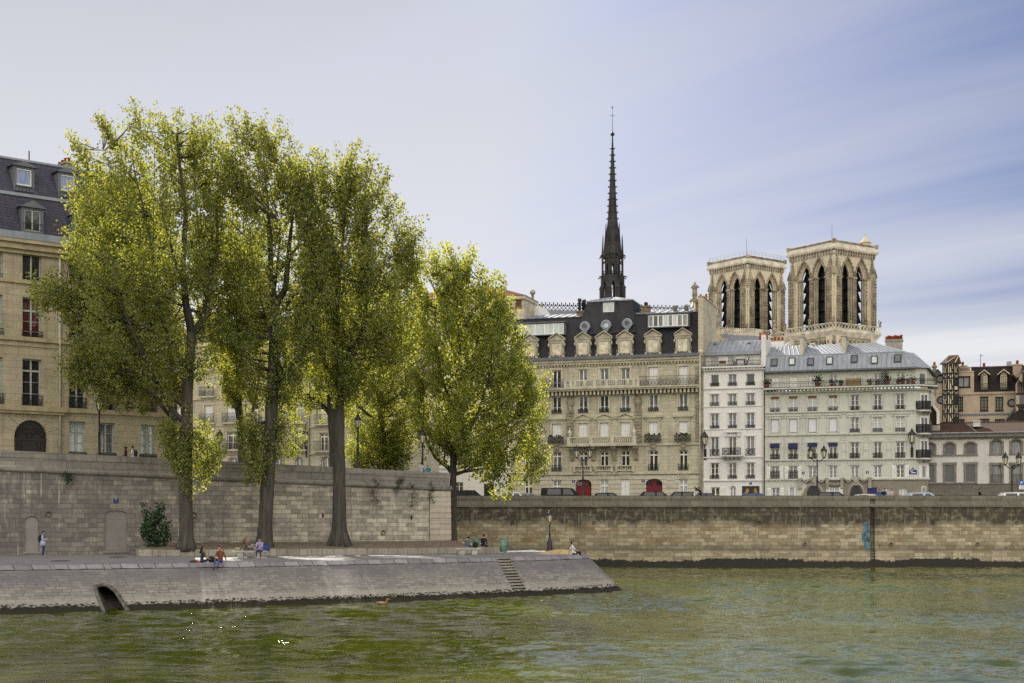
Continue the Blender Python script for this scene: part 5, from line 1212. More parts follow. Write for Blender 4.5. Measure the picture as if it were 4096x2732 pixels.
# roof: steep lower slope, shallow upper slope
yA = -.05; zb0 = zt; z385 = g4(385); yB = yA + (z385 - zb0) * .62; zrg = fg.z(UG, z4(0, 270)[1], 5.5)
mb = MB()
GX = cE[0]
mb.box(0, GR + .15, yA - .25, .4, zt - .12, zt + .06, 1)
mb.quad((0, yA, zb0), (GR + .2, yA, zb0), (GR - 1.2, yB, z385), (0, yB, z385)); mb.quad((0, yB, z385), (GR - 1.2, yB, z385), (GR - 4.6, 5.5, zrg), (0, 5.5, zrg))
mb.quad((GR + .2, yA, zb0), (GX + .2, cE[1], zb0), (GX - 1.6, cE[1] + 1.6, z385), (GR - 1.2, yB, z385)); mb.quad((GX + .2, cE[1], zb0), (GX + .8, 11, zb0), (GX - 1.2, 10, z385), (GX - 1.6, cE[1] + 1.6, z385))
mb.add([(GR - 1.2, yB, z385), (GX - 1.6, cE[1] + 1.6, z385), (GX - 1.2, 10, z385), (GR - 4.6, 5.5, zrg)], [(0, 1, 3), (1, 2, 3)])
mb.add([(GR - 4.6, 5.5, zrg), (0, 5.5, zrg), (0, 11, zb0), (GX + .8, 11, zb0), (GX - 1.2, 10, z385)], [(0, 4, 3, 2, 1)])
mb.add([(0, yA, zb0), (0, yB, z385), (0, 5.5, zrg), (0, 11, zb0)], [(0, 1, 2, 3)])
n = 30
for i in range(1, n):
    x = (GR - .4) * i / n
    mb.bar((x, yA - .01, zb0), (min(x, GR - 1.3), yB - .02, z385 + .02), .07); mb.bar((min(x, GR - 1.3), yB - .02, z385 + .02), (min(x, GR - 1.2) * (GR - 4.6) / (GR - 1.2), 5.48, zrg + .03), .06)
mb.bar((GR + .2, yA, zb0), (GR - 1.2, yB, z385), .12); mb.bar((GX + .2, cE[1], zb0), (GX - 1.6, cE[1] + 1.6, z385), .12); mb.bar((GR - 1.2, yB, z385), (GR - 4.6, 5.5, zrg), .12)
mb.box(0, GR - 1.2, yB - .06, yB + .03, z385 - .04, z385 + .05)
ro = mb.build('roof', [M['zinc'], M['zincdark']], gh)
for k, (xf, yy, op) in enumerate(((XC(1158), 478, 0), (XC(1398), 475, 1), (XC(1648), 485, 0), (XC(1905), 480, 1), (XC(2235), 465, 0), (XD(338), 0, 1), (XD(650), 0, 1))):
    zz_ = g4(yy) if yy else fg.z(UG6, z6(0, (0, 0, 0, 0, 0, 292, 282)[k])[1]); yv = yA + (zz_ - zb0) * .62
    mb = MB(); w_ = .36
    mb.frustum([(xf - w_, yv - .45 * .62 - .10, zz_ - .45), (xf + w_, yv - .45 * .62 - .10, zz_ - .45), (xf + w_, yv - .45 * .62 + .1, zz_ - .5), (xf - w_, yv - .45 * .62 + .1, zz_ - .5)], [(xf - w_, yv + .45 * .62 - .10 - .25 * op, zz_ + .45), (xf + w_, yv + .45 * .62 - .10 - .25 * op, zz_ + .45), (xf + w_, yv + .45 * .62 + .1, zz_ + .4), (xf - w_, yv + .45 * .62 + .1, zz_ + .4)]); so_ = mb.build('roof_window', M['black'], gh)
    mb = MB(); w_ = .25; e = .025; mb.quad((xf - w_, yv - .32 * .62 - .11 - e - .04 * op, zz_ - .32), (xf + w_, yv - .32 * .62 - .11 - e - .04 * op, zz_ - .32), (xf + w_, yv + .32 * .62 - .11 - e - .22 * op, zz_ + .32), (xf - w_, yv + .32 * .62 - .11 - e - .22 * op, zz_ + .32)); mb.build('pane', M['glassblue' if k % 2 == 0 else 'glasspale'], so_)
for x0, x1, yb2, yt in ((1495, 1540, 500, 185), (2062, 2112, 490, 195)):
    o = chimney(gh, XC(x0), XC(x1), yA + 1.2, 5.2, g4(yb2), g4(yt) + .4, M['palestone'], 1, 'pot')
o = chimney(gh, XC(2015), XC(2048), 4.2, 5.4, g4(380), g4(205) + .5, M['palestone'], 1, 'pot'); o = chimney(gh, XC(1590), XC(1630), 5.6, 7, g4(290), g4(240) + .5, M['whitewall'], 1, 'pot')
xl, xr_ = fg.a(z6(492, 0)[0], 8), fg.a(z6(716, 0)[0], 8); o = chimney(gh, xl, xr_, 7.4, 8.6, fg.z(UG6, z6(0, 230)[1], 8), fg.z(UG6, z6(0, 62)[1], 8), M['rendergrey'], 8, 'pot', True, .5)
xl, xr_ = fg.a(z4(1105, 0)[0], 8), fg.a(z4(1300, 0)[0], 8); o = chimney(gh, xl, xr_, 7.4, 8.4, fg.z(UG, z4(0, 290)[1], 8), fg.z(UG, z4(0, 212)[1], 8), M['whitewall'], 4, 'pot', False, .4)
# things on the balcony
rr = random.Random(4)
M['plantdark'] = plain('balcony_plants', (0.04, 0.05, 0.022), 0.9, 0.4, 9); M['terracotta'] = plain('terracotta', (0.22, 0.085, 0.05), 0.85, 0.2, 5); M['wood'] = plain('brown_wood', (0.12, 0.055, 0.03), 0.7, 0.25, 6); M['wicker'] = plain('tan_screen', (0.30, 0.21, 0.10), 0.9, 0.2, 6)
def flowerpot(fac, a, y, z, s, lb, grp):
    p = fac.world(a, y, z); o = thing('flowerpot', lb, 'plant pot', tuple(p), fac.rz, grp)
    mb = MB(); mb.lathe((0, 0, 0), [(.16 * s, 0), (.22 * s, .3 * s), (.24 * s, .34 * s)], 10); mb.build('pot', M['terracotta'], o)
    mb = MB(); q = random.Random(int(a * 77))
    for i in range(70):
        c = Vector((q.gauss(0, .17 * s), q.gauss(0, .15 * s), .42 * s + abs(q.gauss(0, .18 * s)))); d = Vector((q.gauss(0, 1), q.gauss(0, 1), q.gauss(0, .6))).normalized() * .11 * s; e = d.cross(Vector((q.gauss(0, 1), q.gauss(0, 1), q.gauss(0, 1)))).normalized() * .07 * s
        mb.add([c - d, c + e, c + d, c - e], [(0, 1, 2, 3)])
    mb.build('foliage', M['plantdark'], o)
for k, (xx, s, lb) in enumerate(((XC(1075), 1.2, 'terracotta pot with a round plant at the end of the long balcony'), (XC(1755), 1.5, 'terracotta pot with a bushy plant between closed shutter and glazed door'), (XC(1945), 1.0, 'low terracotta pot with plant below the glazed balcony door'), (XC(2065), .9, 'terracotta pot with low trailing plant right of the glazed balcony door'),
                     (XD(285), .9, 'terracotta pot with plant left of the sixth balcony window'), (XD(385), .8, 'terracotta pot with plant below the lattice trellis'), (XD(515), 1.2, 'terracotta pot with tall plant under the lattice trellis'), (XD(660), .8, 'terracotta pot with small plant below the seventh balcony window'), (XD(720), 1.1, 'terracotta pot with bushy plant right of the seventh balcony window'), (XD(795), .8, 'terracotta pot with plant near the balcony corner'), (XD(862), 1.0, 'terracotta pot with plant at the balcony corner'))):
    flowerpot(fg, xx, -.45, zc + .37, s, lb, 'flowerpots on the long balcony')
p = fg.world(XD(483), -.3, zc + .37); o = thing('trellis', 'dark diamond lattice trellis standing on the long balcony', 'trellis', tuple(p), fg.rz)
mb = MB(); hw = (XD(527) - XD(437)) / 2; hh2 = fg.z(UG6, z6(0, 462)[1]) - zc - .37
for q in np.arange(-hh2 * .5, hw * 2 + hh2, .26):
    for sg_ in (1, -1):
        # clip a 45-degree strip against the rectangle
        pts = []
        x0, z0_ = (q, 0)
        za = max(0, q - 2 * hw); zb2 = min(hh2, q)
        if zb2 > za:
            xa, xb = q - za, q - zb2
            if sg_ < 0: xa, xb = 2 * hw - xa, 2 * hw - xb
            mb.bar((xa - hw, 0, za), (xb - hw, .01 * sg_, zb2), .05)
mb.build('lattice', M['black'], o); mb = MB(); mb.box(-hw - .04, -hw, -.03, .03, 0, hh2); mb.box(hw, hw + .04, -.03, .03, 0, hh2); mb.build('post', M['black'], o)
p = fg.world((XC(2240) + XD(60)) / 2, -.6, zc + .37); o = thing('balcony_screen', 'tan wicker screen behind the railing of the long balcony', 'screen', tuple(p), fg.rz)
mb = MB(); mb.box(-.75, .75, -.02, .02, .1, .85); mb.build('panel', M['wicker'], o); mb = MB(); mb.box(-.8, -.75, -.03, .03, 0, .9); mb.box(.75, .8, -.03, .03, 0, .9); mb.build('post', M['wood'], o)
# table and chairs on the white house's terrace
def folding_chair(fac, a, y, z, sx, lb):
    p = fac.world(a, y, z); o = thing('folding_chair', lb, 'chair', tuple(p), fac.rz, 'wooden folding chairs on the roof terrace')
    mb = MB(); mb.box(-.2, .2, -.2, .2, .43, .47); mb.build('seat', M['wood'], o); mb = MB(); mb.frustum([(-.2 * sx - .02, -.2, .5), (-.2 * sx + .02, -.2, .5), (-.2 * sx + .02, .2, .5), (-.2 * sx - .02, .2, .5)], [(-.36 * sx - .02, -.2, .95), (-.36 * sx + .02, -.2, .95), (-.36 * sx + .02, .2, .95), (-.36 * sx - .02, .2, .95)]); mb.build('backrest', M['wood'], o)
    for yy in (-.18, .18):
        for q in (-1, 1): mb = MB(); mb.bar((-.2 * q, yy, 0), (.2 * q, yy, .43), .04); mb.build('leg', M['wood'], o)
tz = zc  # unused height of green house; terrace height of the white house below
wz = q4(605) + .44
folding_chair(fb, XB(632), .15, wz, 1, 'wooden folding chair left of the small terrace table'); folding_chair(fb, XB(785), .15, wz, -1, 'wooden folding chair right of the small terrace table')
p = fb.world(XB(710), .2, wz); o = thing('terrace_table', 'small brown table between two folding chairs on the roof terrace', 'table', tuple(p), fb.rz)
mb = MB(); mb.box(-.5, .5, -.3, .3, .70, .75); mb.build('tabletop', M['wood'], o)
for sx in (-1, 1):
    for sy in (-1, 1): mb = MB(); mb.box(sx * .42 - .025, sx * .42 + .025, sy * .24 - .025, sy * .24 + .025, 0, .70); mb.build('leg', M['wood'], o)
p = fb.world(XB(478), -.40, q4(505)); o = thing('window_box', 'brown flower box hooked over the terrace railing', 'flower box', tuple(p), fb.rz)
mb = MB(); mb.box(-.36, .36, -.12, .12, -.12, .1); mb.build('box', M['wood'], o); mb = MB()
for i in range(12): mb.ell((rr.uniform(-.3, .3), rr.uniform(-.08, .08), .14), .09, .07, .07, 5, 4)
g_ = mb.build('plants', M['plantdark'], o); g_['kind'] = 'stuff'

# ---------------------------------------------------------------- (4) low white house with arched windows and brown tiles
GE = fg.world(cE[0], cE[1], 0)
fl_ = Fac(fac_at(3690, 1.6).P, FD, 6.0); UL = z7(1650, 0)[0]
l7 = lambda y: fl_.z(UL, z7(0, y)[1]); XL = lambda x: fl_.a(z7(x, 0)[0])
lw = fl_.empty('white_house', 'low white rendered house with grey arched windows and brown tiled roof, at the street corner', 'house')
M['roughwhite'] = stone('rough_white_render', (0.52, 0.505, 0.49), (0.51, 0.495, 0.48), (0.5, 0.49, 0.47), 40, 9, 0.001, stain=(0.36, 0.345, 0.32), st=0.5, streak=0.5, blotch=0.15)
M['greybase'] = stone('grey_brick_base', (0.17, 0.155, 0.13), (0.14, 0.128, 0.108), (0.10, 0.09, 0.08), .5, .12, 0.012, stain=(0.10, 0.09, 0.075), st=0.3, streak=0.2)
M['greysurround'] = plain('grey_stone_surround', (0.185, 0.17, 0.145), 0.9, 0.2, 2)
LE = XL(2600); zt = l7(335); zb0 = l7(960)
lc = [(1020, 1140), (1295, 1408), (1575, 1690), (1922, 2045), (2188, 2308), (2440, 2560)]
LW = []
for k, (xa, xb) in enumerate(lc):
    LW.append((k, 0, XL(xa), XL(xb), l7(558 if k < 3 else 560), l7(415 if k < 3 else 390), .28)); LW.append((k, 1, XL(xa), XL(xb), l7(935 if k < 3 else 945), l7(700 if k < 3 else 710), 0))
base_win = (XL(1110), XL(1255), .3, l7(1100))
mb = MB(); wall_panel(mb, 0, LE, zb0, zt, [(w_[2], w_[3], max(w_[4], zb0 + .01), w_[5], w_[6]) for w_ in LW], .22); mb.build('wall', M['roughwhite'], lw)
mb = MB(); wall_panel(mb, 0, LE, 0, zb0, [base_win], .2, -.03); mb.box(0, LE, -.06, .0, zb0 - .06, zb0 + .02); mb.build('base_wall', M['greybase'], lw)
mb = body(lw, 0, LE, 9, 0, zt, None); mb.build('side_wall', M['roughwhite'], lw)
for k, fl, a, b_, z0, z1, ri in LW:
    z0 = max(z0, zb0 + .01)
    window(lw, a, b_, z0, z1, 'glassgrey' if k >= 3 else 'glass', frame='greysurround', leaf=False, rise=ri, surround=.26, smat=M['greysurround'], fw=.05, sill=fl == 0 or k >= 3, railing='bars' if (k >= 3 and fl == 1) else None, rh=.85)
window(lw, *base_win, 'glass', frame='greysurround', leaf=False, surround=.12, smat=M['greysurround'])
for z in (l7(572), l7(945)): strip(lw, 'string_course', M['greysurround'], 0, XL(1725), z - .07, z + .05, .13)
mb = MB(); mb.box(-.1, LE, -.5, .1, zt + .02, zt + .42); mb.box(-.1, LE, -.3, .1, zt - .12, zt + .018); mb.build('cornice', M['greysurround'], lw)
mb = MB(); mb.box(-.1, LE, -.72, .1, l7(282), l7(268)); mb.build('gutter', M['zinc'], lw)
zrg = fl_.z(UL, z7(0, 138)[1], 4.5)
mb = MB(); mb.add([(-.1, -.6, zt + .45), (LE, -.6, zt + .45), (LE, 4.5, zrg), (XL(1215), 4.5, zrg), (-.1, 4.5, zrg), (-.1, 9.2, zt + .4), (LE, 9.2, zt + .4)], [(0, 1, 2, 3, 4), (4, 3, 2, 6, 5)])
for i in range(60): mb.ell((LE * (i + .5) / 60, 4.5, zrg + .03), LE / 130, .12, .09, 6, 4)
mb.add([(LE, -.6, zt + .45), (LE, 9.2, zt + .4), (LE, 4.5, zrg)], [(0, 1, 2)])
ro = mb.build('roof', M['tile'], lw)
mb = MB(); a, b_ = XL(1668), XL(1768); mb.box(a, b_, 1.2, 2.6, zt + 1.2, l7(112)); mb.box(a - .1, b_ + .1, 1.1, 2.7, l7(112), l7(100)); mb.build('chimney', M['roughwhite'], lw)
# tall party chimney and little dormer between the two houses
mb = MB(); a, b_ = XL(1115), XL(1222); mb.box(a, b_, .8, 2.8, zt + .4, fl_.z(UL, z6(0, 1165)[1])); mb.build('chimney_base', M['rendergrey'], lw)
mb = MB(); zq = lambda y: fl_.z(UL, z6(0, y)[1]); mb.box(XL(1176), XL(1216), 1.0, 1.5, zq(1145), zq(975))
mb.frustum([(XL(1176), 1.0, zq(975)), (XL(1216), 1.0, zq(975)), (XL(1216), 1.5, zq(975)), (XL(1176), 1.5, zq(975))], [(XL(1120), 1.0, zq(893)), (XL(1148), 1.0, zq(885)), (XL(1148), 1.5, zq(885)), (XL(1120), 1.5, zq(893))]); mb.build('flue', M['whitewall'], lw)
mb = MB(); mb.box(XL(1050), XL(1176), 1.6, 4.5, zt + .5, zq(985)); mb.prism([(XL(1030), zq(985)), (XL(1176), zq(985)), (XL(1120), zq(893)), (XL(1030), zq(893))], 1.7, 4.5); mb.build('rear_gable', M['tile'], lw)
mb = MB(); mb.box(XL(1028), XL(1108), .6, 3.0, zt + .45, zq(1118)); mb.prism([(XL(1020), zq(1118)), (XL(1115), zq(1118)), (XL(1030), zq(1060))], .5, 3.0); d_ = mb.build('dormer', M['greysurround'], lw); mb = MB(); mb.box(XL(1034), XL(1082), .55, .59, zt + .6, zq(1140)); mb.build('window', M['glasspale'], d_)

# ---------------------------------------------------------------- (5) half-timbered house behind
fh = Fac(fac_at(3680, 24).P, FD, 6.0); ZH = Z(3660, 1380, 896 / 310); UH = ZH(800, 0)[0]
XH = lambda x, off=0: fh.a(ZH(x, 0)[0], off); h_ = lambda y, off=0: fh.z(UH, ZH(0, y)[1], off)
M['peach'] = plain('peach_render', (0.37, 0.305, 0.225), 0.9, 0.12, 0.9); M['timber'] = plain('dark_timber', (0.022, 0.018, 0.017), 0.8, 0.3, 6); M['cream'] = plain('cream_infill', (0.56, 0.50, 0.36), 0.9, 0.08, 2)
hh3 = fh.empty('half_timbered_house', 'peach house with a half-timbered stair turret and dark tiled mansard, behind the low white house', 'house')
xl, xr_ = XH(500), XH(1300); zc = h_(545)
HW = [(XH(503), XH(548), h_(750), h_(598)), (XH(760), XH(838), h_(755), h_(602)), (XH(937), XH(1013), h_(758), h_(610)), (XH(505), XH(565), h_(930), h_(858)), (XH(755), XH(850), h_(930), h_(860)), (XH(932), XH(1028), h_(930), h_(866))]
mb = MB(); wall_panel(mb, xl, xr_, 0, zc, HW, .25); mb.build('wall', M['peach'], hh3)
mb = body(hh3, xl, xr_, 10, 0, zc, None); mb.build('side_wall', M['peach'], hh3)
for k, h4 in enumerate(HW): window(hh3, *h4, 'glasswarm', frame='timber', rows=(.25, .5, .75), surround=.06, smat=M['timber'], sill=True)
mb = MB(); mb.box(xl, xr_, -.2, .05, zc - .25, zc); mb.build('cornice', M['peach'], hh3); mb = MB(); mb.box(xl, xr_, -.06, .0, h_(815), h_(793)); mb.build('painted_band', plain('grey_blue_band', (0.13, 0.135, 0.16), .8), hh3)
zr_ = h_(245); xm0 = XH(655)
mb = MB(); mb.add([(XH(685), -.15, zc), (xr_, -.15, zc), (xr_, 1.5, zr_), (xm0, 1.5, zr_), (xr_, 8.5, zr_ + .3), (xm0, 8.5, zr_ + .3)], [(0, 1, 2, 3), (3, 2, 4, 5)]); mb.add([(XH(685), -.15, zc), (xm0, 1.5, zr_), (xm0, 8.5, zr_), (XH(685), 10, zc)], [(0, 1, 2, 3)]); ro = mb.build('roof', M['tiledark'], hh3)
mb = MB(); 
for i in range(40): mb.ell((xm0 + (xr_ - xm0) * (i + .5) / 40, 1.5, zr_ + .02), .2, .14, .12, 6, 4)
mb.build('ridge_tiles', plain('purple_ridge_tile', (0.10, 0.045, 0.06), .8, .3, 4), ro)
for k, x in enumerate((800, 1025)):
    xc = XH(x); w_ = XH(x + 38) - xc; yq = -.1
    mb = MB(); mb.box(xc - w_, xc + w_, yq, 2.5, zc + .3, h_(350)); mb.prism([(xc - w_, h_(350)), (xc + w_, h_(350)), (xc, h_(305))], yq, 3); d_ = mb.build('dormer', M['peach'], hh3)
    mb = MB(); W2 = XH(x + 68) - xc
    for sx in (-1, 1): mb.frustum([(xc, yq - .5, h_(298)), (xc, 3, h_(298)), (xc, 3, h_(288)), (xc, yq - .5, h_(288))], [(xc + sx * W2, yq - .5, h_(352)), (xc + sx * W2, 3, h_(352)), (xc + sx * W2, 3, h_(342)), (xc + sx * W2, yq - .5, h_(342))])
    mb.build('dormer_roof', M['cream'], d_)
    mb = MB(); mb.box(xc - w_ * .9, xc + w_ * .9, yq - .05, yq - .004, zc + .35, h_(360)); mb.build('pane', M['glasswarm'], d_)
    mb = MB(); a, b_, za, zb2 = xc - w_ * (.1 if k == 0 else .9), xc + w_ * .9, zc + .6, h_(362)
    for i in range(4): mb.box(a + (b_ - a) * i / 3 - .03, a + (b_ - a) * i / 3 + .03, yq - .09, yq - .052, za, zb2)
    for i in range(5): mb.box(a, b_, yq - .088, yq - .053, za + (zb2 - za) * i / 4 - .025, za + (zb2 - za) * i / 4 + .025)
    mb.build('glazing_bars', M['cream'], d_)
    mb = MB(); rail(mb, xc - w_ * 1.3, xc + w_ * 1.3, zc + .2, zc + 1.0, yq - .35, 'bars'); mb.build('railing', M['timber'], d_)
# terrace block with big window
a, b_ = XH(498), XH(682); zt = h_(300)
mb = MB(); wall_panel(mb, a, b_, zc, zt, [(XH(502), XH(628), h_(478), h_(363))], .2, -.02); mb.box(a, b_, -.1, -.03, zt - .12, zt + .05); mb.box(a, XH(640), .5, 1.0, zt, h_(240)); mb.build('terrace_wall', M['peach'], hh3)
window(hh3, XH(502), XH(628), h_(478), h_(363), 'glassgrey', frame='timber', surround=.1, smat=M['timber'], sill=True); mb = MB(); rail(mb, XH(500), XH(625), zt, h_(262), .3, 'bars'); mb.build('railing', M['iron'], hh3)
# stair turret: half-timbered, polygonal
tx = (XH(325) + XH(497)) / 2; tr = (XH(497) - XH(325)) / 2; ty = -.6; tb = 0
P8 = [(tx + tr * math.cos(R(22.5 + 45 * k)) * 1.08, ty + tr * math.sin(R(22.5 + 45 * k)) * 1.08) for k in range(8)]
mb = MB(); zt = h_(205); mb.prismz(P8, tb, zt); tu = mb.build('stair_turret', M['cream'], hh3)
fr = MB()
front = [P8[4], P8[5], P8[6], P8[7], P8[0]]
levels_ = [h_(990), h_(895), h_(795), h_(690), h_(575), h_(525), h_(385), h_(330), h_(205)]
lerp2 = lambda p, q, k: (p[0] + (q[0] - p[0]) * k, p[1] + (q[1] - p[1]) * k)
for i in range(5):
    p = front[i]; fr.bar((p[0], p[1], tb), (p[0], p[1], zt), .13)
for i in range(4):
    p, q = front[i], front[i + 1]
    for z in levels_: fr.bar((*p, z), (*q, z), .12)
    for j in range(len(levels_) - 1):
        za, zb2 = levels_[j], levels_[j + 1]
        if i == 2 and j in (0, 3, 5): continue
        for kk in (.35, .68): m_ = lerp2(p, q, kk); fr.bar((*m_, za), (*m_, zb2), .08)
        if j % 2 == 0: fr.bar((*p, za), (*lerp2(p, q, .68), zb2), .09)
        else: fr.bar((*q, za), (*lerp2(p, q, .35), zb2), .09)
fr.build('timber_frame', M['timber'], tu)
for za, zb2 in ((h_(690), h_(585)), (h_(478), h_(392)), (h_(900), h_(830))):
    p, q = front[2], front[3]; mb = MB(); n_ = Vector((q[1] - p[1], -(q[0] - p[0]))).normalized() * .05
    A_, B_ = lerp2(p, q, .1), lerp2(p, q, .9); mb.quad((A_[0] + n_.x, A_[1] + n_.y, za), (B_[0] + n_.x, B_[1] + n_.y, za), (B_[0] + n_.x, B_[1] + n_.y, zb2), (A_[0] + n_.x, A_[1] + n_.y, zb2)); mb.build('pane', M['glass'], tu)
mb = MB(); zA, zB = h_(212), h_(108); e = 1.45
P8e = [(tx + (x - tx) * e, ty + (y - ty) * e) for x, y in P8]; r0, r1 = (tx + .1, ty + .6), (tx + .55, ty + .6)
mb.add([(x, y, zA) for x, y in P8e] + [(r0[0] - .3, r0[1], zB), (r1[0] + .4, r1[1], zB + .05)], [(k, (k + 1) % 8, 8 if k in (2, 3, 4) else 9) for k in range(8)] + [(5, 9, 8), (2, 8, 9)] + [tuple(range(7, -1, -1))])
mb.bar((P8e[5][0], P8e[5][1], zA), (r1[0] + .3, r1[1], zB), .07, 1); mb.bar((P8e[6][0], P8e[6][1], zA), (r1[0] + .4, r1[1], zB), .07, 1)
mb.build('turret_roof', [M['tile'], M['cream']], tu)
# lower peach wing with round windows
xl2, xr2 = XH(60), XH(325); za = h_(330)
mb = MB(); mb.prismz([(xl2, 1.2), (XH(238), 1.2), (XH(250), .2), (xr2, .2), (xr2, 6), (xl2, 6)], 0, za); mb.prismz([(XH(60), 1.5), (XH(160), 1.5), (XH(160), 6), (XH(60), 6)], za, h_(285)); mb.prismz([(xl2, 1.1), (XH(237), 1.1), (XH(249), .1), (xr2, .1), (xr2, .2), (XH(251), .3), (XH(239), 1.3), (xl2, 1.3)], h_(545), h_(527)); wg = mb.build('side_wing', M['peach'], hh3)
mb = MB(); mb.add([(XH(150), .2, za), (xr2, -.3, za), (xr2, 4, za), (XH(150), 4, za), (XH(215), 2.2, h_(255)), (XH(265), 1.2, h_(250))], [(0, 1, 5, 4), (1, 2, 5), (2, 3, 4, 5), (3, 0, 4)]); mb.build('wing_roof', M['tiledark'], wg)
for x, y in ((288, 378), (300, 624)):
    mb = MB(); mb.torus((XH(x), .16, h_(y)), .42, .09, 'y', 16, 6); mb.add([(XH(x) + .4 * math.cos(k * math.pi / 8), .15, h_(y) + .4 * math.sin(k * math.pi / 8)) for k in range(16)], [tuple(range(16))], 1); mb.build('round_window', [M['timber'], M['glass']], wg)
mb = MB(); mb.torus((XH(1117), -.05, h_(678)), .42, .09, 'y', 16, 6); mb.add([(XH(1117) + .4 * math.cos(k * math.pi / 8), -.04, h_(678) + .4 * math.sin(k * math.pi / 8)) for k in range(16)], [tuple(range(16))], 1); mb.build('round_window', [M['timber'], M['glass']], hh3)
mb = MB(); mb.tube([(XH(1162), -.15, zc), (XH(1160), -.15, h_(735)), (XH(1110), -.15, h_(800)), (XH(1060), -.15, h_(880))], .14, 8); mb.build('downpipe', M['zincdark'], hh3)
chimney(hh3, XH(198), XH(245), 2, 3, h_(330), h_(215), M['limetrimdark'], 3); chimney(hh3, XH(508), XH(600), 3, 4, h_(320), h_(215), M['limetrimdark'], 6); chimney(hh3, XH(770), XH(840), 3, 4, zr_ - .5, h_(235), M['limetrimdark'], 4)
o = chimney(hh3, XH(1135), XH(1240), .6, 2.0, h_(380), h_(240), M['peach'], 6)
for i in range(3): p = MB(); p.lathe((XH(1077 + 18 * i), 2.5, zr_ - .3), [(.13, 0), (.13, h_(172) - zr_ + .3)], 8); p.build('flue', M['zinc'], hh3)
mb = MB(); mb.tube([(XH(763), 3, zr_ - .2), (XH(763), 3, h_(72))], .04, 5); mb.box(XH(755), XH(798), 2.97, 3.03, h_(94), h_(88)); mb.box(XH(757), XH(775), 2.97, 3.03, h_(75), h_(72)); mb.build('aerial', M['zincdark'], hh3)
mb = MB(); mb.frustum([(XH(845), 2, zr_), (XH(915), 2, zr_), (XH(915), 4, zr_), (XH(845), 4, zr_)], [(XH(862), 2.6, h_(222)), (XH(898), 2.6, h_(222)), (XH(898), 3.4, h_(222)), (XH(862), 3.4, h_(222))]); mb.build('skylight', M['enamel'], hh3)
# neighbour at the very edge: timbered gable with dark roof
f9 = Fac(fac_at(4064, 22).P, FD, 6.0); X9 = lambda x: f9.a(ZH(x, 0)[0]); k9 = lambda y: f9.z(ZH(1230, 0)[0], ZH(0, y)[1])
nb = f9.empty('timbered_house', 'timber-framed gable with dark roof at the right edge, beside the peach house', 'house')
mb = MB(); mb.box(0, X9(1700), 0, 8, 0, k9(440)); mb.prism([(0, k9(440)), (X9(1400), k9(440)), (X9(1400), k9(520) + 4.6)], 0, 8); mb.build('wall', M['peach'], nb)
mb = MB()
for i in range(9): mb.box(X9(1185 + i * 20), X9(1185 + i * 20) + .12, -.06, .0, k9(575), k9(430 + 12 * 0))
for z in (575, 705, 783): mb.box(0, X9(1400), -.08, .0, k9(z), k9(z) + .2)
for i in range(4): mb.bar((X9(1195 + i * 30), -.04, k9(783)), (X9(1225 + i * 30), -.04, k9(705)), .12); mb.bar((X9(1225 + i * 30), -.04, k9(783)), (X9(1195 + i * 30), -.04, k9(705)), .12)
mb.build('timber_frame', M['timber'], nb)
mb = MB(); mb.box(X9(1208), X9(1400), -.03, -.002, k9(700), k9(578)); mb.build('pane', M['glass'], nb)
mb = MB(); mb.frustum([(X9(1130), -.5, k9(345)), (X9(1130), 8, k9(345)), (X9(1130), 8, k9(335)), (X9(1130), -.5, k9(335))], [(X9(1300), -.5, k9(520)), (X9(1300), 8, k9(520)), (X9(1300), 8, k9(508)), (X9(1300), -.5, k9(508))]); mb.frustum([(X9(1240), .1, k9(250)), (X9(1500), .1, k9(250)), (X9(1500), 4, k9(250)), (X9(1240), 4, k9(250))], [(X9(1245), -.2, k9(440)), (X9(1500), -.2, k9(440)), (X9(1500), 8, k9(440)), (X9(1245), 8, k9(440))]); mb.build('roof', M['tiledark'], nb)
mb = MB(); mb.add([(X9(1050), -4, k9(880)), (X9(1190), -4, k9(772)), (X9(1420), -4, k9(840)), (X9(1420), 0, k9(840)), (X9(1190), 0, k9(772)), (X9(1050), 0, k9(880))], [(0, 1, 4, 5), (1, 2, 3, 4)]); mb.add([(X9(1050), -3.9, k9(880)), (X9(1190), -3.9, k9(776)), (X9(1420), -3.9, k9(845)), (X9(1420), -3.9, k9(900)), (X9(1050), -3.9, k9(900))], [(4, 3, 2, 1, 0)]); mb.build('porch_roof', M['tiledark'], nb)
# ---------------------------------------------------------------- (6) house on the near quay, left
LA = math.atan2(.633, .774); LD = Vector((math.cos(LA), math.sin(LA)))
LP = Vector(((683 - CX) / F * 116, 116.0)); f0_ = Fac(LP, LD, 8.2); L0 = 24.0
fl6 = Fac(LP - LD * L0, LD, 8.2); a6 = lambda u, off=0: fl6.a(u, off); v6 = lambda v, u=128, off=0: fl6.z(u, v, off)
M['warmlime'] = stone('warm_limestone', (0.45, 0.40, 0.29), (0.40, 0.355, 0.255), (0.31, 0.27, 0.19), 1.5, .5, 0.008, stain=(0.24, 0.20, 0.135), st=0.55, streak=0.5, blotch=0.2)
M['warmtrim'] = plain('warm_limestone_trim', (0.42, 0.355, 0.23), 0.85, 0.15, 1.5)
lh = fl6.empty('stone_house', 'warm beige stone mansion with blue slate mansard, tall windows and an arched doorway', 'house')
LW6 = L0 + .02; zc = v6(1000)
c6 = [(-62, 11), (90, 166), (277, 343), (395, 461), (562, 623)]
rows6 = {3: (1136, 1019), 2: (1364, 1191), 1: (1625, 1436)}
WN = []
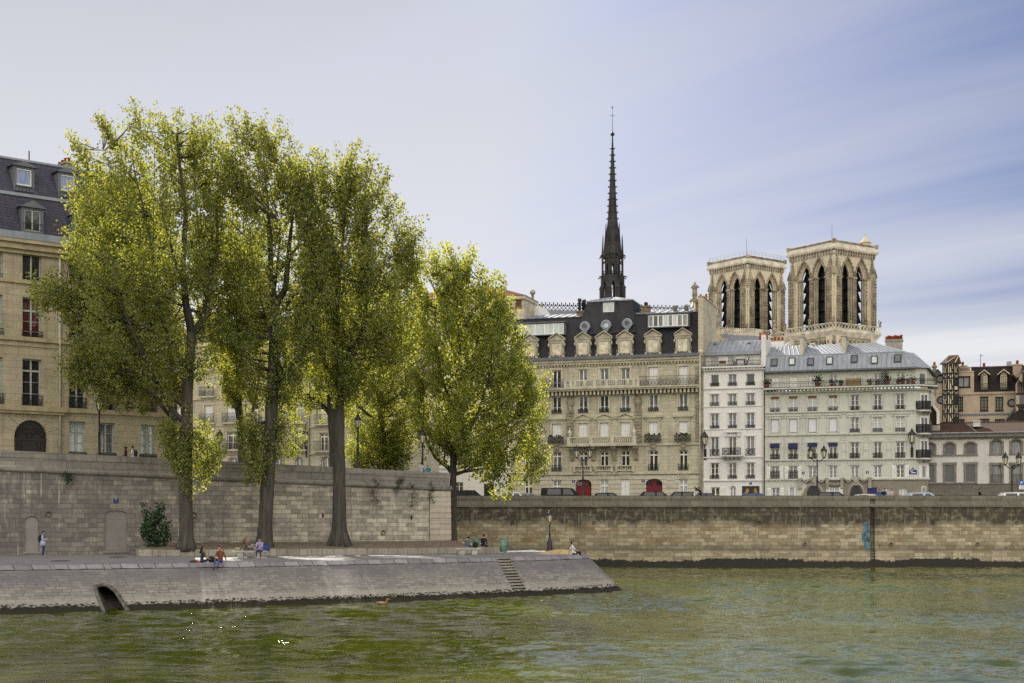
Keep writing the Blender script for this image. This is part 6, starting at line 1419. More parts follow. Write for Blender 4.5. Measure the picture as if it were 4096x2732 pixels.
for ci, (ua, ub) in enumerate(c6):
    a, b_ = a6(ua), a6(ub)
    for fl, (vb, vt) in rows6.items(): WN.append((ci, fl, a, b_, v6(vb), v6(vt)))
    if ci >= 2: WN.append((ci, 0, a, b_, v6(1812, 310), v6(1686, 310)))
ua, ub = 57, 190; ga = (a6(ua), a6(ub), .4, v6(1680, 123), (a6(ub) - a6(ua)) / 2)
mb = MB(); wall_panel(mb, 0, LW6, 0, zc, [w_[2:6] for w_ in WN] + [ga], .38); mb.build('wall', M['warmlime'], lh)
mb = body(lh, 0, LW6, 13, 0, zc, None); mb.build('side_wall', M['warmlime'], lh)
for ci, fl, a, b_, z0, z1 in WN:
    if fl == 3: window(lh, a, b_, z0, z1, 'glass', frame='greyblue', depth=.28, fw=.09, railing='bars' if 0 else None); 
    elif fl == 2: window(lh, a, b_, z0, z1, 'glassred' if ci in (1, 2) else 'glass', frame='greyblue', rows=(-.70, .45, .22), depth=.3, fw=.10, railing='scroll', rh=.78)
    elif fl == 1: window(lh, a, b_, z0, z1, 'glass', frame='greyblue', rows=(-.75, .27, .51), depth=.3, fw=.10, railing='scroll', rh=.85)
    else: window(lh, a, b_, z0, z1, ('glasspale', 'glassgrey', 'glasspale')[ci - 2], frame='greyblue', rows=(.33, .66), depth=.36, fw=.12, sill=False); 
for k, (ci, z) in enumerate([(i, v6(1136)) for i in range(5)]):
    mb = MB(); a, b_ = a6(c6[ci][0]), a6(c6[ci][1]); mb.box(a - .05, b_ + .05, .0, .05, z + .5, z + .54); mb.box(a - .05, b_ + .05, .0, .05, z + .3, z + .34); mb.build('guard_rail', M['iron'], lh)
for ci in range(2, 5):
    mb = MB(); a, b_ = a6(c6[ci][0]), a6(c6[ci][1]); z = v6(1812, 310); mb.box(a - .08, b_ + .08, -.08, .1, z - .16, z - .004); mb.box(a - .06, b_ + .06, -.02, .02, z + .03, z + .10); mb.build('sill', M['iron'], lh)
for v, h, pr in ((1130, .30, .16), (1358, .32, .18), (1384, .12, .08), (1634, .34, .20)): strip(lh, 'string_course', M['warmtrim'], -.02, LW6 + .05, v6(v) - h / 2, v6(v) + h / 2, pr)
mb = MB(); mb.box(a6(-20), a6(262), -.42, .05, v6(1644) - .02, v6(1634) + .17 + .003); mb.box(a6(-10), a6(252), -.3, .05, v6(1656), v6(1644) - .023); mb.build('door_cornice', M['warmtrim'], lh)
mb = MB(); mb.box(-.05, LW6 + .05, -.5, .05, zc - .1, zc + .35); mb.box(-.05, LW6 + .05, -.75, .05, zc + .353, zc + .62); mb.box(-.05, LW6, -.25, .05, zc - .4, zc - .103); mb.build('cornice', M['warmtrim'], lh)
mb = MB(); mb.box(-.05, LW6 + .05, -.8, .4, zc + .623, v6(940)); mb.build('gutter', M['zinc'], lh)
mb = MB(); mb.tube([(a6(238), -.12, 0), (a6(238), -.12, v6(1375)), (a6(236), -.22, v6(1362)), (a6(236), -.14, v6(1350)), (a6(236), -.14, zc - .1)], .10, 8); mb.build('downpipe', M['palestone'], lh)
# arched doorway
mb = MB(); ap = arch_pts(ga[0], ga[1], 0, ga[3] - ga[4], ga[4], 16); mb.add([(x, .34, z) for x, z in [(ga[0], 0), (ga[1], 0)] + ap], [tuple(range(len(ap) + 2))]); zt_ = v6(1757, 123)
mb.box(ga[0], ga[1], .24, .338, zt_ - .1, zt_ + .08); d_ = mb.build('door', M['black'], lh)
mb = MB(); cx_ = (ga[0] + ga[1]) / 2
rr = random.Random(2)
for sx in (-1, 1):
    for k in range(5): mb.torus((cx_ + sx * (.28 + .25 * k), .3, zt_ + .35 + .12 * math.sin(k * 2) + .25 * (k < 3)), .2 - .02 * k, .03, 'y', 12, 4)
    mb.tube([(cx_ + sx * .1, .3, zt_ + .1), (cx_ + sx * .5, .3, zt_ + .75), (cx_ + sx * 1.0, .3, zt_ + .2), (cx_ + sx * 1.25, .3, zt_ + .55)], .035, 5)
    for j in range(5): mb.torus((cx_ + sx * .75, .3, zt_ - .35 - .28 * j), .16, .03, 'y', 10, 4)
mb.build('iron_scrolls', M['rust'], d_)
mb = MB(); hi = v6(1656) - .05
for k in range(7):
    w_ = R(18 + 24 * k); r0 = ga[4] + .12; dx, dz = math.cos(w_), math.sin(w_); L = min((hi - (ga[3] - ga[4])) / max(dz, .3), 2.3)
    if L > r0 + .1: mb.bar((cx_ + dx * r0, -.004, ga[3] - ga[4] + dz * r0), (cx_ + dx * L, -.004, ga[3] - ga[4] + dz * L), .035)
mb.build('voussoir_joints', M['rendergrey'], lh)
mb = MB(); zz_ = v6(1666, 130); mb.box(a6(122), a6(139), -.03, -.002, zz_ - .17, zz_ + .17); s_ = mb.build('number_stone', M['warmtrim'], lh)
text_mesh('number', '45', .30, M['rust'], s_, ((a6(122) + a6(139)) / 2, -.035, zz_))
mb = MB(); a, z = a6(664), v6(1796, 664); mb.prism([(a - .3, z - .3), (a + .3, z - .3), (a + .3, z + .2), (a, z + .5), (a - .3, z + .2)], -.05, -.003); s_ = mb.build('street_sign', plain('pale_blue_enamel', (0.14, 0.22, 0.30), .5), lh); mb = MB(); mb.box(a - .2, a + .2, -.06, -.051, z - .02, z + .06); mb.box(a - .15, a + .15, -.06, -.051, z - .2, z - .12); mb.build('lettering', M['enamel'], s_)
# mansard in two slopes
zb0 = v6(940); zb1 = v6(790); zb2 = v6(655)
y0_, y1_ = .0, .9; y2_ = 2.6
zb1 = fl6.z(0, 768, y1_); zb2 = fl6.z(0, 628, y2_)
mb = MB(); mb.quad((0, y0_, zb0), (LW6, y0_, zb0), (LW6 - .2, y1_, zb1), (0, y1_, zb1)); mb.quad((0, y1_ + .05, zb1), (LW6 - .2, y1_ + .05, zb1), (LW6 - .8, y2_, zb2), (0, y2_, zb2))
mb.add([(LW6, y0_, zb0), (LW6, 13, zb0), (LW6 - .2, 12, zb1), (LW6 - .8, 10.5, zb2), (LW6 - .8, y2_, zb2), (LW6 - .2, y1_, zb1)], [(0, 1, 2, 3, 4, 5)]); mb.quad((0, y2_, zb2), (LW6 - .8, y2_, zb2), (LW6 - .8, 10.5, zb2 + .4), (0, 10.5, zb2 + .4)); mb.quad((LW6, 13, zb0), (0, 13, zb0), (0, 10.5, zb2 + .4), (LW6 - .8, 10.5, zb2 + .4))
ro = mb.build('roof', M['slateblue'], lh)
mb = MB(); mb.box(0, LW6 - .15, y1_ - .12, y1_ + .12, zb1 - .10, zb1 + .14); mb.box(0, LW6 - .7, y2_ - .1, y2_ + .15, zb2 - .06, zb2 + .1); mb.build('zinc_flashing', M['zinc'], ro)
def slate_dormer(ua, ub, vb, vt, vap, off, dz0, pane, rows=()):
    a, b_ = fl6.a(ua, off), fl6.a(ub, off); um = (ua + ub) / 2; z0, z1, zp = fl6.z(um, vb, off), fl6.z(um, vt, off), fl6.z(um, vap, off); w_ = .22
    mb = MB(); mb.box(a - w_, a, off, off + 2.6, z0 - dz0, z1); mb.box(b_, b_ + w_, off, off + 2.6, z0 - dz0, z1); mb.box(a, b_, off, off + 2.6, z0 - dz0, z0); mb.box(a - w_, b_ + w_, off, off + 2.6, z1, z1 + .16)
    mb.prism([(a - w_ - .2, z1 + .16), (b_ + w_ + .2, z1 + .16), ((a + b_) / 2, zp)], off - .18, off + 3); d_ = mb.build('dormer', M['zincdark'], lh)
    mb = MB()
    for p, q in ((a, a + .08), (b_ - .08, b_), ((a + b_) / 2 - .06, (a + b_) / 2 + .06) if rows else (a, a + .081)): mb.box(p, q, off + .08, off + .14, z0, z1)
    mb.box(a, b_, off + .079, off + .141, z0, z0 + .1); mb.box(a, b_, off + .079, off + .141, z1 - .1, z1); mb.build('window', M['white' if not rows else 'greyblue'], d_)
    mb = MB(); mb.quad((a, off + .15, z0), (b_, off + .15, z0), (b_, off + .15, z1), (a, off + .15, z1)); mb.build('pane', M[pane], d_)
    if rows or 1: mb = MB(); rail(mb, a - .1, b_ + .1, z0 + (.1 if rows else -.5), z0 + (.6 if rows else -.1), off - .1, 'bars', 0, .3); mb.build('railing', M['iron'], d_)
M['skyglass'] = glass('painted_sky_blue_pane', (0.10, 0.16, 0.34), .05, curtain=(0.22, 0.28, 0.42))  # sky reflection put into the pane's base colour as blue
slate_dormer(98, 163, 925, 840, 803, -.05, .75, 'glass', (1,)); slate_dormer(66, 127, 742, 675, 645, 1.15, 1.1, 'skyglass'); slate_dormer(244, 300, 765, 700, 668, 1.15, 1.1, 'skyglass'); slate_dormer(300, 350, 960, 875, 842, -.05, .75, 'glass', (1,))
slate_dormer(500, 545, 985, 905, 872, -.05, .75, 'glass', (1,))
mb = MB(); mb.tube([(a6(178), 3.2, zb2), (a6(178), 3.2, zb2 + 1.0)], .05, 6); mb.build('flue', M['iron'], lh)
chimney(lh, fl6.a(262, 4), fl6.a(300, 4), 4, 6.5, zb2 - .2, fl6.z(280, 655, 4), M['limetrimdark'], 4)

# ---------------------------------------------------------------- (7) limestone houses seen between the trunks
MD = Vector((.927, -.375)).normalized(); MP = Vector(((1205 - CX) / F * 150, 150.0)); fm0 = Fac(MP, MD, 7.2)
ZM = Z(780, 1560, 1344 / 620)
def mid_house(u0, u1, label, cols_, rows_, vtop, vroof, stone_m, balcony_rail, seed, gcols, m_roof='slate'):
    fa_ = fac_at(u0, 0, fm0); um = (u0 + u1) / 2; W_ = fa_.a(u1); zz_ = lambda v: fa_.z(um, v)
    h_o = fa_.empty('stone_house', label, 'house'); rr = random.Random(seed); zt = zz_(vtop)
    wins_ = []
    for ri, (vb, vt) in enumerate(rows_):
        for (ua, ub) in cols_: wins_.append((ri, fa_.a(ua), fa_.a(ub), zz_(vb), zz_(vt)))
    g_ = [(fa_.a(ua), fa_.a(ub), .6, zz_(vt), .35) for ua, ub, vt in gcols]
    mb = MB(); wall_panel(mb, 0, W_, 0, zt, [w_[1:] for w_ in wins_] + g_, .25); zg = zz_(1812)
    for fi, f in enumerate(mb.f):
        if max(mb.v[i][2] for i in f) < zg + .3: mb.m[fi] = 1
    mb.build('wall', [M[stone_m], M['limerust']], h_o); body(h_o, 0, W_, 11, 0, zt, None).build('side_wall', M[stone_m], h_o)
    for ri, a, b_, z0, z1 in wins_:
        cl_ = rr.random() < .45
        wo = window(h_o, a, b_, z0, z1, rr.choice(['glass', 'glassgrey', 'glasswarm', 'glasspale']), rows=(-.78, .4), shut='closed' if cl_ else None, surround=.2, smat=M['limetrim'], fw=.09)
        mb = MB(); mb.box(a - .5, b_ + .5, -.5, .02, z0 - .16, z0); mb.build('balcony_slab', M['limetrim'], wo)
        mb = MB(); rail(mb, a - .45, b_ + .45, z0 + .003, z0 + 1.0, -.42, balcony_rail, 0, .13); mb.build('railing', M['iron'], wo)
    for w_ in g_: window(h_o, w_[0], w_[1], w_[2], w_[3], 'glassgrey', rows=(.3, .6), rise=w_[4], fw=.09)
    for vb, vt in rows_: strip(h_o, 'string_course', M['limetrim'], 0, W_, zz_(vb + 9) - .12, zz_(vb + 9) + .06, .14)
    mb = MB(); mb.box(-.05, W_ + .05, -.5, .05, zt - .05, zt + .3); mb.build('cornice', M['limetrim'], h_o)
    zr = zz_(vroof); mb = MB(); mb.quad((0, -.2, zt + .3), (W_, -.2, zt + .3), (W_, 1.8, zr), (0, 1.8, zr)); mb.quad((0, 1.8, zr), (W_, 1.8, zr), (W_, 9, zr + .6), (0, 9, zr + .6)); mb.quad((W_, 11, zt), (0, 11, zt), (0, 9, zr + .6), (W_, 9, zr + .6))
    for x in (0, W_): mb.add([(x, -.2, zt + .3), (x, 1.8, zr), (x, 9, zr + .6), (x, 11, zt)], [(0, 1, 2, 3)])
    ro = mb.build('roof', M[m_roof], h_o)
    for k in range(2): chimney(h_o, W_ * (.25 + .5 * k), W_ * (.25 + .5 * k) + .9, 4, 6.5, zr - .2, zr + 1.6, M['brick'], 4)
    return fa_, h_o
rowsM = [(1801, 1728), (1693, 1622), (1586, 1515), (1478, 1410)]
mid_house(655, 982, 'pale limestone house with arched balcony windows, seen between the first and second trunk', [(700, 732), (818, 850), (908, 950)], rowsM, 1385, 1300, 'lime', 'scroll', 3, [(915, 955, 1833), (820, 852, 1830)])
mid_house(984, 1238, 'limestone house with white shutters and railed balconies, seen between second and third trunk', [(1010, 1042), (1102, 1132), (1181, 1214)], rowsM, 1400, 1320, 'lime', 'bars', 5, [(1092, 1138, 1830), (1180, 1213, 1832)])
fx, bx = mid_house(1240, 1575, 'limestone house with a bowed corner and glazed balcony windows, seen right of the third trunk', [(1279, 1312), (1420, 1452), (1500, 1530)], rowsM, 1370, 1290, 'lime', 'bars', 9, [(1285, 1328, 1826), (1500, 1530, 1826)])
mb = MB(); mb.tube([(-.1, -.15, 0), (-.1, -.15, 22)], .09, 8); mb.build('downpipe', M['palestone'], bx)

# ---------------------------------------------------------------- (8) white house beside the big one, behind the young tree
f8 = fac_at(1642); u8 = 1900; w8 = f8.a(2043); k8 = lambda v, off=0: f8.z(u8, v, off)
M['whiteband'] = stone('white_banded_stone', (0.64, 0.63, 0.60), (0.61, 0.60, 0.57), (0.40, 0.39, 0.36), 40, .5, .025, stain=(0.5, 0.49, 0.46), st=.3, streak=.2, blotch=.1)
wh8 = f8.empty('white_house', 'pale white house with banded ground floor behind the young bright tree', 'house')
zt = k8(1300); rows8 = [(1860, 1775), (1722, 1645), (1600, 1515), (1480, 1405), (1380, 1325)]; cols8 = [(1651, 1684), (1729, 1762), (1812, 1846), (1900, 1934), (1985, 2018)]
W8 = [(ri, f8.a(ua), f8.a(ub), k8(vb), k8(vt)) for ri, (vb, vt) in enumerate(rows8) for ua, ub in cols8]; G8 = [(f8.a(1818), f8.a(1852), .5, k8(1928)), (f8.a(1655), f8.a(1690), .5, k8(1928)), (f8.a(1935), f8.a(1975), 0, k8(1935))]
mb = MB(); wall_panel(mb, 0, w8, 0, zt, [w_[1:] for w_ in W8] + G8, .22)
for fi, f in enumerate(mb.f):
    if max(mb.v[i][2] for i in f) < k8(1870): mb.m[fi] = 1
mb.build('wall', [M['whitewall'], M['whiteband']], wh8); body(wh8, 0, w8, 12, 0, zt, None).build('side_wall', M['whitewall'], wh8)
for ri, a, b_, z0, z1 in W8: window(wh8, a, b_, z0, z1, 'glassblue' if ri % 2 else 'glass', rows=(.25, .5, .75), surround=.16, smat=M['whitetrim'], railing='bars', rh=.85, fw=.08)
for g_ in G8[:2]: window(wh8, *g_, 'glass', rows=(.2, .4, .6, .8), fw=.07)
mb = MB(); g_ = G8[2]; mb.box(g_[0], g_[1], .15, .2, 0, g_[3]); mb.build('door', M['black'], wh8)
for v in (1870, 1735, 1612, 1490): strip(wh8, 'string_course', M['whitetrim'], 0, w8, k8(v) - .1, k8(v) + .08, .14)
mb = MB(); mb.box(0, w8, -.6, .1, zt, zt + .3); mb.build('cornice', M['whitetrim'], wh8)
# attic storey with brown window and tiles, white gable behind
o8 = 1.8; r8 = f8.a(2098, o8); za = k8(1192, o8)
mb = MB(); mb.box(0, r8, o8, 7, zt + .3, za - .4); mb.box(-.1, r8 + .15, o8 - .3, 7.1, za - .4, za); at8 = mb.build('attic', M['limetrim'], wh8)
mb = MB(); mb.add([(-.2, o8 - .4, za + .003), (r8 + .25, o8 - .4, za + .003), (r8 + .25, 7.2, za + .003), (-.2, 7.2, za + .003), (r8 - 4.4, 4, k8(1150, 4)), (2, 4, k8(1150, 4))], [(0, 1, 4, 5), (1, 2, 4), (2, 3, 5, 4), (3, 0, 5), (3, 2, 1, 0)]); mb.build('roof', plain('red_roof_tile', (0.19, 0.06, 0.04), .85, .3, 6, bump=.6), wh8)
mb = MB(); mb.box(f8.a(2062, o8), f8.a(2086, o8), o8 - .05, o8 + .02, k8(1245, o8), k8(1208, o8)); mb.build('window', M['wood'], at8)
off9 = 6.0; zl = lambda v: f8.z(2120, v, off9); al = lambda u: f8.a(u, off9)
mb = MB(); mb.prism([(al(2070), zl(1330)), (al(2172), zl(1330)), (al(2160), zl(1255)), (al(2135), zl(1213)), (al(2097), zl(1195)), (al(2070), zl(1190))], off9, off9 + 6); gb = mb.build('gable', M['whitewall'], wh8)
mb = MB(); mb.lathe((al(2126), off9 + .5, zl(1215)), [(.3, -1.6), (.3, .1), (.17, .12), (.17, 1.2), (.34, 1.22), (.34, 1.5), (.1, 1.75)], 10); mb.build('flue', M['rendergrey'], gb)
# ================================================================ cathedral: towers, spire, roof
M['gothic'] = stone('gothic_stone', (0.64, 0.57, 0.43), (0.55, 0.485, 0.36), (0.36, 0.32, 0.25), 1.1, .5, .02, mode='xz', stain=(0.30, 0.265, 0.205), st=0.4, streak=0.6, blotch=0.3)
M['gothicdark'] = plain('weathered_gothic_stone', (0.30, 0.26, 0.19), .9, .4, .5, bump=.6)
M['gothicpale'] = plain('pale_gothic_stone', (0.56, 0.52, 0.43), .9, .25, .6, bump=.3)
M['lead'] = plain('dark_lead', (0.028, 0.026, 0.027), .6, .35, .6, spec=.3)
M['leadroof'] = zinc_mat('cathedral_lead_roof', (0.17, 0.18, 0.215), .55)
M['louvre'] = plain('black_louvre', (0.018, 0.018, 0.022), .8, .3, 1.0)
def xf(dst, src, ox, oy, ang, oz=0.0):
    c, s = math.cos(ang), math.sin(ang); o = len(dst.v)
    dst.v += [(ox + x * c - y * s, oy + x * s + y * c, z + oz) for x, y, z in src.v]; dst.f += [tuple(i + o for i in f) for f in src.f]; dst.m += src.m; dst.sm += src.sm
def crocket_line(mb, p, q, step, r, mi=0):
    p, q = Vector(p), Vector(q); n = max(1, int((q - p).length / step))
    for i in range(n): mb.ell(p.lerp(q, (i + .5) / n), r, r, r * .8, 5, 4, mi)
def pinnacle(mb, x, y, z, w_, h, mi=0):
    mb.box(x - w_, x + w_, y - w_, y + w_, z, z + h * .35, mi)
    mb.add([(x - w_, y - w_, z + h * .35), (x + w_, y - w_, z + h * .35), (x + w_, y + w_, z + h * .35), (x - w_, y + w_, z + h * .35), (x, y, z + h)], [(0, 1, 4), (1, 2, 4), (2, 3, 4), (3, 0, 4)], mi)
    for k in range(4):
        for sx, sy in ((-1, -1), (1, -1), (1, 1), (-1, 1)): f_ = 1 - k / 4.2; mb.ell((x + sx * w_ * f_, y + sy * w_ * f_, z + h * .35 + h * .65 * k / 4.2), w_ * .33, w_ * .33, w_ * .25, 5, 3, mi)
    mb.ell((x, y, z + h), w_ * .4, w_ * .4, w_ * .5, 5, 4, mi)
def tower(u_c, Y, W_, th, label, v_bal, v_corn, v_spr, v_apex, v_gal, extra):
    th = R(th); zo = lambda v: H - (v - VH) / F * Y
    cx_, cy_ = (u_c - CX) / F * Y, Y                       # front corner
    root = thing('cathedral_tower', label, 'tower', (cx_, cy_, ROADZ))
    zz_ = lambda v: zo(v) - ROADZ
    zG, zS, zA, zC, zB = zz_(v_gal), zz_(v_spr), zz_(v_apex), zz_(v_corn), zz_(v_bal)
    # face frames: left face runs from its far left corner to the front corner, right face onwards, then the two hidden ones
    dl = Vector((math.cos(-th), math.sin(-th))); dr_ = Vector((math.sin(th), math.cos(th)))
    corners = [Vector((0, 0)) - dl * W_, Vector((0, 0)), dr_ * W_, dr_ * W_ - dl * W_]
    angs = [-th, R(90) - th, R(180) - th, R(270) - th]
    wallm, trim, dark = MB(), MB(), MB()
    pr = .215 * W_; op = .20 * W_; md = .12 * W_; gap = (W_ - 2 * pr - md - 2 * op) / 4
    ops = [(pr + gap, pr + gap + op), (W_ - pr - gap - op, W_ - pr - gap)]
    for k in range(4):
        m1 = MB(); t1 = MB()
        o3 = [(a - .75, b_ + .75, zG + .01, zA + .9, (zA - zS) + .9, 'pointed') for a, b_ in ops]; o2 = [(a - .38, b_ + .38, zG + .01, zA + .35, (zA - zS) + .35, 'pointed') for a, b_ in ops]; o1 = [(a, b_, zG + .01, zA - .2, (zA - zS) - .2, 'pointed') for a, b_ in ops]
        o3 = [(max(a, pr * .62) if i == 0 else max(a, W_ / 2 + .25), min(b_, W_ / 2 - .25) if i == 0 else min(b_, W_ - pr * .62), *r) for i, (a, b_, *r) in enumerate(o3)]
        wall_panel(m1, 0, W_, zG - 22, zC, o3, .35, 0); wall_panel(m1, .4, W_ - .4, zG, zC - .2, o2, .32, .36); wall_panel(m1, .7, W_ - .7, zG, zC - .4, o1, .4, .69)
        xf(wallm, m1, corners[k].x, corners[k].y, angs[k])
        if k < 2 or True:
            # hood moulds, colonnettes with crockets, corner clasping piers
            for a, b_, zb_, zt_, ri, kd in o3:
                ap = arch_pts(a - .05, b_ + .05, 0, zt_ - ri, ri + .1, 12, 'pointed'); t1.tube([(x, -.12, z) for x, z in ap], .2, 5)
                for x, z in ap[1:-1]: t1.ell((x, -.28, z + .12), .26, .26, .26, 5, 4)
                for i, yy in enumerate((.18, .5, .85)):
                    e = (.22, .12, .06)[i] - i * .37; 
                    for x in (a - e + .28, b_ + e - .28):
                        if k < 2: t1.tube([(x, yy, zG), (x, yy, zt_ - ri)], .16, 6)
                        if k < 2: t1.box(x - .28, x + .28, yy - .28, yy + .28, zt_ - ri - .25, zt_ - ri + .12)
                        if k < 2 and i == 0: crocket_line(t1, (x, yy - .2, zG + .5), (x, yy - .2, zt_ - ri), .85, .15)
            if k < 2:
                for x in (W_ / 2,): 
                    for dx in (-.45, 0, .45): t1.tube([(x + dx, -.08, zG), (x + dx, -.08, zS)], .15, 6); crocket_line(t1, (x + dx, -.25, zG + .4), (x + dx, -.25, zS), .8, .14)
                    t1.box(x - .8, x + .8, -.25, .3, zS - .3, zS + .15)
                for x0 in (0, W_ - pr * .62):
                    m2 = MB(); m2.box(x0 + .003, x0 + pr * .62 - .003, -.65, .2, zG - 8, zS + .3); xf(wallm, m2, corners[k].x, corners[k].y, angs[k])
                    for i in range(5):
                        x = x0 + pr * .62 * (i + .5) / 5; t1.tube([(x, -.72, zG + .2), (x, -.72, zS + .2)], .13, 6)
                        if i % 2 == 0: crocket_line(t1, (x, -.9, zG + .5), (x, -.9, zS), .75, .15)
                    for i in range(2):
                        xg = x0 + pr * .62 * (.25 + .5 * i); g2 = MB(); pediment(g2, xg - .75, xg + .75, zS + .3, 1.9, -.65, 0, .12); t1.v += [] ; xf(t1, g2, 0, 0, 0); crocket_line(t1, (xg - .7, -.8, zS + .6), (xg, -.8, zS + 2.2), .5, .18); crocket_line(t1, (xg + .7, -.8, zS + .6), (xg, -.8, zS + 2.2), .5, .18)
                    pinnacle(t1, x0 + pr * .31, -.2, zS + .3, .55, 4.4)
            # leaf frieze under the cornice
            n = 16
            for i in range(n):
                for j in range(2): t1.ell((W_ * (i + .5) / n, -.25 - .3 * j, zC - .55 + .7 * j), .33, .28, .4, 6, 4)
            xf(trim, t1, corners[k].x, corners[k].y, angs[k])
    def ring(e, z): return [tuple((c + (c - mid) * (e / (W_ * .7071))).to_tuple()) + (z,) for c in corners]
    mid = sum(corners, Vector((0, 0))) / 4
    wallm.build('belfry', M['gothic'], root); trim.build('carving', M['gothicdark'], root)
    mb = MB()
    for e0, z0, e1, z1 in ((.2, zC - .9, .45, zC), (.9, zC + .3, 1.15, zC + .75), (1.15, zC + .753, .55, zC + 1.9)): mb.frustum(ring(e0, z0), ring(e1, z1))
    mb.build('cornice', M['gothicpale'], root)
    mb = MB(); zb = zC + 1.9; Rg = ring(.45, 0); 
    for i in range(4):
        p, q = Vector(Rg[i]), Vector(Rg[(i + 1) % 4]); L = (q - p).length; d = (q - p) / L; n = int(L / .55)
        for z in (zb + .08, zB - .1): mb.bar(p + Vector((0, 0, z)), q + Vector((0, 0, z)), .26)
        for j in range(n):
            a, b_ = p + d * (L * j / n), p + d * (L * (j + 1) / n); mb.bar(a + Vector((0, 0, zb)), a + Vector((0, 0, zB)), .14); mb.torus((a + b_) / 2 + Vector((0, 0, (zb + zB) / 2)), min(.2, (zB - zb) * .3), .06, 'x' if i % 2 else 'y', 8, 4)
        mb.box(p.x - .45, p.x + .45, p.y - .45, p.y + .45, zb - .1, zB + .25)
    mb.build('balustrade', M['gothicdark'], root)
    # low lead roof and mast
    mb = MB(); Rr_ = ring(-.8, zb + .2); zap = zz_(extra['apex']); mb.add(Rr_ + [(mid.x, mid.y, zap)], [(0, 1, 4), (1, 2, 4), (2, 3, 4), (3, 0, 4), (3, 2, 1, 0)])
    for i in range(4):
        for j in range(1, 5):
            p = Vector(Rr_[i]).lerp(Vector(Rr_[(i + 1) % 4]), j / 5); mb.bar(p, Vector((mid.x, mid.y, zap)), .12)
    mb.build('roof', M['leadroof'], root)
    mb = MB(); mb.tube([(mid.x, mid.y, zap - .2), (mid.x, mid.y, zz_(extra['mast']))], .05, 5); mb.build('lightning_rod', M['lead'], root)
    # timber bell frame with sloping louvres, seen through the openings
    mb = MB(); z = zG - .5; hh_ = (zA - zG) / 6.2
    e0, e1 = -3.9, -3.1
    while z < zA + 1: mb.frustum(ring(e1, z), ring(e0, z + hh_)); z += hh_ + .002
    mb.build('louvres', M['louvre'], root)
    # gallery at the foot of the belfry
    mb = MB(); ge = 1.6
    mb.frustum(ring(ge - .9, zG - 2.2), ring(ge + .1, zG - .9)); mb.frustum(ring(ge + .1, zG - .897), ring(ge, zG - .45))
    mb.build('gallery_floor', M['gothicpale'], root)
    mb = MB(); Rg = ring(ge - .1, 0)
    for i in (0, 1, 3):
        p, q = Vector(Rg[i]), Vector(Rg[(i + 1) % 4]); L = (q - p).length; d = (q - p) / L; n = int(L / 1.1)
        for z in (zG - .4, zG + .95): mb.bar(p + Vector((0, 0, z)), q + Vector((0, 0, z)), .2)
        for j in range(n):
            a, b_ = p + d * (L * j / n), p + d * (L * (j + 1) / n); mb.bar(a + Vector((0, 0, zG - .4)), b_ + Vector((0, 0, zG + .95)), .13); mb.bar(b_ + Vector((0, 0, zG - .4)), a + Vector((0, 0, zG + .95)), .13)
    mb.build('gallery_balustrade', M['gothicpale'], root)
    # arcade below the gallery
    t1 = MB()
    for k in range(2):
        m1 = MB()
        for r_ in range(3):
            n = 11
            for i in range(n):
                x = -1 + (W_ + 2) * (i + .5) / n; z = zG - 3.4 - 2.4 * r_; m1.ell((x, -.5, z), .42, .4, .55, 6, 4); m1.tube([(x + .6, -.35, z - 1.2), (x + .6, -.35, z + .6)], .14, 5); m1.torus((x, -.3, z), .62, .14, 'y', 10, 4)
        xf(t1, m1, corners[k].x, corners[k].y, angs[k])
    t1.build('arcade', M['gothicdark'], root)
    # beasts on the gallery corners
    for i, (p, q, kk) in enumerate(((0, 1, .02), (0, 1, .52), (0, 1, .98), (1, 2, .35), (1, 2, .7), (1, 2, .99))):
        c = Vector(Rg[p]).lerp(Vector(Rg[q]), kk); mb = MB(); mb.ell((c.x, c.y, zG + 1.5), .38, .45, .55, 7, 5); mb.ell((c.x + .1, c.y - .35, zG + 2.15), .24, .36, .26, 6, 5); mb.tube([(c.x - .1, c.y + .2, zG + 1.6), (c.x - .25, c.y + .5, zG + 2.4), (c.x, c.y + .3, zG + 2.7)], .1, 5); mb.build('chimera', M['gothicdark'], root)
    return root, mid, corners, zz_, zb, ring
tR, midR, cR, zR, zbR, ringR = tower(3336, 343, 14.4, 55, 'nearer of the two square cathedral bell towers, with a small pointed corner turret on top', 960, 1000, 1098, 1040, 1308, {'apex': 938, 'mast': 858})
# stair turret on the right-hand back corner of the right tower
mb = MB(); c = cR[2] * .80 + midR * .20; mb.lathe((c.x, c.y, zbR), [(1.15, -.5), (1.15, zR(945) - zbR), (1.5, zR(944) - zbR), (1.4, zR(942) - zbR), (.15, zR(917) - zbR), (.1, zR(912) - zbR)], 10, 0, False); mb.bar((c.x, c.y, zR(917)), (c.x, c.y, zR(906)), .2); mb.bar((c.x - .35, c.y, zR(910)), (c.x + .35, c.y, zR(910)), .16); mb.build('corner_turret', M['gothic'], tR)
tL, midL, cL, zL, zbL, ringL = tower(2990, 392, 14.4, 53, 'farther of the two square cathedral bell towers, with wire fencing round its roof', 1022, 1058, 1146, 1096, 1330, {'apex': 1002, 'mast': 925})
mb = MB(); Rg = ringL(.3, 0)
for i in range(4):
    p, q = Vector(Rg[i]), Vector(Rg[(i + 1) % 4])
    for j in range(11):
        a = p.lerp(q, j / 10) + Vector((0, 0, zbL)); mb.bar(a, a + Vector((0, 0, 1.9)), .03)
    for z in (1.3, 1.9): mb.bar(p + Vector((0, 0, zbL + z)), q + Vector((0, 0, zbL + z)), .03)
mb.build('wire_fence', M['zincdark'], tL)

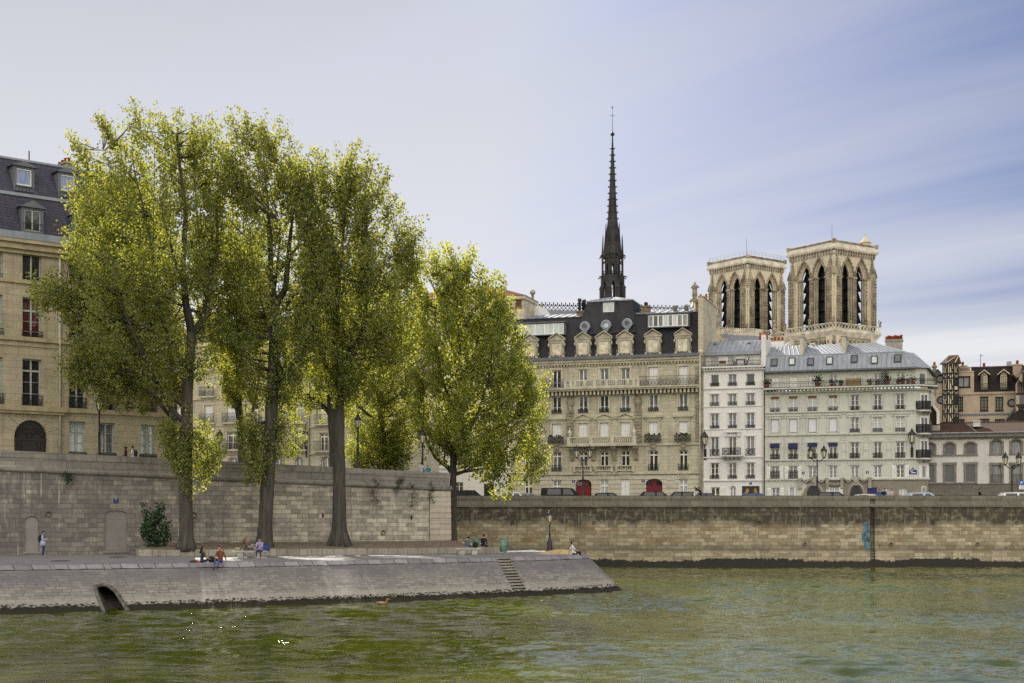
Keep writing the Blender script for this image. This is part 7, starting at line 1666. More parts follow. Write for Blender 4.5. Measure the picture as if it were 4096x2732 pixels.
# ---- spire
SY = 352.0; sx_ = (2450 - CX) / F * SY; ss = F / SY; zq = lambda v: H - (v - VH) / F * SY
sp_ = thing('cathedral_spire', 'tall dark lead-covered gothic spire with crockets, a cross and a weathercock', 'spire', (sx_, SY, ROADZ + 20))
sz = lambda v: zq(v) - (ROADZ + 20)
px = lambda p: p / ss
O = R(22.5)
def oct_(r, z, rot=O): return [(r * math.cos(rot + k * math.pi / 4), r * math.sin(rot + k * math.pi / 4), z) for k in range(8)]
def oct_tier(mb, r, z0, z1, pw, spring, apex_z, depth=.35, tracery=True):
    """eight piers with pointed arches between them"""
    for k in range(8):
        a0, a1 = O + k * math.pi / 4, O + (k + 1) * math.pi / 4
        p, q = Vector((r * math.cos(a0), r * math.sin(a0))), Vector((r * math.cos(a1), r * math.sin(a1))); L = (q - p).length; ang = math.atan2((q - p).y, (q - p).x)
        m1 = MB(); wall_panel(m1, 0, L, z0, z1, [(pw, L - pw, z0 + .01, apex_z, apex_z - spring, 'pointed')], depth, 0); wall_panel(m1, 0, L, z0, z1, [(pw, L - pw, z0 + .01, apex_z, apex_z - spring, 'pointed')], .01, depth)
        if tracery:
            m1.bar((L / 2, depth / 2, z0), (L / 2, depth / 2, spring - .4), .12); m1.torus((L / 2, depth / 2, spring + .1), (L - 2 * pw) * .26, .07, 'y', 10, 4)
            for s2 in (-1, 1): m1.tube([(L / 2 + s2 * (L / 2 - pw) * .98, depth / 2, spring - .7), (L / 2 + s2 * (L / 2 - pw) * .5, depth / 2, spring - .25), (L / 2, depth / 2, spring - .7)], .06, 4)
        # outward normal must face out: panel's -y side
        xf(mb, m1, p.x, p.y, ang)
mb = MB(); zb0 = sz(1250)
oct_tier(mb, px(50), sz(1195), sz(1112), px(13), sz(1150), sz(1128)); mb.lathe((0, 0, 0), [(px(52), zb0), (px(52), sz(1194))], 8, 0, False, O)
for k in range(8):
    a0 = O + k * math.pi / 4; mb.tube([(px(50) * math.cos(a0), px(50) * math.sin(a0), zb0), (px(50) * math.cos(a0), px(50) * math.sin(a0), sz(1152))], px(5.5), 6, 0, True, False); mb.add([(px(50) * math.cos(a0) + px(7) * dx, px(50) * math.sin(a0) + px(7) * dy, sz(1155)) for dx, dy in ((-1, -1), (1, -1), (1, 1), (-1, 1))] + [(px(48) * math.cos(a0), px(48) * math.sin(a0), sz(1138))], [(0, 1, 4), (1, 2, 4), (2, 3, 4), (3, 0, 4)])
mb.build('lower_tier', M['lead'], sp_)
mb = MB(); mb.lathe((0, 0, 0), [(px(46), sz(1116)), (px(51), sz(1112)), (px(51), sz(1106)), (px(40), sz(1103))], 8, 0, False, O)
for k in range(8):
    a0 = O + k * math.pi / 4; d = Vector((math.cos(a0), math.sin(a0), 0)); mb.tube([d * px(44) + Vector((0, 0, sz(1108))), d * px(58) + Vector((0, 0, sz(1110))), d * px(62) + Vector((0, 0, sz(1114)))], [px(3), px(2.2), px(1.2)], 5)
R8 = oct_(px(45), 0)
for k in range(8):
    p, q = Vector(R8[k]), Vector(R8[(k + 1) % 8])
    for z in (sz(1100), sz(1090)): mb.bar(p + Vector((0, 0, z)), q + Vector((0, 0, z)), .14)
    for j in range(5): mb.bar(p.lerp(q, j / 5) + Vector((0, 0, sz(1104))), p.lerp(q, j / 5) + Vector((0, 0, sz(1090))), .1)
mb.build('gallery', M['lead'], sp_)
mb = MB(); oct_tier(mb, px(33), sz(1105), sz(1032), px(8.5), sz(1074), sz(1055), .3, False)
mb.build('upper_tier', M['lead'], sp_)
for k in range(8):
    a0 = O + k * math.pi / 4; d = Vector((math.cos(a0), math.sin(a0), 0)); c = d * px(43); mb = MB()
    mb.tube([c + Vector((0, 0, sz(1106))), c + Vector((0, 0, sz(1030)))], px(3.2), 5, 0, True, False); mb.tube([c + Vector((0, 0, sz(1030))), c + Vector((0, 0, sz(1010))), c * .96 + Vector((0, 0, sz(940)))], [px(4.5), px(3), px(.7)], 5)
    for j in range(7): f_ = j / 7; mb.ell(c.lerp(c * .96, f_) + Vector((0, 0, sz(1012 - 70 * f_))), px(4.2 - 2 * f_), px(4.2 - 2 * f_), px(1.3), 5, 3)
    mb.bar(c + Vector((0, 0, sz(1040))), d * px(32) + Vector((0, 0, sz(1022))), .2); mb.bar(c + Vector((0, 0, sz(1058))), d * px(32) + Vector((0, 0, sz(1046))), .2)
    mb.tube([c + Vector((0, 0, sz(1024))), d * px(52) + Vector((0, 0, sz(1026))), d * px(55) + Vector((0, 0, sz(1034)))], [px(3), px(3), px(1)], 5); mb.build('pinnacle', M['lead'], sp_)
mb = MB(); mb.lathe((0, 0, 0), [(px(36), sz(1036)), (px(36), sz(1012)), (px(31), sz(960)), (px(24), sz(905)), (px(20.5), sz(880)), (px(15), sz(790)), (px(9), sz(672)), (px(4.2), sz(590)), (px(2.4), sz(545)), (px(2), sz(540))], 8, 0, False, O)
for k in range(8):  # gables round the foot of the needle
    a0 = k * math.pi / 4 + math.pi / 4 * 0 ; d = Vector((math.cos(a0), math.sin(a0), 0)); e = Vector((-d.y, d.x, 0)); z0, z1 = sz(1020), sz(950)
    mb.add([d * px(36) - e * px(13) + Vector((0, 0, z0)), d * px(36) + e * px(13) + Vector((0, 0, z0)), d * px(31) + Vector((0, 0, z1)), d * px(22) + Vector((0, 0, z1))], [(0, 1, 2), (0, 2, 3), (1, 3, 2)])
    a1 = a0 + O; d1 = Vector((math.cos(a1), math.sin(a1), 0)); c = d1 * px(30.5); mb.tube([c + Vector((0, 0, sz(970))), c * .93 + Vector((0, 0, sz(892)))], [px(3), px(.8)], 5)
    for j in range(6): mb.ell(c * (1 - .07 * j / 6) + Vector((0, 0, sz(962 - 68 * j / 6))), px(2.8), px(2.8), px(1.2), 5, 3)
mb.build('needle', M['lead'], sp_)
prof = [(1012, 36), (960, 31), (905, 24), (880, 20.5), (790, 15), (672, 9), (590, 4.2)]
def rad_at(v):
    for (va, ra), (vb, rb_) in zip(prof, prof[1:]):
        if vb <= v <= va: return ra + (rb_ - ra) * (va - v) / (va - vb)
mb = MB(); v = 875.0
while v > 590:
    r = rad_at(v)
    for k in range(8):
        a0 = O + k * math.pi / 4; d = Vector((math.cos(a0), math.sin(a0), 0)); mb.tube([d * px(r) + Vector((0, 0, sz(v + 2))), d * px(r + 3.5) + Vector((0, 0, sz(v - 1))), d * px(r + 6.5) + Vector((0, 0, sz(v + 1)))], [px(1.6), px(1.5), px(1.2)], 5)
    v -= 25.5
mb.build('crockets', M['lead'], sp_)
mb = MB(); mb.lathe((0, 0, 0), [(px(2.4), sz(545)), (px(8), sz(541)), (px(8.4), sz(535)), (px(5), sz(531)), (px(2), sz(527))], 12); mb.tube([(0, 0, sz(528)), (0, 0, sz(470)), (0, 0, sz(436))], [px(1.1), px(.8), px(.6)], 6); cr = R(25)
mb.bar((-px(10) * math.cos(cr), -px(10) * math.sin(cr), sz(464.5)), (px(10) * math.cos(cr), px(10) * math.sin(cr), sz(461.5)), px(1.4)); mb.build('cross', M['lead'], sp_)
mb = MB(); mb.ell((0, 0, sz(432)), px(2.2), px(1.2), px(3.2), 8, 6); mb.tube([(px(.8), 0, sz(431)), (px(2.6), 0, sz(427)), (px(3.4), 0, sz(425))], [px(1.2), px(.8), px(.3)], 6); mb.tube([(-px(.5), 0, sz(431)), (-px(3.5), 0, sz(427)), (-px(5), 0, sz(424.5))], [px(1.3), px(1.3), px(.5)], 6); mb.build('weathercock', M['lead'], sp_)

# ---- long lead roof with pierced cresting, gable end with statue, transept roof
NY = 366.0; za = lambda v: H - (v - VH) / F * NY - ROADZ; xa = lambda u: (u - CX) / F * NY
cr_ = thing('cathedral_roof', 'long grey lead roof of the cathedral with pierced ridge cresting, behind the house roofs', 'roof', (xa(2450), NY, ROADZ))
X0 = xa(2450)
def cresting(mb, p, q, h, n):
    p, q = Vector(p), Vector(q)
    for i in range(n):
        a, b_ = p.lerp(q, i / n), p.lerp(q, (i + 1) / n); up = Vector((0, 0, h)); m_ = (a + b_) / 2
        mb.bar(a, b_ + up * .6, .12); mb.bar(b_, a + up * .6, .12); mb.bar(a + up * .62, b_ + up * .62, .1); mb.bar(m_ + up * .6, m_ + up, .16); mb.ell(m_ + up * .95, .2, .12, .18, 5, 4); mb.ell(a + up * .7, .22, .12, .2, 5, 4)
ridge = [(xa(2110) - X0, 0, za(1237)), (xa(2880) - X0, 0, za(1256))]
mb = MB(); 
mb.add([ridge[0], ridge[1], (ridge[1][0], -9, ridge[1][2] - 12), (ridge[0][0], -9, ridge[0][2] - 12), (ridge[1][0], 9, ridge[1][2] - 12), (ridge[0][0], 9, ridge[0][2] - 12)], [(0, 3, 2, 1), (0, 1, 4, 5), (1, 2, 4), (0, 5, 3)]); mb.build('lead_slope', M['leadroof'], cr_)
mb = MB(); cresting(mb, ridge[0], ridge[1], 1.9, 48); mb.build('cresting', M['lead'], cr_)
mb = MB(); mb.ell((xa(2168) - X0, 0, za(1222)), .35, .3, .9, 8, 6); mb.ell((xa(2168) - X0, 0, za(1213)), .22, .22, .3, 7, 5); mb.build('finial_figure', M['gothicdark'], cr_)
# transept roof piece
gy = 330.0; zt2 = lambda v: H - (v - VH) / F * gy - ROADZ; xt = lambda u: (u - CX) / F * gy - X0
tq = Z(2760, 840, 2.8)
mb = MB(); yy = gy - NY
mb.add([(xt(2888), yy, zt2(1337)), (xt(3040), yy, zt2(1345)), (xt(3050), yy - 4, zt2(1405)), (xt(2880), yy - 4, zt2(1405)), (xt(3040), yy + 6, zt2(1405)), (xt(2888), yy + 6, zt2(1405))], [(0, 3, 2, 1), (0, 1, 4, 5), (1, 2, 4), (0, 5, 3)]); mb.build('lead_slope', M['leadroof'], cr_)
mb = MB(); cresting(mb, (xt(2880), yy, zt2(1336)), (xt(3052), yy, zt2(1345)), 1.5, 20); mb.build('cresting', M['gothicpale'], cr_)
for u, vb, vt, w_ in ((2865, 1350, 1238, .9), (3092, 1350, 1290, .7)): mb = MB(); pinnacle(mb, xt(u), yy - 2, zt2(vb) - 3, w_, zt2(vt) - zt2(vb) + 3); mb.build('pinnacle', M['gothicdark'], cr_)
mb = MB(); mb.box(xt(2862), xt(2900), yy - 3, yy + 2, zt2(1440), zt2(1360)); [mb.ell((xt(2866 + 8 * i), yy - 3.2, zt2(1372 + 10 * (i % 2))), .5, .4, .6, 6, 4) for i in range(5)]; mb.build('buttress', M['gothicdark'], cr_)
# sloping gable to the left of it
ga_ = thing('cathedral_gable', 'pale stone gable slope with crockets beside the tall chimney wall', 'gable', (X0 + xt(2840), gy - 14, ROADZ))
g2 = lambda u: ((u - CX) / F * (gy - 14)) - (X0 + xt(2840)); zt3 = lambda v: H - (v - VH) / F * (gy - 14) - ROADZ
mb = MB(); mb.prism([(g2(2780), zt3(1420)), (g2(2864), zt3(1420)), (g2(2864), zt3(1370)), (g2(2818), zt3(1268)), (g2(2780), zt3(1200))], 0, 1.2); mb.build('wall', M['gothic'], ga_)
mb = MB(); mb.bar((g2(2780), -.1, zt3(1198)), (g2(2868), -.1, zt3(1375)), .5); crocket_line(mb, (g2(2784), -.1, zt3(1196)), (g2(2868), -.1, zt3(1368)), 2.2, .4); mb.build('coping', M['gothicdark'], ga_)
# statue on its pedestal
st_ = thing('statue', 'weathered stone statue of a standing robed figure on a tall pedestal', 'statue', ((2779 - CX) / F * 330, 330, ROADZ + 30))
z9 = lambda v: H - (v - VH) / F * 330 - ROADZ - 30
mb = MB(); mb.box(-.9, .9, -.9, .9, z9(1260), z9(1205)); mb.box(-1.1, 1.1, -1.1, 1.1, z9(1205), z9(1199)); mb.lathe((0, 0, 0), [(.7, z9(1199)), (.5, z9(1190)), (.55, z9(1183)), (.75, z9(1181))], 8); mb.build('pedestal', M['gothicdark'], st_)
mb = MB(); mb.lathe((0, 0, 0), [(.62, z9(1182)), (.58, z9(1170)), (.55, z9(1160)), (.7, z9(1150)), (.72, z9(1143)), (.5, z9(1139)), (.22, z9(1137)), (.2, z9(1136))], 10); mb.ell((.05, -.05, z9(1132.5)), .26, .28, .36, 8, 6)
mb.tube([(.55, 0, z9(1144)), (.85, -.35, z9(1150)), (.6, -.75, z9(1147))], [.2, .17, .12], 6); mb.tube([(-.55, 0, z9(1144)), (-.8, -.2, z9(1152)), (-.35, -.6, z9(1155))], [.2, .17, .12], 6); mb.build('figure', M['gothicdark'], st_)
# ================================================================ trees
def leaf_mat(name, top, thru, yellow, amt=.5):
    m, t, b, o = new_mat(name); t.nodes.remove(b)
    r = N(t, 'NewGeometry').outputs['Random Per Island']; n = noise(t, coords(t, 'obj'), .35, 3)
    k = mth(t, 'ADD', mth(t, 'MULTIPLY', r, .55), mth(t, 'MULTIPLY', n, .5))
    c1 = ramp(t, k, [(.25, tuple(c * .5 for c in top)), (.6, top), (.85, tuple(c * 1.9 for c in top))]); c2 = ramp(t, k, [(.2, tuple(c * .35 for c in thru)), (.6, thru), (.88, yellow)])
    df = N(t, 'BsdfDiffuse', {0: c1}); tr_ = N(t, 'BsdfTranslucent', {0: c2}); gl = N(t, 'BsdfGlossy', {0: (.5, .5, .5, 1), 1: .45})
    mx = N(t, 'MixShader', {0: amt, 1: df.outputs[0], 2: tr_.outputs[0]}); m2 = N(t, 'MixShader', {0: .05, 1: mx.outputs[0], 2: gl.outputs[0]})
    t.links.new(m2.outputs[0], o.inputs[0]); return m
M['leaf'] = leaf_mat('poplar_leaves', (.10, .13, .05), (.60, .62, .075), (.88, .80, .07))
M['leafbright'] = leaf_mat('bright_poplar_leaves', (.085, .12, .045), (.80, .82, .10), (.96, .90, .10))
M['leafdark'] = leaf_mat('dark_green_leaves', (.045, .085, .040), (.12, .20, .05), (.18, .24, .05), .35)  # dark green leaves of the bush and wall creepers
m, t, b, o = new_mat('furrowed_bark'); v = coords(t, 'obj')
n1 = noise(t, scaled(t, v, (5.5, 5.5, .7)), 1.2, 6, .65); n2 = noise(t, v, .7, 4)
setin(t, b, 'Base Color', mixc(t, mth(t, 'MULTIPLY', n2, .5), ramp(t, n1, [(.32, (.014, .012, .011)), (.5, (.050, .043, .037)), (.72, (.10, .088, .075))]), (.06, .065, .05))); b.inputs['Roughness'].default_value = .95
setin(t, b, 'Normal', N(t, 'Bump', {'Strength': .9, 'Distance': .06, 'Height': n1}).outputs[0]); M['bark'] = m

def leaf_quads(C, D, L, W_, rng, hang=.35):
    n = len(C)
    a = rng.normal(size=(n, 3)); a[:, 2] -= hang; a /= np.linalg.norm(a, axis=1)[:, None]
    b = rng.normal(size=(n, 3)); b -= (a * b).sum(1)[:, None] * a; b /= np.linalg.norm(b, axis=1)[:, None]
    l = L * rng.uniform(.65, 1.25, n)[:, None]; w = W_ * rng.uniform(.7, 1.2, n)[:, None]
    V = np.stack([C - a * l * .5, C + b * w * .5 - a * l * .08, C + a * l * .5, C - b * w * .5 - a * l * .08], 1).reshape(-1, 3)
    return V
def bez(p, q, k, n, out=.55):
    """limb that leaves sideways and then climbs"""
    m_ = Vector((p.x + (q.x - p.x) * out, p.y + (q.y - p.y) * out, p.z + (q.z - p.z) * k)); pts = []
    for i in range(n + 1):
        t_ = i / n; pts.append(p * (1 - t_) ** 2 + m_ * 2 * t_ * (1 - t_) + q * t_ ** 2)
    return pts
def tree(name, label, Y, base, trunk, env, nt, nl, seed, leaf='leaf', L=.185, forks=(), extra=(), limbs=9, lower=None, group=None, hole=.25, dr_=.80, lv=2.5, spread=.78, cat='tree'):
    rng = np.random.default_rng(seed); rr = random.Random(seed)
    P = [at(u, v, Y) for u, v, w_ in trunk]; R_ = [w_ * Y / F * .46 for u, v, w_ in trunk]
    b0 = Vector((P[0].x, P[0].y, base)); root = thing(name, label, cat, tuple(b0), 0, group)
    if P[0].z > base + .05: P = [Vector((P[0].x, P[0].y, base - .1))] + P; R_ = [R_[0] * 1.15] + R_
    else: P[0].z = base - .1
    mb = MB(); dense = []; rad = []
    for i in range(len(P) - 1):
        for k in range(4): dense.append(P[i].lerp(P[i + 1], k / 4)); rad.append((R_[i] + (R_[i + 1] - R_[i]) * k / 4) * (1 + .05 * rr.uniform(-1, 1)))
    dense.append(P[-1]); rad.append(R_[-1])
    mb.tube([p - b0 for p in dense], rad, 12); 
    fl = rad[0]
    for k in range(6):
        w_ = k * 1.05 + seed; d = Vector((math.cos(w_), math.sin(w_), 0)); mb.tube([dense[0] + d * fl * 1.2 - b0 + Vector((0, 0, .02)), dense[0] + d * fl * .85 - b0 + Vector((0, 0, .35)), dense[0] + d * fl * .55 - b0 + Vector((0, 0, 1.3))], [fl * .22, fl * .32, fl * .2], 6)
    mb.build('trunk', M['bark'], root)
    E = [((at(uL, v, Y).x), at(uR, v, Y).x, at(uL, v, Y).z) for v, uL, uR in env]
    zs = [e[2] for e in reversed(E)]; xl = [e[0] for e in reversed(E)]; xr_ = [e[1] for e in reversed(E)]
    zlo, zhi = zs[0], zs[-1]
    ph = rng.uniform(0, 6.28, 9)
    def holes(p):
        return math.sin(p[0] * .9 + ph[0] + math.sin(p[2] * .5 + ph[1])) * math.sin(p[2] * .62 + ph[2] + math.sin(p[1] * .7)) * math.sin(p[1] * .8 + ph[3] + p[0] * .3)
    tips = []
    while len(tips) < nt:
        z = rng.uniform(zlo, zhi); a, b_ = np.interp(z, zs, xl), np.interp(z, zs, xr_); wmax = max(x2 - x1 for x1, x2 in zip(xl, xr_))
        if rng.random() > (b_ - a) / wmax: continue
        r = math.sqrt(rng.uniform(.10, 1)); w_ = rng.uniform(0, 6.283); x = (a + b_) / 2 + (b_ - a) / 2 * r * math.cos(w_); y = P[-1].y + (b_ - a) / 2 * dr_ * r * math.sin(w_)
        if abs(holes((x, y, z))) < hole and rng.random() < .8: continue
        tips.append((Vector((x, y, z)), r))
    for u, v, ru, rv, n, dy in extra:
        for k in range(n):
            w_ = rng.uniform(0, 6.283); q = math.sqrt(rng.uniform(.05, 1)); c = at(u + ru * q * math.cos(w_), v + rv * q * math.sin(w_), Y); c.y += rng.normal(0, .5) + dy; tips.append((c, .8))
    # limbs
    br = MB(); nodes = [(p, r) for p, r in zip(dense, rad) if p.z > zlo - 2.5]
    top = P[-1]; zc = (zlo + zhi) / 2
    for fk in forks:
        q = [at(u, v, Y) for u, v, w_ in fk]; rw = [w_ * Y / F / 2 for u, v, w_ in fk]
        for i, p in enumerate(q): p.y += (i * .5) * (1 if len(fk) % 2 else -1) * .6
        br.tube([p - b0 for p in q], rw, 7)
        for i in range(len(q) - 1):
            for k in range(3): nodes.append((q[i].lerp(q[i + 1], k / 3), rw[i]))
        nodes.append((q[-1], rw[-1]))
    for k in range(limbs):
        w_ = 6.283 * k / limbs + rr.uniform(-.3, .3); h0 = rr.uniform(0, 1) ** .8; s0 = [n_ for n_ in nodes]; p, r0 = s0[int(h0 * (len(s0) - 1))]
        zt = max(p.z + min(2.5, (zhi - zlo) * .3), zlo + (zhi - zlo) * rr.uniform(.35, .92)); a, b_ = np.interp(zt, zs, xl), np.interp(zt, zs, xr_)
        q = Vector(((a + b_) / 2 + (b_ - a) / 2 * .72 * math.cos(w_), P[-1].y + (b_ - a) / 2 * dr_ * .72 * math.sin(w_), zt)); pts = bez(p, q, .35, 6, .6); r1 = max(.05, min(r0 * .55, .17)); rd = [r1 * (1 - .8 * i / 6) for i in range(7)]
        br.tube([x - b0 for x in pts], rd, 6); nodes += list(zip(pts[1:], rd[1:]))
    NP = np.array([tuple(n_[0]) for n_ in nodes]); C, n0 = [], 0
    cx0, cy0 = P[-1].x, P[-1].y
    Cs = []
    for c, r in tips:
        d = NP - np.array(c); dist = np.linalg.norm(d, axis=1) + np.where(d[:, 2] > -.25, 6, 0); j = int(dist.argmin()); p = nodes[j][0]
        far = (c - p).length
        if far < 3.2 and rr.random() < .7:
            pts = bez(p, c, .4, 3, .6); br.tube([x - b0 for x in pts], [min(.055, nodes[j][1] * .6), .035, .022, .010], 4, 0, False)
        out = Vector((c.x - cx0, c.y - cy0, 0)); out = out.normalized() if out.length > .3 else Vector((0, 0, 0))
        top_ = (c.z - zlo) / (zhi - zlo) > .72 and cat == 'tree'
        ax = (out * rr.uniform(.1, .8) + Vector((rr.uniform(-.3, .3), rr.uniform(-.3, .3), 1.0))).normalized()
        ln = lv * rr.uniform(.6, 1.25) * (1.25 if top_ else 1); n = int(nl * rr.uniform(.55, 1.35)); u_ = rng.random(n) ** .8
        rad_ = (.12 + .58 * np.sin(np.pi * np.clip(u_ * .85 + .12, 0, 1))) * spread * (.72 if top_ else 1)
        g = np.clip(rng.normal(size=(n, 3)), -1.5, 1.5) * rad_[:, None] * np.array([.62, .62, .5])
        Cs.append(np.array(c) + np.array(ax)[None] * (ln * (.45 - u_))[:, None] + g)
    br.build('branches', M['bark'], root)
    C = np.concatenate(Cs) - np.array(b0); V = leaf_quads(C, None, L, L * .82, rng)
    o = np_mesh('crown', V, np.arange(len(V)).reshape(-1, 4), M[leaf], False, root)
    return root
GT = 'poplars in the planter of the lower quay'; GU = 'trees on the street above the quay wall'
tree('poplar_tree', 'tall poplar nearest the beige mansion, with leafy sprouts half way up its trunk', 94.5, PZ + .42,
     [(745, 2199, 74), (746, 2120, 62), (743, 1950, 56), (741, 1890, 62), (745, 1750, 54), (748, 1600, 52), (755, 1450, 48), (768, 1330, 44)],
     [(515, 500, 640), (535, 420, 860), (570, 370, 940), (650, 300, 950), (760, 258, 930), (900, 246, 950), (1100, 262, 940), (1300, 275, 920), (1450, 330, 880), (1570, 470, 800)], 600, 105, 11,
     forks=[[(768, 1330, 36), (745, 1200, 30), (740, 1050, 24), (755, 880, 18), (740, 700, 10), (725, 560, 5)], [(768, 1340, 34), (820, 1260, 28), (835, 1120, 22), (860, 980, 16), (850, 800, 8)], [(745, 1480, 26), (690, 1380, 22), (640, 1240, 18), (640, 1080, 14), (600, 880, 9), (560, 700, 5)], [(742, 1640, 18), (690, 1580, 14), (640, 1560, 9), (560, 1470, 6)], [(690, 1380, 14), (560, 1300, 10), (400, 1210, 7), (240, 1165, 4), (150, 1160, 2)]],
     extra=[(850, 1850, 30, 40, 8, -.3), (230, 1180, 100, 40, 26, 0), (360, 1230, 110, 60, 34, 0), (360, 1440, 110, 70, 40, 0), (480, 1540, 120, 60, 26, .5), (770, 1800, 95, 110, 34, -.4), (690, 1770, 50, 60, 10, -.3), (330, 620, 40, 120, 8, 0), (555, 490, 22, 16, 5, 0), (430, 515, 14, 20, 4, 0), (730, 515, 14, 18, 3, 0), (660, 505, 14, 20, 4, 0), (820, 530, 14, 20, 4, 0)], limbs=11, group=GT)
tree('poplar_tree', 'tall poplar second from the house, slightly leaning, with a bright sprout low down', 97.5, PZ + .46,
     [(1057, 2193, 74), (1062, 2080, 64), (1070, 1930, 60), (1080, 1760, 56), (1088, 1600, 54), (1094, 1450, 48), (1098, 1330, 42), (1100, 1215, 38)],
     [(530, 900, 1020), (550, 790, 1130), (600, 780, 1220), (690, 790, 1290), (800, 800, 1320), (1100, 800, 1350), (1350, 820, 1330), (1480, 860, 1280), (1570, 940, 1220)], 580, 105, 12,
     forks=[[(1098, 1225, 30), (1080, 1110, 24), (1078, 960, 18), (1060, 780, 11), (1040, 600, 5)], [(1102, 1225, 32), (1140, 1150, 26), (1150, 1000, 18), (1165, 820, 11), (1150, 660, 5)], [(1092, 1545, 28), (1160, 1480, 22), (1225, 1400, 16), (1260, 1250, 9)], [(1090, 1120, 14), (1190, 980, 10), (1240, 850, 6)]],
     extra=[(1030, 1800, 48, 120, 26, -.5), (1010, 1730, 30, 50, 8, -.5), (1130, 1740, 70, 70, 16, .3), (945, 515, 16, 20, 4, 0), (990, 510, 14, 18, 4, 0), (1110, 545, 14, 20, 4, 0), (1060, 535, 14, 20, 4, 0)], limbs=10, group=GT)
tree('poplar_tree', 'tall poplar third from the house, with a straight bare trunk', 100.5, PZ + .5,
     [(1357, 2184, 84), (1357, 2120, 66), (1357, 1950, 56), (1356, 1800, 52), (1356, 1650, 46), (1357, 1540, 42), (1362, 1480, 40)],
     [(655, 1340, 1440), (685, 1170, 1510), (780, 1190, 1575), (900, 1190, 1635), (1050, 1175, 1680), (1200, 1165, 1690), (1350, 1170, 1665), (1480, 1220, 1610), (1560, 1300, 1500)], 560, 105, 13,
     forks=[[(1362, 1480, 30), (1400, 1440, 26), (1440, 1380, 20), (1470, 1240, 14), (1480, 1040, 9), (1470, 820, 5)], [(1360, 1490, 32), (1345, 1400, 26), (1350, 1250, 20), (1370, 1050, 14), (1390, 850, 9), (1395, 680, 4)], [(1357, 1540, 16), (1290, 1440, 12), (1250, 1300, 8)], [(1440, 1380, 14), (1540, 1260, 10), (1600, 1100, 6)]],
     extra=[(1402, 630, 14, 18, 4, 0), (1475, 675, 14, 18, 4, 0), (1660, 960, 18, 60, 6, 0)], limbs=10, group=GT)
tree('poplar_tree', 'young bright green tree behind the corner blocks of the quay wall', 116, PZ,
     [(1812, 2130, 36), (1812, 1950, 30), (1812, 1850, 27), (1812, 1740, 25), (1818, 1640, 21), (1828, 1520, 18), (1838, 1400, 14)],
     [(1040, 1690, 1890), (1080, 1655, 1950), (1140, 1640, 2005), (1250, 1630, 2065), (1400, 1625, 2120), (1550, 1640, 2165), (1700, 1650, 2165), (1790, 1700, 2130), (1850, 1830, 2090), (1885, 1930, 2060)], 620, 100, 14, leaf='leafbright', L=.22,
     forks=[[(1806, 1890, 20), (1790, 1868, 18), (1740, 1830, 13), (1705, 1770, 9), (1690, 1690, 5)], [(1820, 1898, 16), (1870, 1880, 13), (1920, 1845, 10), (1985, 1835, 7), (2060, 1850, 4)], [(1822, 1822, 16), (1850, 1800, 14), (1890, 1775, 11), (1950, 1755, 8), (2030, 1690, 5)], [(1818, 1640, 14), (1760, 1500, 10), (1740, 1350, 7), (1750, 1180, 4)], [(1828, 1540, 14), (1900, 1420, 10), (1930, 1270, 7), (1930, 1130, 4)], [(1838, 1400, 14), (1830, 1250, 9), (1810, 1080, 4)]],
     extra=[(2130, 1600, 50, 120, 22, -1), (2140, 1830, 40, 70, 12, -1.5), (2020, 1910, 60, 30, 8, -.5), (1745, 1040, 14, 16, 4, 0), (1800, 1030, 14, 16, 4, 0), (1880, 1045, 14, 16, 4, 0)], limbs=9, hole=.13, group='young trees on the quay corner')
tree('street_tree', 'tree on the upper street whose dark trunk shows just left of the first poplar trunk', 110, 8.0,
     [(692, 1845, 42), (690, 1700, 40), (692, 1600, 38), (690, 1480, 34), (680, 1380, 28)], [(700, 420, 640), (900, 330, 700), (1100, 300, 720), (1300, 320, 730), (1480, 420, 740), (1580, 520, 720)], 230, 110, 15, limbs=8, group=GU)
tree('street_tree', 'tree on the upper street with a dark leaning trunk between the first and second poplars', 111, 7.9,
     [(968, 1860, 36), (964, 1740, 34), (955, 1640, 32), (950, 1540, 28), (960, 1400, 22)], [(850, 880, 1020), (1000, 850, 1060), (1200, 840, 1080), (1400, 850, 1080), (1550, 880, 1060), (1620, 920, 1040)], 190, 110, 16, limbs=8, group=GU, forks=[[(966, 1760, 16), (1005, 1680, 14), (1030, 1590, 11), (1050, 1480, 7)]])
tree('street_tree', 'tree on the upper street with a forked trunk just left of the third poplar trunk', 113, 7.6,
     [(1338, 1875, 46), (1334, 1760, 40), (1326, 1660, 36), (1322, 1560, 32), (1330, 1420, 24)], [(1050, 1240, 1460), (1200, 1180, 1500), (1380, 1170, 1500), (1500, 1180, 1480), (1580, 1260, 1440), (1640, 1280, 1400)], 210, 110, 17, leaf='leafbright', limbs=8, group=GU, forks=[[(1328, 1665, 22), (1290, 1620, 18), (1230, 1575, 13), (1170, 1550, 8), (1110, 1580, 4)]], extra=[(1200, 1600, 60, 30, 8, 0), (1110, 1600, 60, 40, 8, 0)])
tree('street_tree', 'bright slender tree on the upper street between the third poplar and the two lamps', 124, 7.4,
     [(1541, 1890, 27), (1536, 1780, 25), (1524, 1690, 24), (1516, 1610, 21), (1520, 1500, 17), (1530, 1380, 12)], [(1120, 1480, 1620), (1200, 1430, 1660), (1350, 1380, 1690), (1500, 1370, 1700), (1650, 1380, 1690), (1780, 1400, 1660), (1870, 1410, 1620)], 390, 100, 18, leaf='leafbright', limbs=8, group=GU, forks=[[(1527, 1700, 16), (1480, 1665, 13), (1430, 1620, 9), (1400, 1540, 5)], [(1518, 1620, 14), (1560, 1560, 11), (1590, 1450, 7)]], extra=[(1440, 1800, 60, 70, 20, 0), (1600, 1780, 60, 95, 26, 0), (1660, 1650, 50, 90, 16, 0)])
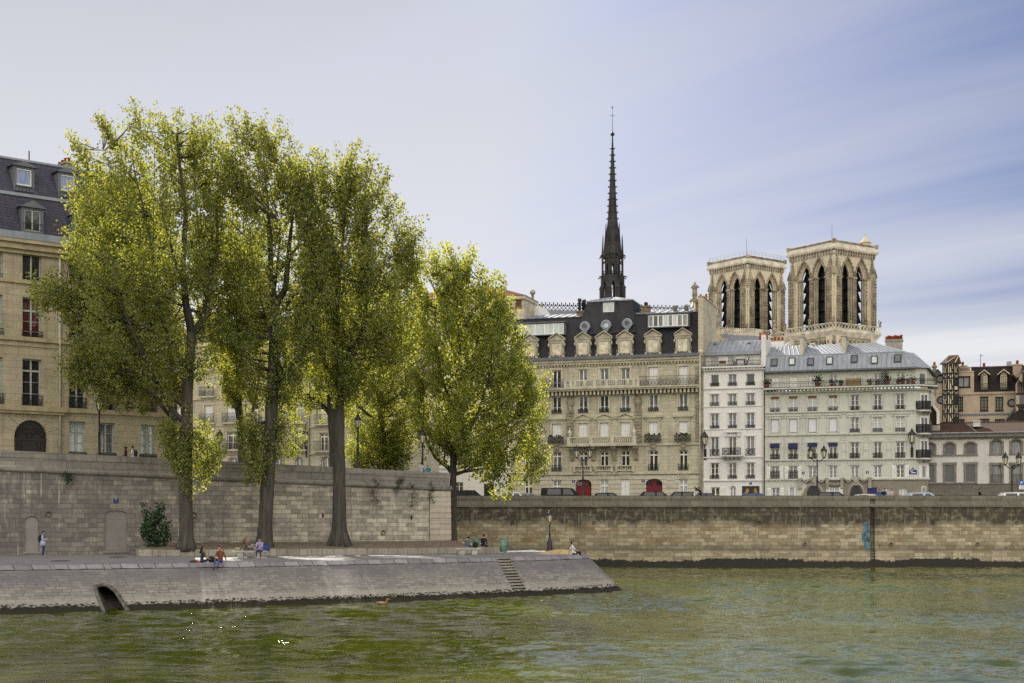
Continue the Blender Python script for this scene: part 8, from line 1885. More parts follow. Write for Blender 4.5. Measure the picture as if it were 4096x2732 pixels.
# shrub against the wall
tree('bush', 'dark green leafy bush growing in the planter against the quay wall', 97.0, PZ + .5, [(632, 2196, 8), (632, 2165, 6)], [(2060, 600, 668), (2090, 580, 682), (2120, 563, 697), (2150, 572, 692), (2180, 606, 655)], 34, 55, 19, leaf='leafdark', L=.2, limbs=7, extra=[(585, 2052, 10, 22, 3, 0), (640, 2042, 10, 20, 3, 0)], lv=.8, spread=.45, hole=.0, cat='bush')
# plants hanging on the wall
def hanging(label, pts, n, leaf, seed, L=.13):
    rng = np.random.default_rng(seed); a, z = wall_at(*pts[0]); p0 = wpt(a, -.25); p0.z = z; o = thing('wall_plant', label, 'plant', tuple(p0), 0)
    Q_ = []
    for u, v in pts: a, z = wall_at(u, v); q = wpt(a, -.22); q.z = z; Q_.append(q)
    mb = MB(); mb.tube([q - p0 for q in Q_], .015, 4); mb.build('stem', M['bark'], o); C = []
    for k in range(n):
        i = rng.integers(0, len(Q_) - 1); c = Q_[i].lerp(Q_[i + 1], float(rng.random())); C.append(np.array(c - p0) + rng.normal(size=3) * .14 + np.array([0, -.05, 0]))
    V = leaf_quads(np.array(C), None, L, L * .8, rng, .8); np_mesh('foliage', V, np.arange(len(V)).reshape(-1, 4), M[leaf], False, o)
M['leafrust'] = leaf_mat('withered_leaves', (.16, .07, .03), (.2, .08, .03), (.2, .09, .03), .3)
hanging('withered rust-brown creeper hanging on the quay wall', [(1488, 1915), (1510, 1935), (1490, 1965), (1475, 1975), (1500, 2000), (1512, 2010)], 110, 'leafrust', 21); hanging('dark green creeper hanging over the moulding of the quay wall', [(1605, 1915), (1590, 1935), (1585, 1965)], 130, 'leafdark', 22); hanging('thin dark creeper with a long trailing stem on the quay wall', [(1635, 1930), (1648, 1955), (1645, 2000), (1648, 2030)], 90, 'leafdark', 23)
hanging('dark creeper over the corner blocks of the quay wall', [(1720, 1932), (1728, 1960), (1718, 1985), (1728, 2010)], 120, 'leafdark', 24); hanging('small tuft of ferns under the moulding near the blocked doorways', [(255, 1898), (275, 1905), (272, 1925)], 140, 'leafdark', 25, .16)
# ================================================================ people
M['skin'] = plain('skin', (.42, .25, .17), .6, .05, 4); M['skindark'] = plain('dark_skin', (.10, .055, .035), .6, .05, 4)
CM = {}
def cloth(c):
    if c not in CM: CM[c] = plain('cloth_%d' % len(CM), c, .9, .12, 7)
    return CM[c]
def pose(kind, arms, lean=0.0, head=0.0, twist=0.0):
    """joint positions for a 1.72 m figure facing +y"""
    J = {}
    V = Vector
    hz = {'stand': .93, 'walk': .92, 'bench': .53, 'cross': .13, 'edge': .12, 'side': .53}[kind]
    J['pelvis'] = V((0, 0, hz)); up = V((0, math.sin(lean), math.cos(lean)))
    J['spine'] = J['pelvis'] + up * .20; J['chest'] = J['pelvis'] + up * .41; J['neck'] = J['pelvis'] + up * .545
    hu = V((0, math.sin(lean * .5 + head), math.cos(lean * .5 + head))); J['jaw'] = J['neck'] + hu * .07 + V((0, .012, 0)); J['skull'] = J['neck'] + hu * .15 + V((0, .015, 0)); J['crown'] = J['neck'] + hu * .215
    fw = V((0, hu.z, -hu.y)); J['chin'] = J['jaw'] + fw * .055 + hu * .005; J['nose'] = J['skull'] + fw * .098 - hu * .025
    for s, n in ((-1, 'L'), (1, 'R')):
        J['ear' + n] = J['skull'] + V((s * .088, -.005, 0)) - hu * .015
        J['sh' + n] = J['pelvis'] + up * .475 + V((s * .175, 0, 0)); J['hip' + n] = J['pelvis'] + V((s * .085, .01, -.04))
        a = arms[0 if s < 0 else 1]; sh = J['sh' + n]
        E, W_ = {'down': ((.05, -.02, -.29), (.04, .06, -.54)), 'phone': ((.03, .06, -.27), (-.09, .29, -.22)), 'face': ((-.01, .18, -.22), (-.10, .15, .04)), 'lap': ((.04, .10, -.26), (-.08, .30, -.36)), 'knee': ((.02, .17, -.22), (-.04, .40, -.27)), 'back': ((.07, -.12, -.24), (.12, -.18, -.47)), 'raise': ((.02, .22, .12), (-.02, .46, .30))}[a]
        J['el' + n] = sh + V((E[0] * s, E[1], E[2])); J['wr' + n] = sh + V((W_[0] * s, W_[1], W_[2])); d = (J['wr' + n] - J['el' + n]).normalized(); J['pa' + n] = J['wr' + n] + d * .06
        side = V((s, 0, 0)); side = (side - d * side.dot(d)).normalized(); nrm = d.cross(side)
        for k in range(4): J['f%d' % k + n] = J['pa' + n] + d * .028 + side * (.027 - .018 * k); J['g%d' % k + n] = J['f%d' % k + n] + d * (.05, .06, .055, .042)[k] - nrm * .018 * s
        J['t' + n] = J['wr' + n] + d * .035 - side * .035; J['u' + n] = J['t' + n] + d * .04 - side * .012
        st = {'walk': .16 * s, 'stand': .0}.get(kind, 0)
        if kind in ('stand', 'walk'): kn, an = V((s * .095, .03 + st * .6, .49)), V((s * .10, st * 1.3 - .02, .085 + .03 * (st < 0)))
        elif kind == 'bench': kn, an = V((s * .13, .43, .51)), V((s * .14, .47, .085))
        elif kind == 'side': kn, an = V((s * .10, .36, .62)), V((s * .09, .62, .50))
        elif kind == 'cross': kn, an = V((s * .33, .24, .15)), V((-s * .10, .33, .075))
        else: kn, an = V((s * .10 + .03, .42, .16 + .10 * (s > 0))), V((s * .10 + .05, .56 + .05 * s, -.24 - .03 * s))
        J['kn' + n] = kn; J['an' + n] = an; td = V((0, .15, -.045)) if kind not in ('edge',) else V((0, .10, -.10)); J['toe' + n] = an + (td if kind != 'cross' else V((-s * .13, .03, -.03)))
    return J
EDG = [('pelvis', 'spine'), ('spine', 'chest'), ('chest', 'neck'), ('neck', 'jaw'), ('jaw', 'skull'), ('skull', 'crown'), ('jaw', 'chin'), ('skull', 'nose')]
for n in 'LR':
    EDG += [('skull', 'ear' + n), ('chest', 'sh' + n), ('sh' + n, 'el' + n), ('el' + n, 'wr' + n), ('wr' + n, 'pa' + n), ('wr' + n, 't' + n), ('t' + n, 'u' + n), ('pelvis', 'hip' + n), ('hip' + n, 'kn' + n), ('kn' + n, 'an' + n), ('an' + n, 'toe' + n)]
    for k in range(4): EDG += [('pa' + n, 'f%d' % k + n), ('f%d' % k + n, 'g%d' % k + n)]
RAD = {'pelvis': (.155, .115), 'spine': (.135, .10), 'chest': (.165, .115), 'neck': (.055, .055), 'jaw': (.066, .068), 'skull': (.080, .092), 'crown': (.05, .06), 'chin': (.032, .028), 'nose': (.013, .013), 'ear': (.018, .024), 'sh': (.066, .066), 'el': (.043, .043), 'wr': (.029, .029), 'pa': (.036, .020), 't': (.013, .013), 'u': (.009, .009), 'hip': (.092, .092), 'kn': (.060, .060), 'an': (.040, .040), 'toe': (.036, .028)}
def person(label, loc, rz, kind, arms, top, legs, hair=(.02, .015, .012), skin='skin', sleeve='long', lean=.0, head=.0, scale=1.0, long_hair=False, cap=None, shoes=(.03, .03, .03), bag=None, phone=False, group=None, coat=None):
    J = pose(kind, arms, lean, head); names = list(J); ix = {n: i for i, n in enumerate(names)}
    me = bpy.data.meshes.new('person'); me.from_pydata([tuple(J[n]) for n in names], [(ix[a], ix[b]) for a, b in EDG], [])
    tmp = link(bpy.data.objects.new('tmp', me)); tmp.modifiers.new('s', 'SKIN'); sb = tmp.modifiers.new('d', 'SUBSURF'); sb.levels = 1; sb.render_levels = 1
    sv = me.skin_vertices[0].data
    for n in names:
        k = n if n in RAD else n[:-1]
        sv[ix[n]].radius = RAD.get(k, (.0085, .0085)); sv[ix[n]].use_root = n == 'pelvis'
    dg = bpy.context.evaluated_depsgraph_get(); dg.update(); bm = bpy.data.meshes.new_from_object(tmp.evaluated_get(dg)); bm.name = 'person'; bpy.data.objects.remove(tmp)
    bm.materials.clear()
    for m_ in (M[skin], cloth(top), cloth(legs), cloth(shoes)): bm.materials.append(m_)
    reg = []
    for a, b_ in EDG:
        c = b_[:-1]
        r = 0 if a in ('neck', 'jaw', 'skull') or c in ('pa', 't', 'u') or a[:2] == 'pa' or a[0] in 'fg' and a[1:2].isdigit() else 1
        if c == 'wr' and sleeve != 'long': r = 0
        if c in ('kn', 'an') or c == 'hip': r = 2
        if c == 'toe': r = 3
        reg.append((J[a], J[b_], r))
    for p in bm.polygons:
        p.use_smooth = True; c = Vector(p.center); best = None
        for A_, B_, r in reg:
            d = B_ - A_; t_ = max(0, min(1, (c - A_).dot(d) / max(d.length_squared, 1e-9))); q = (c - A_ - d * t_).length
            if r == 2 and best and best[1] == 1 and c.z > J['pelvis'].z + .02: continue
            if best is None or q < best[0]: best = (q, r)
        p.material_index = best[1]
    o = link(bpy.data.objects.new('person', bm)); o.location = loc; o.rotation_euler = (0, 0, rz); o.scale = (scale,) * 3; tag(o, label, 'person', group)
    hu = (J['crown'] - J['jaw']).normalized(); fw = Vector((0, hu.z, -hu.y)); sk = J['skull'] + hu * .02
    mb = MB(); mb.ell((0, 0, 0), .098, .112, .108, 10, 8); keep = []
    for f in mb.f:
        c = sum((Vector(mb.v[i]) for i in f), Vector()) / len(f)
        if not (c.y > .02 and c.z < .05) and c.z > -.085: keep.append(f)
    mb.f = keep; mb.m = [0] * len(keep); mb.sm = [True] * len(keep); mb.v = [tuple(sk + Vector((x, 0, 0)) + fw * y + hu * z) for x, y, z in mb.v]
    if long_hair: mb.tube([sk - fw * .06, sk - fw * .09 - hu * .14, J['chest'] - fw * .13], [.09, .08, .05], 8)
    mb.build('hair', cloth(hair), o)
    if cap is not None:
        c = MB(); c.ell(sk + hu * .03, .105, .118, .09, 10, 6); c.ell(sk + fw * .13 + hu * .045, .08, .08, .012, 8, 4); c.build('cap', cloth(cap), o)
    for s in (-1, 1): e = MB(); e.ell(J['skull'] + fw * .086 + Vector((s * .032, 0, 0)) + hu * .005, .011, .008, .007, 6, 4); e.build('eye', M['black'], o)
    e = MB(); e.ell(J['jaw'] + fw * .083 + hu * .022, .022, .008, .006, 6, 4); e.build('mouth', cloth((.25, .09, .08)), o)
    if bag is not None:
        e = MB(); c = J['chest'] - Vector((0, .2, .12)); e.ell(c, .16, .12, .25, 10, 8)
        for s in (-1, 1): e.tube([c + Vector((s * .09, .03, .22)), J['sh' + ('L' if s < 0 else 'R')] + Vector((-s * .06, .02, .075)), J['chest'] + Vector((s * .11, .125, -.02)), c + Vector((s * .13, .08, -.15))], .018, 5)
        e.build('backpack', cloth(bag), o)
    if coat is not None:
        e = MB(); e.lathe((0, 0, 0), [(.19, J['pelvis'].z - .16), (.175, J['pelvis'].z), (.16, J['pelvis'].z + .2)], 12); e.build('shirt_tail', cloth(coat), o)
    if phone: e = MB(); c = (J['g1R'] + J['paR']) / 2 + Vector((0, .0, .03)); e.box(c.x - .035, c.x + .035, c.y - .01, c.y + .004, c.z - .06, c.z + .08); e.build('phone', M['black'], o)
    return o
RT, LF, TO, AW = R(-90), R(90), R(180), 0.0        # facing right, left, towards the river, away
JE, BK = (.035, .05, .12), (.012, .012, .014)
p = onz(172, 2229, PZ); person('person in a light blue shirt with dark backpack, standing by the quay wall', p, RT, 'stand', ('phone', 'phone'), (.34, .38, .47), JE, bag=BK, phone=True, head=.25, coat=(.34, .38, .47), shoes=(.3, .26, .22), scale=.98)
def on_street(u, Y, dz=0): x = (u - CX) / F * Y; a = (Vector((x, Y)) - W0).dot(WD); return Vector((x, Y, wtop(a) - .85 + dz))
person('person in a maroon T-shirt and grey cap walking behind the parapet', on_street(503, 104), LF, 'walk', ('down', 'lap'), (.065, .012, .024), JE, skin='skindark', sleeve='short', cap=(.06, .055, .05), scale=1.02)
person('person in a white T-shirt with a dark backpack looking at a phone behind the parapet', on_street(532, 103.4), LF, 'walk', ('phone', 'phone'), (.7, .7, .72), JE, sleeve='short', head=.25, bag=(.03, .03, .05), phone=True, scale=1.04)
p = onz(806, 2252, PZ + .035); person('person in dark clothes sitting cross-legged on the embankment edge, hand at the mouth', p, R(-75), 'cross', ('face', 'lap'), (.035, .04, .055), (.02, .025, .05), sleeve='short', long_hair=True, lean=.12, shoes=(.55, .55, .55))
p = onz(881, 2250, PZ + .035); person('person in a rust-brown jacket and blue jeans dangling legs over the embankment edge', p, R(172), 'edge', ('back', 'face'), (.17, .065, .028), (.05, .085, .25), hair=(.025, .018, .014), lean=.1, shoes=BK)
def bag_thing(name, label, loc, c, sx, sy, sz_, rz=0):
    o = thing(name, label, 'bag', tuple(loc), rz); mb = MB(); mb.ell((0, 0, sz_ * .8), sx, sy, sz_, 12, 8); mb.ell((sx * .2, -sy * .6, sz_ * .6), sx * .6, sy * .5, sz_ * .5, 8, 6); mb.build('body', cloth(c), o)
    mb = MB(); mb.tube([(-sx * .4, 0, sz_ * 1.6), (-sx * .25, .02, sz_ * 2.0), (sx * .25, .02, sz_ * 2.0), (sx * .4, 0, sz_ * 1.6)], .016, 5); mb.build('handle', M['black'], o); return o
bag_thing('backpack', 'black backpack lying between the two people on the embankment edge', onz(846, 2248, PZ + .03), BK, .32, .18, .16)
bag_thing('bag', 'flat dark bag with a red side behind the cross-legged person', onz(776, 2250, PZ + .03), (.05, .05, .055), .28, .15, .07); o = bag_thing('cushion', 'small red cushion under the cross-legged person', onz(794, 2251, PZ + .02), (.45, .03, .02), .15, .12, .04)
def bench(label, u, v, L, rz):
    p = onz(u, v, PZ); o = thing('stone_bench', label, 'bench', tuple(p), rz, 'stone benches on the promenade'); mb = MB(); mb.box(-L / 2, L / 2, -.26, .26, .36, .47); mb.build('seat', M['concrete'], o)
    for s in (-1, 1): mb = MB(); mb.box(s * L * .25 - .18, s * L * .25 + .18, -.2, .2, -.02, .36); mb.build('leg', M['concrete'], o)
    return o
b1 = bench('long pale stone bench with a seated couple and a bicycle behind', 998, 2232, 2.2, R(4)); b2 = bench('pale stone bench with a person in grey and a black backpack on it', 1872, 2218, 1.75, R(8))
p = Vector(b1.location); person('person with long red-brown hair sitting sideways on the bench, legs up', p + Vector((-.32, .0, -.03)), R(-80), 'side', ('lap', 'knee'), (.13, .10, .085), JE, hair=(.13, .05, .025), long_hair=True, sleeve='short', lean=.12, skin='skin')
person('person in a lilac shirt and navy trousers sitting forward on the bench', p + Vector((.72, -.1, -.03)), R(172), 'bench', ('knee', 'knee'), (.33, .27, .52), (.035, .045, .10), lean=.32, shoes=(.2, .17, .13))
bag_thing('handbag', 'tan handbag on the bench beside the person with red-brown hair', p + Vector((-.75, .0, .46)), (.28, .23, .15), .2, .12, .13)
p = Vector(b2.location); person('person in a grey jacket and light blue jeans bent over on the bench', p + Vector((-.25, .05, -.03)), R(-60), 'side', ('lap', 'lap'), (.10, .105, .12), (.14, .23, .42), hair=(.02, .015, .01), lean=.4, head=.4)
bag_thing('backpack', 'black backpack standing on the bench right of the person in grey', p + Vector((.5, .0, .47)), BK, .2, .15, .24)
p = Vector((-2.1, 103.6, PZ + .40)); person('person in a black jacket sitting on the planter edge between the green bins', (p.x, p.y, p.z - .38), R(-25), 'bench', ('lap', 'lap'), BK, (.02, .02, .03), lean=.15)
M['bingreen'] = plain('green_painted_steel', (.10, .22, .15), .5, .15, 5); M['binbag'] = plain('pale_bin_bag', (.35, .45, .38), .4, .2, 5)
def litter_bin(label, x, y, z, r, h, tilt=0):
    o = thing('litter_bin', label, 'litter bin', (x, y, z), 0, 'green litter bins beside the planter'); mb = MB()
    for k in range(16): w_ = k * math.pi / 8; mb.bar((r * .85 * math.cos(w_), r * .85 * math.sin(w_), .05), (r * math.cos(w_) + tilt, r * math.sin(w_), h), .03)
    for f_ in (.08, .5, 1): mb.torus((tilt * f_, 0, h * f_), r * (.85 + .15 * f_), .022, 'z', 18, 5)
    mb.build('cage', M['bingreen'], o); mb = MB(); mb.lathe((0, 0, 0), [(r * .7, .06), (r * .8, h * .9)], 12); mb.build('bin_bag', M['binbag'], o); return o
litter_bin('green slatted litter bin standing on the planter, left of the person in black', -2.62, 103.4, PZ + .42, .26, .62); litter_bin('tall leaning green slatted litter bin at the end of the planter', -.62, 102.9, PZ, .27, 1.05, .08)
p = onz(2300, 2219, PZ + .03); person('person in white T-shirt and dark trousers sitting at the tip of the quay', (p.x - .1, p.y + .2, p.z - .02), R(-80), 'edge', ('back', 'knee'), (.62, .63, .66), (.02, .022, .035), sleeve='short', lean=-.18, skin='skin')
bag_thing('bag', 'bright green bag lying on the sand beside the person at the quay tip', onz(2263, 2212, PZ + .05), (.22, .42, .05), .5, .2, .11)
person('person in a pale blue shirt leaning on the parapet near the corner', on_street(1686, 113.2), R(-30), 'stand', ('lap', 'lap'), (.42, .47, .58), JE, scale=.98); person('person with blond hair and a teal top at the parapet corner', on_street(1713, 112.6, -.08), R(170), 'stand', ('lap', 'lap'), (.02, .20, .23), JE, hair=(.5, .36, .16), scale=.92)
def fp(u, Y): return Vector(((u - CX) / F * Y, Y, ROADZ + .004))
person('person in a white T-shirt bending forward on the far quay', fp(2776, 141.6), RT, 'walk', ('down', 'knee'), (.7, .7, .72), JE, skin='skindark', sleeve='short', lean=.25, head=.3); person('person in dark clothes stretching an arm forward on the far quay', fp(2806, 142.0), R(100), 'stand', ('raise', 'raise'), (.03, .028, .04), BK, lean=.35, head=.2, scale=1.12)
for u, c, h, lb in ((3518, (.04, .08, .28), (.3, .08, .03), 'person in a blue top with reddish cap on the far quay'), (3537, BK, (.02, .015, .01), 'person in black with long hair on the far quay, in the middle of three'), (3567, (.45, .33, .38), (.08, .04, .03), 'person in a pink top with brown hair on the far quay'), (3918, (.015, .015, .017), (.015, .015, .015), 'dark-clothed person walking alone on the far quay before the low white house')):
    person(lb, fp(u, 141.5), TO if u < 3900 else RT, 'stand' if u < 3900 else 'walk', ('down', 'lap'), c, JE, hair=h, cap=(.4, .1, .03) if u == 3518 else None, scale=1.0)
# ================================================================ street furniture
M['lampglass'] = plain('frosted_lamp_glass', (.62, .58, .42), .25, .08, 4, spec=.6)
def lantern(par, x, y, z, s, lit=None):
    mb = MB(); mb.lathe((x, y, z), [(.05 * s, -.1 * s), (.13 * s, -.04 * s), (.13 * s, 0)], 6, 0, False); mb.lathe((x, y, z + .5 * s), [(.27 * s, 0), (.27 * s, .05 * s), (.17 * s, .22 * s), (.10 * s, .28 * s), (.11 * s, .36 * s), (.03 * s, .40 * s), (.04 * s, .47 * s), (.01 * s, .52 * s)], 6, 0, False)
    for k in range(6): w_ = k * math.pi / 3; mb.bar((x + .125 * s * math.cos(w_), y + .125 * s * math.sin(w_), z), (x + .235 * s * math.cos(w_), y + .235 * s * math.sin(w_), z + .5 * s), .028 * s)
    l = mb.build('lantern', M['iron'], par); g = MB(); g.lathe((x, y, z), [(.115 * s, .005), (.215 * s, .495 * s)], 6, 0, False); g.build('lamp_glass', M['lampglass'], l)
def lamp(label, loc, h, group, big=1.0, arms=False):
    o = thing('street_lamp', label, 'street lamp', tuple(loc), 0, group); mb = MB(); s = big
    mb.lathe((0, 0, 0), [(.30 * s, 0), (.30 * s, .12), (.22 * s, .16), (.20 * s, .75 * s), (.14 * s, .82 * s), (.15 * s, .95 * s), (.085 * s, 1.05 * s), (.075 * s, h * .6), (.095 * s, h * .61), (.06 * s, h * .63), (.05 * s, h - .25), (.09 * s, h - .2), (.05 * s, h - .12)], 10); mb.build('post', M['iron'], o)
    if arms:
        for sx in (-1, 1):
            a = MB(); a.tube([(0, 0, h - .2), (sx * .25, 0, h - .35), (sx * .45, 0, h - .15), (sx * .68, 0, h - .02)], .045, 6); a.ell((sx * .68, 0, h - .0), .09, .09, .06, 8, 5); a.build('arm', M['iron'], o); lantern(o, sx * .68, 0, h + .1, 1.25)
    else: lantern(o, 0, 0, h, s)
    return o
def lamp_at(u, vt, Y, base, s): # height from the lantern's top
    z = H - (vt - VH) / F * Y; return ((u - CX) / F * Y, Y, base), z - base - 1.02 * s
for u, vt, Y, lb in ((397, 1574, 102.5, 'single-lantern lamp post in front of the beige mansion, right of its arched door'), (877, 1712, 112, 'single-lantern lamp post between the first and second trunks'), (1431, 1650, 110.5, 'single-lantern lamp post right of the third trunk'), (1690, 1712, 114, 'single-lantern lamp post near the quay corner, by the young tree')):
    b_ = on_street(u, Y); loc, h = lamp_at(u, vt, Y, b_.z, 1.15); lamp(lb, loc, h, 'lamp posts on the upper street', 1.15)
p = onz(2197, 2208, PZ); loc, h = lamp_at(2199, 2033, p.y, PZ, 1.0); lamp('slim single-lantern lamp post alone on the lower quay tip', loc, h, 'lamp post on the lower quay', .95)
for u, vt, Y, lb in ((2332, 1783, 149, 'twin-lantern lamp post in front of the left red door'), (3269, 1783, 146, 'twin-lantern lamp post in front of the pale green house'), (4048, 1810, 143.5, 'twin-lantern lamp post in front of the low white house')):
    loc, h = lamp_at(u, vt, Y, ROADZ + .004, 1.25); lamp(lb, loc, h, 'twin lamp posts on the far quay', 1.1, True)
def wall_lantern(label, fac, u, v, off=-.4):
    a, z = fac.px(u, v); o = thing('wall_lantern', label, 'wall lamp', tuple(fac.world(a, 0, z)), fac.rz, 'lanterns bracketed to house walls'); mb = MB(); mb.tube([(0, .0, -1.3), (0, off * .6, -1.1), (0, off, -.6), (0, off, -.15)], .07, 6); mb.box(-.14, .14, -.06, .02, -1.7, -.5); mb.build('bracket', M['iron'], o); lantern(o, 0, off, 0, 1.5)
wall_lantern('black wall lantern between the big slate-roofed house and the narrow white one', fb, 2821, 1778); wall_lantern('black wall lantern near the corner of the pale green house', fg, 3648, 1770); wall_lantern('black wall lantern on the downpipe between limestone houses behind the trees', fm0, 1228, 1765)
# parking sign
p = fp(4085, 143); o = thing('parking_sign', 'blue and white parking sign with two small panels under it, by the twin lamp', 'sign', tuple(p)); mb = MB(); mb.tube([(0, 0, 0), (0, 0, 2.6)], .035, 6); mb.build('post', M['iron'], o); sz0 = lambda v: H - (v - VH) / F * 143 - p.z
mb = MB(); mb.box(-.23, .23, -.06, -.035, sz0(1941), sz0(1923)); pn = mb.build('panel', plain('blue_enamel', (.03, .12, .42), .4), o); text_mesh('lettering', 'P', .38, M['enamel'], pn, (0, -.065, (sz0(1941) + sz0(1923)) / 2)); 
for k, (va, vb) in enumerate(((1948.5, 1941.5), (1957, 1949.5))):
    mb = MB(); mb.box(-.22, .22, -.06, -.035, sz0(va), sz0(vb)); q = mb.build('panel', M['enamel'], o); mb = MB(); zc = (sz0(va) + sz0(vb)) / 2; mb.box(-.12, .14, -.066, -.061, zc - .03, zc + .02); mb.box(-.05, .08, -.066, -.061, zc + .02, zc + .05); mb.build('pictogram', M['black'], q)
# cars
def car(label, u, Y, L, h, col, van=False, flip=1):
    o = thing('parked_car' if not van else 'parked_van', label, 'van' if van else 'car', tuple(fp(u, Y)), 0 if flip > 0 else R(180), 'vehicles on the far quay'); pt = plain('car_paint_%d' % u, col, .4, .04, 1, spec=.12); W_ = .86; hb = h * .60
    pr = [(-L / 2, .32), (L / 2, .32), (L / 2, hb * .72), (L * .47, hb * .86), (L * .24, hb), (-L * .44, hb), (-L / 2, hb * .85)]
    mb = MB(); mb.prism(pr, -W_, W_); mb.build('body', pt, o)
    cb = [(-L * .46, hb), (L * .25, hb), (L * .08, h), (-L * .12, h + .01), (-L * .34, h * .985)] if not van else [(-L * .48, hb), (L * .36, hb), (L * .22, h * .97), (L * .12, h), (-L * .46, h)]
    zc = sum(z for x, z in cb) / 5; mb = MB(); n = 5; mb.add([(x, -W_ * (.97 if z < hb + .01 else .78), z) for x, z in cb] + [(x, W_ * (.97 if z < hb + .01 else .78), z) for x, z in cb], [(0, 1, 2, 3, 4), (9, 8, 7, 6, 5), (1, 6, 7, 2), (2, 7, 8, 3), (3, 8, 9, 4), (4, 9, 5, 0), (0, 5, 6, 1)]); mb.build('cabin', pt, o)
    for s in (-1, 1):
        for xa, xb in ((.62, .93), (.18, .56)):
            x0, x1 = cb[0][0] + (cb[1][0] - cb[0][0]) * xa * .93, cb[0][0] + (cb[1][0] - cb[0][0]) * xb * .93; x0, x1 = min(x0, x1), max(x0, x1); k = .06 * L * (xa > .5); mb = MB(); mb.quad((x0, s * (W_ * .955), hb + .06), (x1, s * W_ * .955, hb + .06), (x1 - k * 1.4, s * (W_ * .82), h - .1), (x0 + .05, s * W_ * .82, h - .1)); mb.build('side_window', M['glass'], o)
        for x in (-L * .31, L * .31):
            mb = MB(); mb.torus((x, s * (W_ - .08), .32), .24, .085, 'y', 18, 8); w_ = mb.build('wheel', M['black'], o); mb = MB(); mb.ell((x, s * (W_ - .03), .32), .18, .05, .18, 12, 6); mb.build('rim', M['zinc'], w_)
        mb = MB(); mb.ell((L * .475, s * W_ * .72, hb * .76), .10, .14, .07, 8, 5); mb.build('headlight', M['enamel'], o); mb = MB(); mb.ell((-L * .485, s * W_ * .78, hb * .78), .06, .11, .10, 8, 5); mb.build('tail_light', M['reddoor'], o)
    mb = MB(); a, b_ = cb[1], cb[2]; mb.quad((a[0] - .02 + .012, -W_ * .86, a[1] + .06), (a[0] - .02 + .012, W_ * .86, a[1] + .06), (b_[0] + .05 + .012, W_ * .72, b_[1] - .06), (b_[0] + .05 + .012, -W_ * .72, b_[1] - .06)); mb.build('windscreen', M['glass'], o)
for u, Y, L, h, col, van, fl, lb in ((2250, 143.2, 4.6, 1.84, (.012, .012, .014), True, 1, 'black van parked below the left red door'), (1886, 143, 4.4, 1.60, (.02, .022, .026), False, 1, 'dark car parked under the bright tree by the corner'), (2062, 144.5, 4.0, 1.42, (.6, .6, .6), False, 1, 'white car at the left corner of the big limestone house'), (2122, 147.5, 4.0, 1.40, (.25, .26, .27), False, 1, 'grey car partly hidden by the black van'), (2440, 143.4, 4.0, 1.36, (.015, .015, .017), False, 1, 'low black car between the two red doors'),
                                  (2632, 143, 4.3, 1.50, (.02, .02, .022), False, 1, 'black car parked below the right red door'), (2712, 145.5, 4.6, 1.50, (.02, .02, .024), False, -1, 'second black car, just right of the right red door'), (2832, 144, 4.2, 1.32, (.03, .035, .045), False, 1, 'dark car at the foot of the party wall'), (3030, 143.4, 4.0, 1.30, (.03, .07, .25), False, 1, 'blue car in front of the black door of the white house'),
                                  (3336, 143.2, 4.8, 1.42, (.014, .014, .016), False, 1, 'long black car in front of the right arched door'), (3700, 142.6, 4.4, 1.36, (.40, .47, .55), False, 1, 'silver-blue car at the corner of the green house'), (4075, 142.6, 4.6, 1.38, (.65, .66, .68), False, 1, 'white car beside the parking sign'), (3480, 142.4, 4.0, 1.20, (.5, .48, .42), False, 1, 'pale car in front of the dark blue door')):
    car(lb, u, Y, L, h, col, van, fl)
# bicycle behind the first bench
b_ = Vector(b1.location) + Vector((.35, .75, 0)); o = thing('bicycle', 'bicycle with a blue pannier parked behind the seated couple', 'bicycle', tuple(b_), R(-8))
for x in (-.52, .52):
    mb = MB(); mb.torus((x, 0, .34), .32, .018, 'y', 24, 5); w_ = mb.build('wheel', M['black'], o); mb = MB()
    for k in range(8): w2 = k * math.pi / 8; mb.bar((x - .31 * math.cos(w2), 0, .34 - .31 * math.sin(w2)), (x + .31 * math.cos(w2), 0, .34 + .31 * math.sin(w2)), .006)
    mb.build('spokes', M['zinc'], w_)
mb = MB(); fr_ = {'r': (.52, 0, .34), 'f': (-.52, 0, .34), 'bb': (.08, 0, .30), 's': (.22, 0, .82), 'h': (-.36, 0, .86)}
for a, c in (('r', 'bb'), ('bb', 's'), ('s', 'r'), ('bb', 'h'), ('h', 's'), ('h', 'f')): mb.tube([fr_[a], fr_[c]], .018, 6)
mb.build('frame', M['palestone'], o); mb = MB(); mb.tube([(-.36, 0, .86), (-.40, 0, 1.04), (-.42, -.28, 1.06)], .016, 5); mb.tube([(-.40, 0, 1.04), (-.42, .28, 1.06)], .016, 5); mb.build('handlebar', M['iron'], o); mb = MB(); mb.ell((.24, 0, .90), .14, .08, .04, 8, 5); mb.tube([(.22, 0, .82), (.24, 0, .9)], .014, 5); mb.build('saddle', M['black'], o); mb = MB(); mb.box(.42, .78, -.20, -.04, .42, .78); mb.box(.42, .78, .04, .2, .42, .78); mb.build('pannier', cloth((.04, .06, .28)), o)
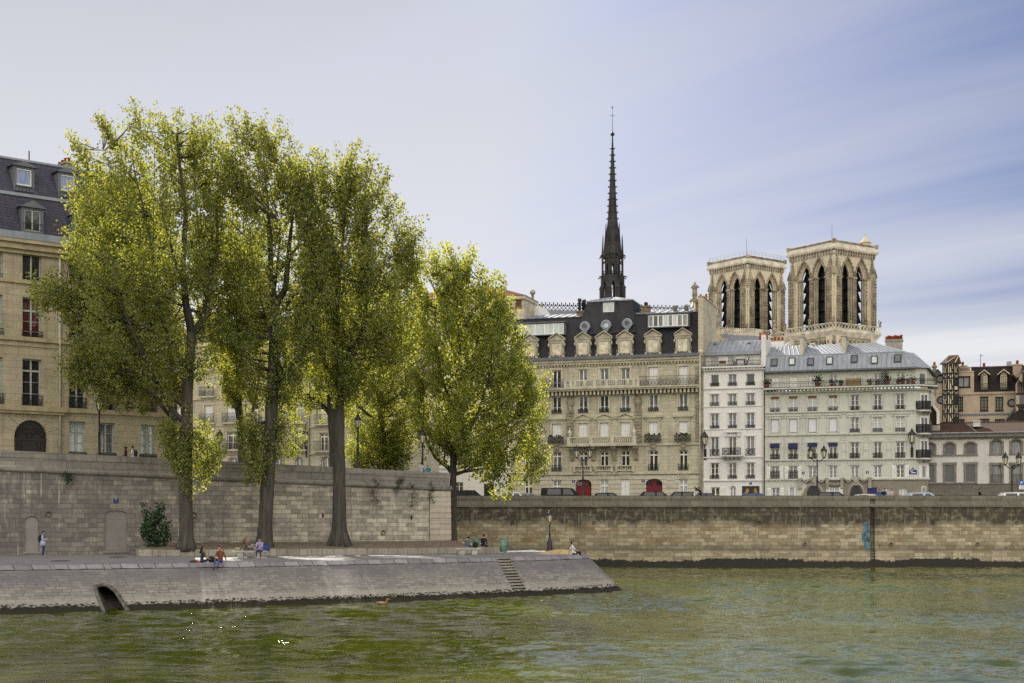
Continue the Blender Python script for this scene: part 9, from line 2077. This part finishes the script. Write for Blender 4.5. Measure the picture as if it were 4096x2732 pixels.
# duck, sand heap
p = onz(1530, 2418, 0); o = thing('duck', 'brown duck swimming beside the embankment', 'duck', (p.x, p.y, .01), R(12)); mb = MB(); mb.ell((0, 0, .05), .27, .13, .11, 12, 8); mb.tube([(-.2, 0, .08), (-.36, 0, .14)], [.09, .02], 6); mb.tube([(.18, 0, .08), (.25, 0, .2), (.27, 0, .27)], [.08, .055, .05], 8); mb.ell((.29, 0, .29), .075, .06, .062, 8, 6); mb.build('body', cloth((.24, .15, .08)), o); mb = MB(); mb.ell((.39, 0, .275), .06, .03, .014, 8, 4); mb.build('beak', cloth((.5, .3, .05)), o)
for s in (-1, 1): mb = MB(); mb.ell((-.06, s * .10, .09), .2, .04, .075, 8, 6); mb.build('wing', cloth((.33, .23, .14)), o)
p = onz(2245, 2216, PZ); rr = random.Random(3); mb = MB(); vs = [(0, 0, .34)]; 
for j in range(1, 6):
    for k in range(20): w_ = k * math.pi / 10; r = j / 5; vs.append((2.0 * r * math.cos(w_) * (1 + .1 * math.sin(3 * w_)), 1.1 * r * math.sin(w_), (.34 * (math.cos(math.pi * r) * .5 + .5) + rr.uniform(-.02, .02) * (j < 5)) - .02 * (j == 5)))
mb.add(vs, [(0, 1 + k, 1 + (k + 1) % 20) for k in range(20)] + [(1 + j * 20 + k, 1 + (j + 1) * 20 + k, 1 + (j + 1) * 20 + (k + 1) % 20, 1 + j * 20 + (k + 1) % 20) for j in range(4) for k in range(20)], 0, True); tag(mb.build('sand_heap', M['sand'], None, (p.x, p.y, PZ)), 'low heap of ochre sand at the tip of the lower quay', 'heap')
# fallen leaves
rng = np.random.default_rng(6); C = []
while len(C) < 1500:
    a = rng.uniform(6, WL); k = rng.random() ** 1.3; w_ = wpt(a, -.4).lerp(wpt(a, -13.5), k)
    C.append((w_.x, w_.y, PZ + (.012 if k > .32 else .62 + .1 * rng.random())))
V = leaf_quads(np.array(C), None, .15, .13, rng, 0); V[:, 2] = np.repeat(np.array(C)[:, 2], 4) + rng.uniform(0, .02, len(V))
tag(np_mesh('fallen_leaves', V, np.arange(len(V)).reshape(-1, 4), plain('dry_leaves', (.20, .15, .05), .9, .5, 9), False), 'dry leaves scattered under the poplars', None, None, 'stuff')
